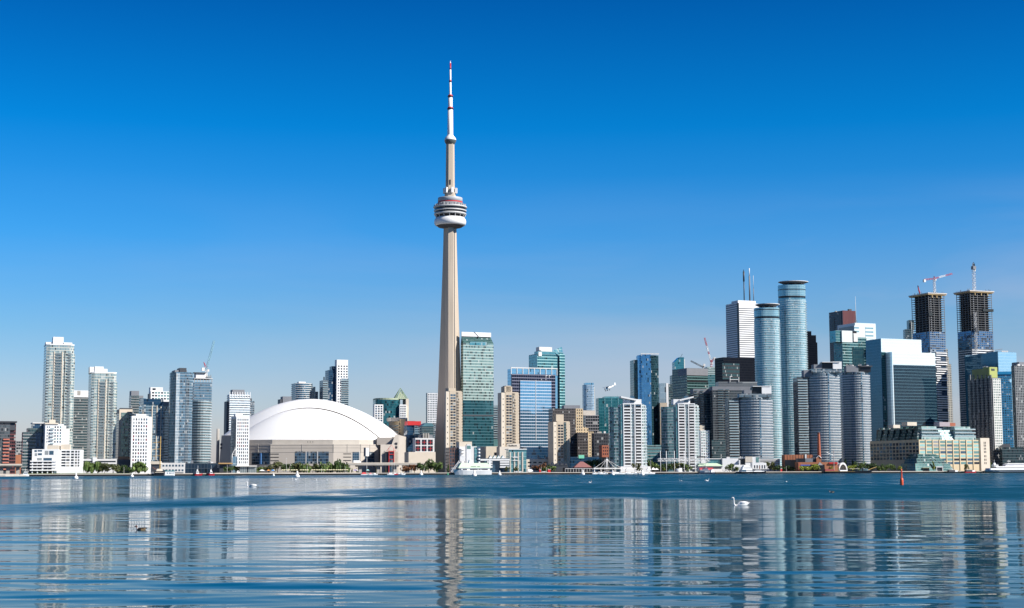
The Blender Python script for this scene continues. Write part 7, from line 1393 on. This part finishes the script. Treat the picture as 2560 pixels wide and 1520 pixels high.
for p0, p1, lab, m in ((2368, 2396, 'dark excursion boat with a white bow cabin at the terminal', HULLB), (2411, 2439, 'small excursion boat with a red side by the sunlit terminal front', HULLR)):
    b = Boat('excursion_boat', lab, p0, p1, -7, group='excursion boats at the terminal'); b.hull(4, 1.3, m); b.box('cabin', b.L*.08, b.L*.6, -1.7, 1.7, 1.2, 3.2, DGREY, .2); b.box('roof', b.L*.02, b.L*.64, -1.9, 1.9, 3.2, 3.5, STONE); b.box('bow_cabin', b.L*.62, b.L*.9, -1.5, 1.5, 1.2, 2.9, SHIPW, .8); mast(b, b.L*.4, 3.4, 6, .08)

# ------------------------------------------------------------------ cars, vans, lamps, parasols
def carmesh():
    r = empty('parked_car', (0, 0, 0)); mb = MB(); mb.prism([(-2.1, -.85), (2.1, -.85), (2.1, .85), (-2.1, .85)], .35, .85, SHIPW, polytop=[(-2.05, -.8), (2.0, -.8), (2.0, .8), (-2.05, .8)]); mb.build('body', r)
    mb = MB(); mb.prism([(-1.5, -.8), (1.1, -.8), (1.1, .8), (-1.5, .8)], .85, 1.4, WIN, SHIPW, polytop=[(-1.1, -.65), (.5, -.65), (.5, .65), (-1.1, .65)]); mb.build('cabin', r)
    for x in (-1.3, 1.3):
        for y in (-.88, .72): mb = MB(); mb.bar((x, y, .33), (x, y+.16, .33), .33, BLACK, 12); mb.build('wheel', r)
    return r
car = carmesh(); first = True
for px, off, lab in ((1291, 6, 'white car parked left of the stone framed glass building'), (1299, 6, 'white car parked before the stone framed glass building'), (1360, 7, 'white car parked behind the two red kiosks'), (1797, 12, 'white car at the left of the three before the white pavilions'), (1806, 12, 'middle white car of the three before the white pavilions'), (1815, 12, 'right white car of the three before the white pavilions')):
    c = at_off(px, off); o = car if first else copy_tree(car); first = False; o.location = (c.x, c.y, GZ+.06); o.rotation_euler = (0, 0, SANG+random.uniform(-.1, .1)); tag(o, lab, 'car', 'white cars parked on the quay')
def van(px, off, L_, H, lab, z=GZ+.06, name='box_van'):
    c = at_off(px, off); r = empty(name, (c.x, c.y, z), SANG, lab, 'van'); mb = MB(); mb.box(-L_/2, L_*.25, -1.1, 1.1, .6, H, SHIPW, SHIPW); mb.build('cargo_box', r); mb = MB(); mb.prism([(L_*.27, -1), (L_/2, -1), (L_/2, 1), (L_*.27, 1)], .5, H*.75, SHIPW, SHIPW, polytop=[(L_*.27, -.9), (L_*.42, -.9), (L_*.42, .9), (L_*.27, .9)]); mb.build('cab', r); mb = MB(); mb.box(L_*.44, L_*.47, -.9, .9, H*.42, H*.62, WIN); mb.build('windscreen', r)
    for x in (-L_*.3, L_*.36):
        for y in (-1.15, .9): mb = MB(); mb.bar((x, y, .45), (x, y+.25, .45), .45, BLACK, 12); mb.build('wheel', r)
van(1325, 8, 5.6, 3.0, 'white box van parked before the peach coloured garage')
c = at_off(893, 165); van(893, 172, 8.5, 3.6, 'white box truck driving on the expressway before the dome', at_Y(1062, 1158.2, at_off(1062, 165).y).z-.4, 'box_truck')
LAMP = None
for px, h, lab in ((310, 1169, 'pale lamp post before the dark wing of the parking garage'), (568, 1163, 'white lamp post left of the park pavilion'), (716, 1146, 'tall grey pole rising above the trees left of the dome centre'), (768, 1166, 'grey lamp post on the beach promenade below the dome centre'), (804, 1171, 'short lamp post between the parasol rows'), (863, 1167, 'lamp post by the tallest dark willow'), (1031, 1172, 'pale lamp post before the taller rust coloured tree'), (1041, 1169, 'pale lamp post between the rust and dark trees'), (1061, 1170, 'white lamp post before the dark trees'), (1353, 1168, 'lamp post right of the narrow red kiosk'), (1366, 1168, 'lamp post between the two red kiosks'), (1810, 1172, 'lamp post left of the white ferry'), (1966, 1166, 'pale lamp post right of the narrow pink kiosk'), (2294, 1165, 'slim pale lamp post left of the cream awning'), (2376, 1150, 'thin white flagpole by the sunlit terminal front')):
    c = at_off(px, 5); H = at_Y(px, h, c.y).z-GZ
    if LAMP is None:
        LAMP = empty('lamp_post', (0, 0, 0)); mb = MB(); mb.bar((0, 0, 0), (0, 0, 1), .12, WHITE2, 8, .08); mb.build('pole', LAMP); mb = MB(); mb.box(-.35, .35, -.2, .2, .985, 1.02, WHITE2); mb.build('lamp_head', LAMP); o = LAMP
    else: o = copy_tree(LAMP)
    o.location = (c.x, c.y, GZ+.06); o.scale = (1, 1, H); tag(o, lab, 'lamp post', 'lamp posts along the quay')
PAR = None; YEL = solid('pale_yellow_canvas', (.66, .62, .40), .8, .05); pxs = [684, 706, 711.5, 717, 722.5, 729, 735, 741, 752, 757.5, 763, 768.5, 780, 786, 792, 798, 803.5, 810, 818, 823.5, 829, 834, 841, 846, 851, 856.5, 862, 867]
for px in pxs:
    c = at_off(px, random.uniform(17, 22))
    if PAR is None:
        PAR = empty('parasol', (0, 0, 0)); mb = MB(); mb.lathe([(1.75, 2.35), (1.6, 2.55), (.1, 3.1), (.001, 3.15)], YEL, 12); mb.build('canopy', PAR); mb = MB(); mb.bar((0, 0, 0), (0, 0, 2.6), .06, WHITE2, 6); mb.build('pole', PAR); o = PAR
    else: o = copy_tree(PAR)
    o.location = (c.x, c.y, GZ+.35); lab = 'pale yellow parasol standing in the rows on the beach promenade before the dome' if px > 700 else 'lone pale yellow parasol left of the parasol rows'
    tag(o, lab, 'parasol', 'pale yellow parasols on the promenade')
for px, m, lab in ((655, 'white', 'white stall tent right of the park pavilion'), (671, 'orange', 'orange stall tent left of the parasol rows'), (682, 'blue', 'bright blue stall tent left of the parasol rows'), (889, 'white', 'white stall tent under the expressway'), (888, 'violet', 'violet stall tent under the expressway'), (919, 'aqua', 'pale aqua stall tent behind the red speedboat')):
    c = at_off(px, 15); colr = {'white': (.7, .7, .68), 'orange': (.6, .26, .08), 'blue': (.06, .22, .55), 'violet': (.2, .12, .5), 'aqua': (.35, .6, .6)}[m]; r = empty('stall_tent', (c.x, c.y, GZ+.35), SANG, lab, 'tent', 'stall tents on the promenade'); W = 2.6 if m == 'white' else 1.6
    mb = MB(); mb.prism([(-W, -1.4), (W, -1.4), (W, 1.4), (-W, 1.4)], 1.9, 3.0, solid('tent_'+m, colr, .8), polytop=[(-W*.3, -.2), (W*.3, -.2), (W*.3, .2), (-W*.3, .2)]); mb.build('canvas', r); mb = MB()
    for x in (-W, W): mb.bar((x*.96, -1.3, 0), (x*.96, -1.3, 1.9), .06, GREY); mb.bar((x*.96, 1.3, 0), (x*.96, 1.3, 1.9), .06, GREY)
    mb.build('poles', r)

# ------------------------------------------------------------------ buoys
BUOYW = solid('buoy_white', (.80, .79, .76), .5, .05); BU = None
for px, by, sc, lab in ((190, 1197.5, 1.15, 'white bottle shaped buoy below the white low rise, first from the left'), (330, 1193, .85, 'white buoy below the big round willow'), (684, 1190.5, .6, 'small white buoy left of the parasol rows'), (743, 1193.5, 1.25, 'large white buoy below the left window bay of the dome'), (1053, 1188.5, .95, 'white buoy below the dark trees by the concrete tower'), (1186, 1190.5, 1.2, 'round white buoy before the middle of the restaurant ship'), (1249, 1188.5, .9, 'white buoy right of the restaurant ship'), (1457, 1187.5, 1.05, 'white buoy below the red brown hip roof'), (1532, 1188, .95, 'white buoy before the blue covered sailboat'), (1606, 1188.5, 1.05, 'white buoy before the long sleek yacht')):
    c = on_water(px, by-.8); s = sc*c.y/520
    if BU is None:
        BU = empty('buoy', (0, 0, 0)); mb = MB(); mb.lathe([(.5, -.3), (.68, .1), (.6, .5), (.34, .72), (.001, .73)], BUOYW, 16); mb.build('float', BU); mb = MB(); mb.lathe([(.34, .70), (.24, .95), (.2, 1.6), (.001, 1.66)], BUOYW, 12); mb.build('neck', BU); o = BU
    else: o = copy_tree(BU)
    o.location = (c.x, c.y, 0); o.scale = (s,)*3; tag(o, lab, 'buoy', 'white buoys off the quay')
c = on_water(1119.5, 1187); r = empty('marker_buoy', (c.x, c.y, 0), 0, 'small green cone buoy left of the restaurant ship', 'buoy'); mb = MB(); s = c.y/3876; mb.lathe([(2.2*s, -.3), (2.0*s, 1.5*s), (.9*s, 4*s), (.4*s, 6.5*s), (.01, 6.6*s)], solid('buoy_green', (.04, .35, .16), .5), 14); mb.build('float', r)
c = on_water(2254.5, 1212.5); s = c.y/3876; r = empty('marker_buoy', (c.x, c.y, 0), 0, 'orange bottle shaped channel marker standing in the lake', 'buoy'); OR = solid('buoy_orange', (.70, .10, .035), .45, .08)
mb = MB(); mb.lathe([(3.4*s, -3*s), (4.2*s, 2*s), (4.4*s, 12*s), (3.6*s, 16*s), (2.2*s, 17*s)], OR, 20); mb.build('float', r); mb = MB(); mb.lathe([(2.2*s, 17*s), (1.9*s, 20*s), (1.7*s, 35*s), (1.8*s, 36*s), (1.5*s, 40*s), (.01, 40.5*s)], OR, 16); mb.build('spar', r); mb = MB(); mb.lathe([(2.3*s, 30*s), (2.3*s, 33*s)], REDP, 16); mb.build('band', r)

# ------------------------------------------------------------------ birds
FEA = solid('swan_feather', (.82, .81, .79), .7, .03, 6); BILL = solid('swan_bill', (.55, .16, .03), .4); DKF = solid('duck_dark', (.018, .014, .013), .6, .2, 8); RHEAD = solid('duck_head', (.07, .018, .018), .6, .2, 8); TANF = solid('duck_flank', (.26, .17, .08), .7, .2, 8); BRS = solid('duck_breast', (.5, .47, .45), .7, .1, 8)
def swan_mesh(neck=1.0):
    mb = MB()
    # one surface: tail, raised wings, chest low in the water, upright neck, head
    P = [(-.66, 0, .27), (-.58, 0, .22), (-.45, 0, .15), (-.25, 0, .13), (.0, 0, .13), (.22, 0, .08), (.36, 0, .03), (.50, 0, .0), (.62, 0, .04), (.69, 0, .14), (.705, 0, .28), (.70, 0, .45), (.715, 0, .60), (.745, 0, .68), (.80, 0, .685), (.87, 0, .655), (.90, 0, .64)]
    Rr = [(.02, .02), (.07, .03), (.17, .10), (.27, .22), (.30, .27), (.26, .21), (.20, .12), (.13, .08), (.085, .085), (.062, .065), (.05, .05), (.047, .047), (.05, .05), (.06, .058), (.058, .055), (.035, .035), (.03, .028)]
    mb.tube(P, Rr, FEA, 14); return mb.mesh('body')
def wing_mesh(sg):
    mb = MB(); P = [(-.56, .05*sg, .22), (-.40, .16*sg, .27), (-.15, .24*sg, .28), (.08, .24*sg, .25), (.24, .17*sg, .17)]; mb.tube(P, [(.03, .02), (.07, .07), (.09, .11), (.08, .11), (.03, .04)], FEA, 10); return mb.mesh('wing')
def bill_mesh(): mb = MB(); mb.tube([(.875, 0, .655), (.93, 0, .625), (.985, 0, .60)], [(.034, .03), (.026, .02), (.014, .008)], BILL, 8); return mb.mesh('bill')
SW = [swan_mesh(), wing_mesh(1), wing_mesh(-1), bill_mesh()]
def swan(px, py, length_px, face, lab, sc=1.0):
    c = on_water(px, py); r = empty('swan', (c.x, c.y, -.02), face, lab, 'swan', 'white swans on the lake'); s = length_px*c.y/3876/1.65*sc
    for n, m in zip(('body', 'wing', 'wing', 'bill'), SW): link(n, m, r)
    r.scale = (s,)*3; return r
swan(1855, 1263.5, 48, math.pi+.08, 'white swan with its neck stretched upright, nearest bird at the right of the lake')
swan(631, 1217, 31, math.pi-.1, 'far white swan on the calm water below the dome left end')
swan(737, 1200, 14, math.pi, 'small far swan below the left window bay of the dome'); swan(1474, 1206.5, 10, .2, 'tiny far swan below the hip roofed pavilion'); swan(1702, 1202.5, 9, 2.6, 'tiny far swan below the canopy masts'); swan(1766, 1202.5, 13, 0.1, 'far swan below the dark blue tour boat'); swan(1966, 1205, 8, 1.2, 'tiny far swan below the narrow pink kiosk'); swan(791, 1200.5, 7, 1.6, 'tiny far swan below the middle window bays of the dome'); swan(818, 1200.5, 8, 2.0, 'tiny far swan right of the one below the dome middle bays')
def duck():
    c = on_water(352, 1325); r = empty('duck', (c.x, c.y, -.015), math.pi+.05, 'dark brown duck with a reddish head swimming at the lower left', 'duck'); mb = MB()
    P = [(-.30, 0, .10), (-.24, 0, .085), (-.15, 0, .06), (-.03, 0, .055), (.08, 0, .05), (.155, 0, .055), (.19, 0, .09), (.20, 0, .135), (.205, 0, .175), (.225, 0, .20), (.25, 0, .20), (.275, 0, .19)]
    Rr = [(.012, .012), (.05, .03), (.10, .065), (.125, .085), (.11, .075), (.075, .06), (.05, .05), (.042, .042), (.045, .045), (.05, .05), (.045, .043), (.02, .02)]
    mb.tube(P, Rr, DKF, 12, mats=[DKF, TANF, TANF, DKF, DKF, BRS, BRS, RHEAD, RHEAD, RHEAD, RHEAD]); mb.build('body', r); mb = MB(); mb.tube([(.27, 0, .188), (.305, 0, .178), (.335, 0, .172)], [(.02, .014), (.018, .010), (.012, .005)], BLACK, 8); mb.build('bill', r)
    for sg in (1, -1): mb = MB(); mb.tube([(-.25, .03*sg, .115), (-.13, .085*sg, .11), (.02, .1*sg, .10)], [(.015, .012), (.035, .04), (.012, .02)], DKF, 8); mb.build('wing', r)
    s = 32*c.y/3876/.63; r.scale = (s,)*3
    return r
D0 = duck()
for px, py, L_, lab in ((2079, 1231.5, 16, 'dark duck on the rippled water left of the orange marker'), (1124, 1219, 6, 'tiny dark duck in the reflection of the concrete tower'), (1393, 1203, 4, 'tiny dark duck below the low bushes by the beige tower'), (2275, 1216, 5, 'tiny dark duck right of the orange marker')):
    c = on_water(px, py); o = copy_tree(D0); o.location = (c.x, c.y, -.02); o.scale = (L_*c.y/3876/.63,)*3; o.rotation_euler = (0, 0, math.pi+random.uniform(-.3, .3)); tag(o, lab, 'duck')

# ------------------------------------------------------------------ light aircraft
c = at_Y(1523, 969, 900); r = empty('light_aircraft', c, math.pi, 'small white high winged aeroplane flying low over the skyline', 'aeroplane'); r.rotation_euler = (R(4), R(13), math.pi+.5)
PW = solid('plane_white', (.82, .82, .80), .35, .03); mb = MB(); mb.tube([(-4.4, 0, .5), (-3.2, 0, .35), (-1.5, 0, .15), (0, 0, 0), (1.4, 0, 0), (2.4, 0, -.05), (3.1, 0, -.1), (3.4, 0, -.1)], [(.08, .12), (.18, .28), (.42, .50), (.62, .72), (.62, .74), (.52, .52), (.42, .40), (.2, .2)], PW, 12); mb.build('fuselage', r)
mb = MB(); mb.tube([(.9, -5.4, .9), (1.0, -2.5, .82), (1.0, 0, .78), (1.0, 2.5, .82), (.9, 5.4, .9)], [(.55, .06), (.8, .1), (.85, .11), (.8, .1), (.55, .06)], PW, 8) if False else None
def slabwing(name, pts, z0, z1, mat): mb = MB(); mb.prism(pts, z0, z1, mat); mb.build(name, r)
slabwing('wing', [(.1, -5.4), (1.3, -5.4), (1.75, -2), (1.75, 2), (1.3, 5.4), (.1, 5.4)], .72, .88, PW); slabwing('tailplane', [(-4.5, -1.7), (-3.9, -1.7), (-3.5, 0), (-3.9, 1.7), (-4.5, 1.7)], .48, .56, PW)
mb = MB(); q = [(-4.7, .4), (-3.2, .45), (-3.9, 1.0), (-4.25, 2.1), (-4.9, 2.1)]
mb.face([(x, -.07, z) for x, z in q], PW); mb.face([(x, .07, z) for x, z in q][::-1], PW)
for i in range(5): a, b = q[i], q[(i+1) % 5]; mb.face([(a[0], -.07, a[1]), (a[0], .07, a[1]), (b[0], .07, b[1]), (b[0], -.07, b[1])], PW)
mb.build('fin', r); mb = MB(); mb.prism([(1.3, -.6), (2.3, -.5), (2.3, .5), (1.3, .6)], .2, .74, WIN, polytop=[(1.2, -.55), (1.7, -.45), (1.7, .45), (1.2, .55)]); mb.build('windscreen', r)
for sg in (1, -1): mb = MB(); mb.bar((.9, .5*sg, -.5), (.9, 1.2*sg, -1.2), .08, PW); mb.build('gear_leg', r); mb = MB(); mb.bar((.9, 1.1*sg, -1.3), (.9, 1.35*sg, -1.3), .33, BLACK, 12); mb.build('wheel', r); mb = MB(); mb.bar((1.0, .6*sg, -.3), (1.0, 2.6*sg, .75), .06, PW); mb.build('wing_strut', r)
mb = MB(); mb.bar((2.9, 0, -.5), (2.9, 0, -1.25), .07, PW); mb.bar((2.9, -.12, -1.35), (2.9, .12, -1.35), .3, BLACK, 12); mb.build('nose_wheel', r); mb = MB(); mb.box(3.42, 3.48, -.08, .08, -1.05, .85, DGREY); mb.build('propeller', r)
# beige pier at the far left
p0 = at_off(-40, -60); p1 = at_off(23, -60); mb = MB(); mb.prism([(p0.x-60, p0.y-14), (p1.x-3, p1.y), (p1.x, p1.y+4), (p1.x-2, p1.y+60), (p0.x-60, p0.y+60)], -1, 1.5, QUAYC); mb.build('pier', kind='structure')['label'] = 'beige concrete pier at the left edge'
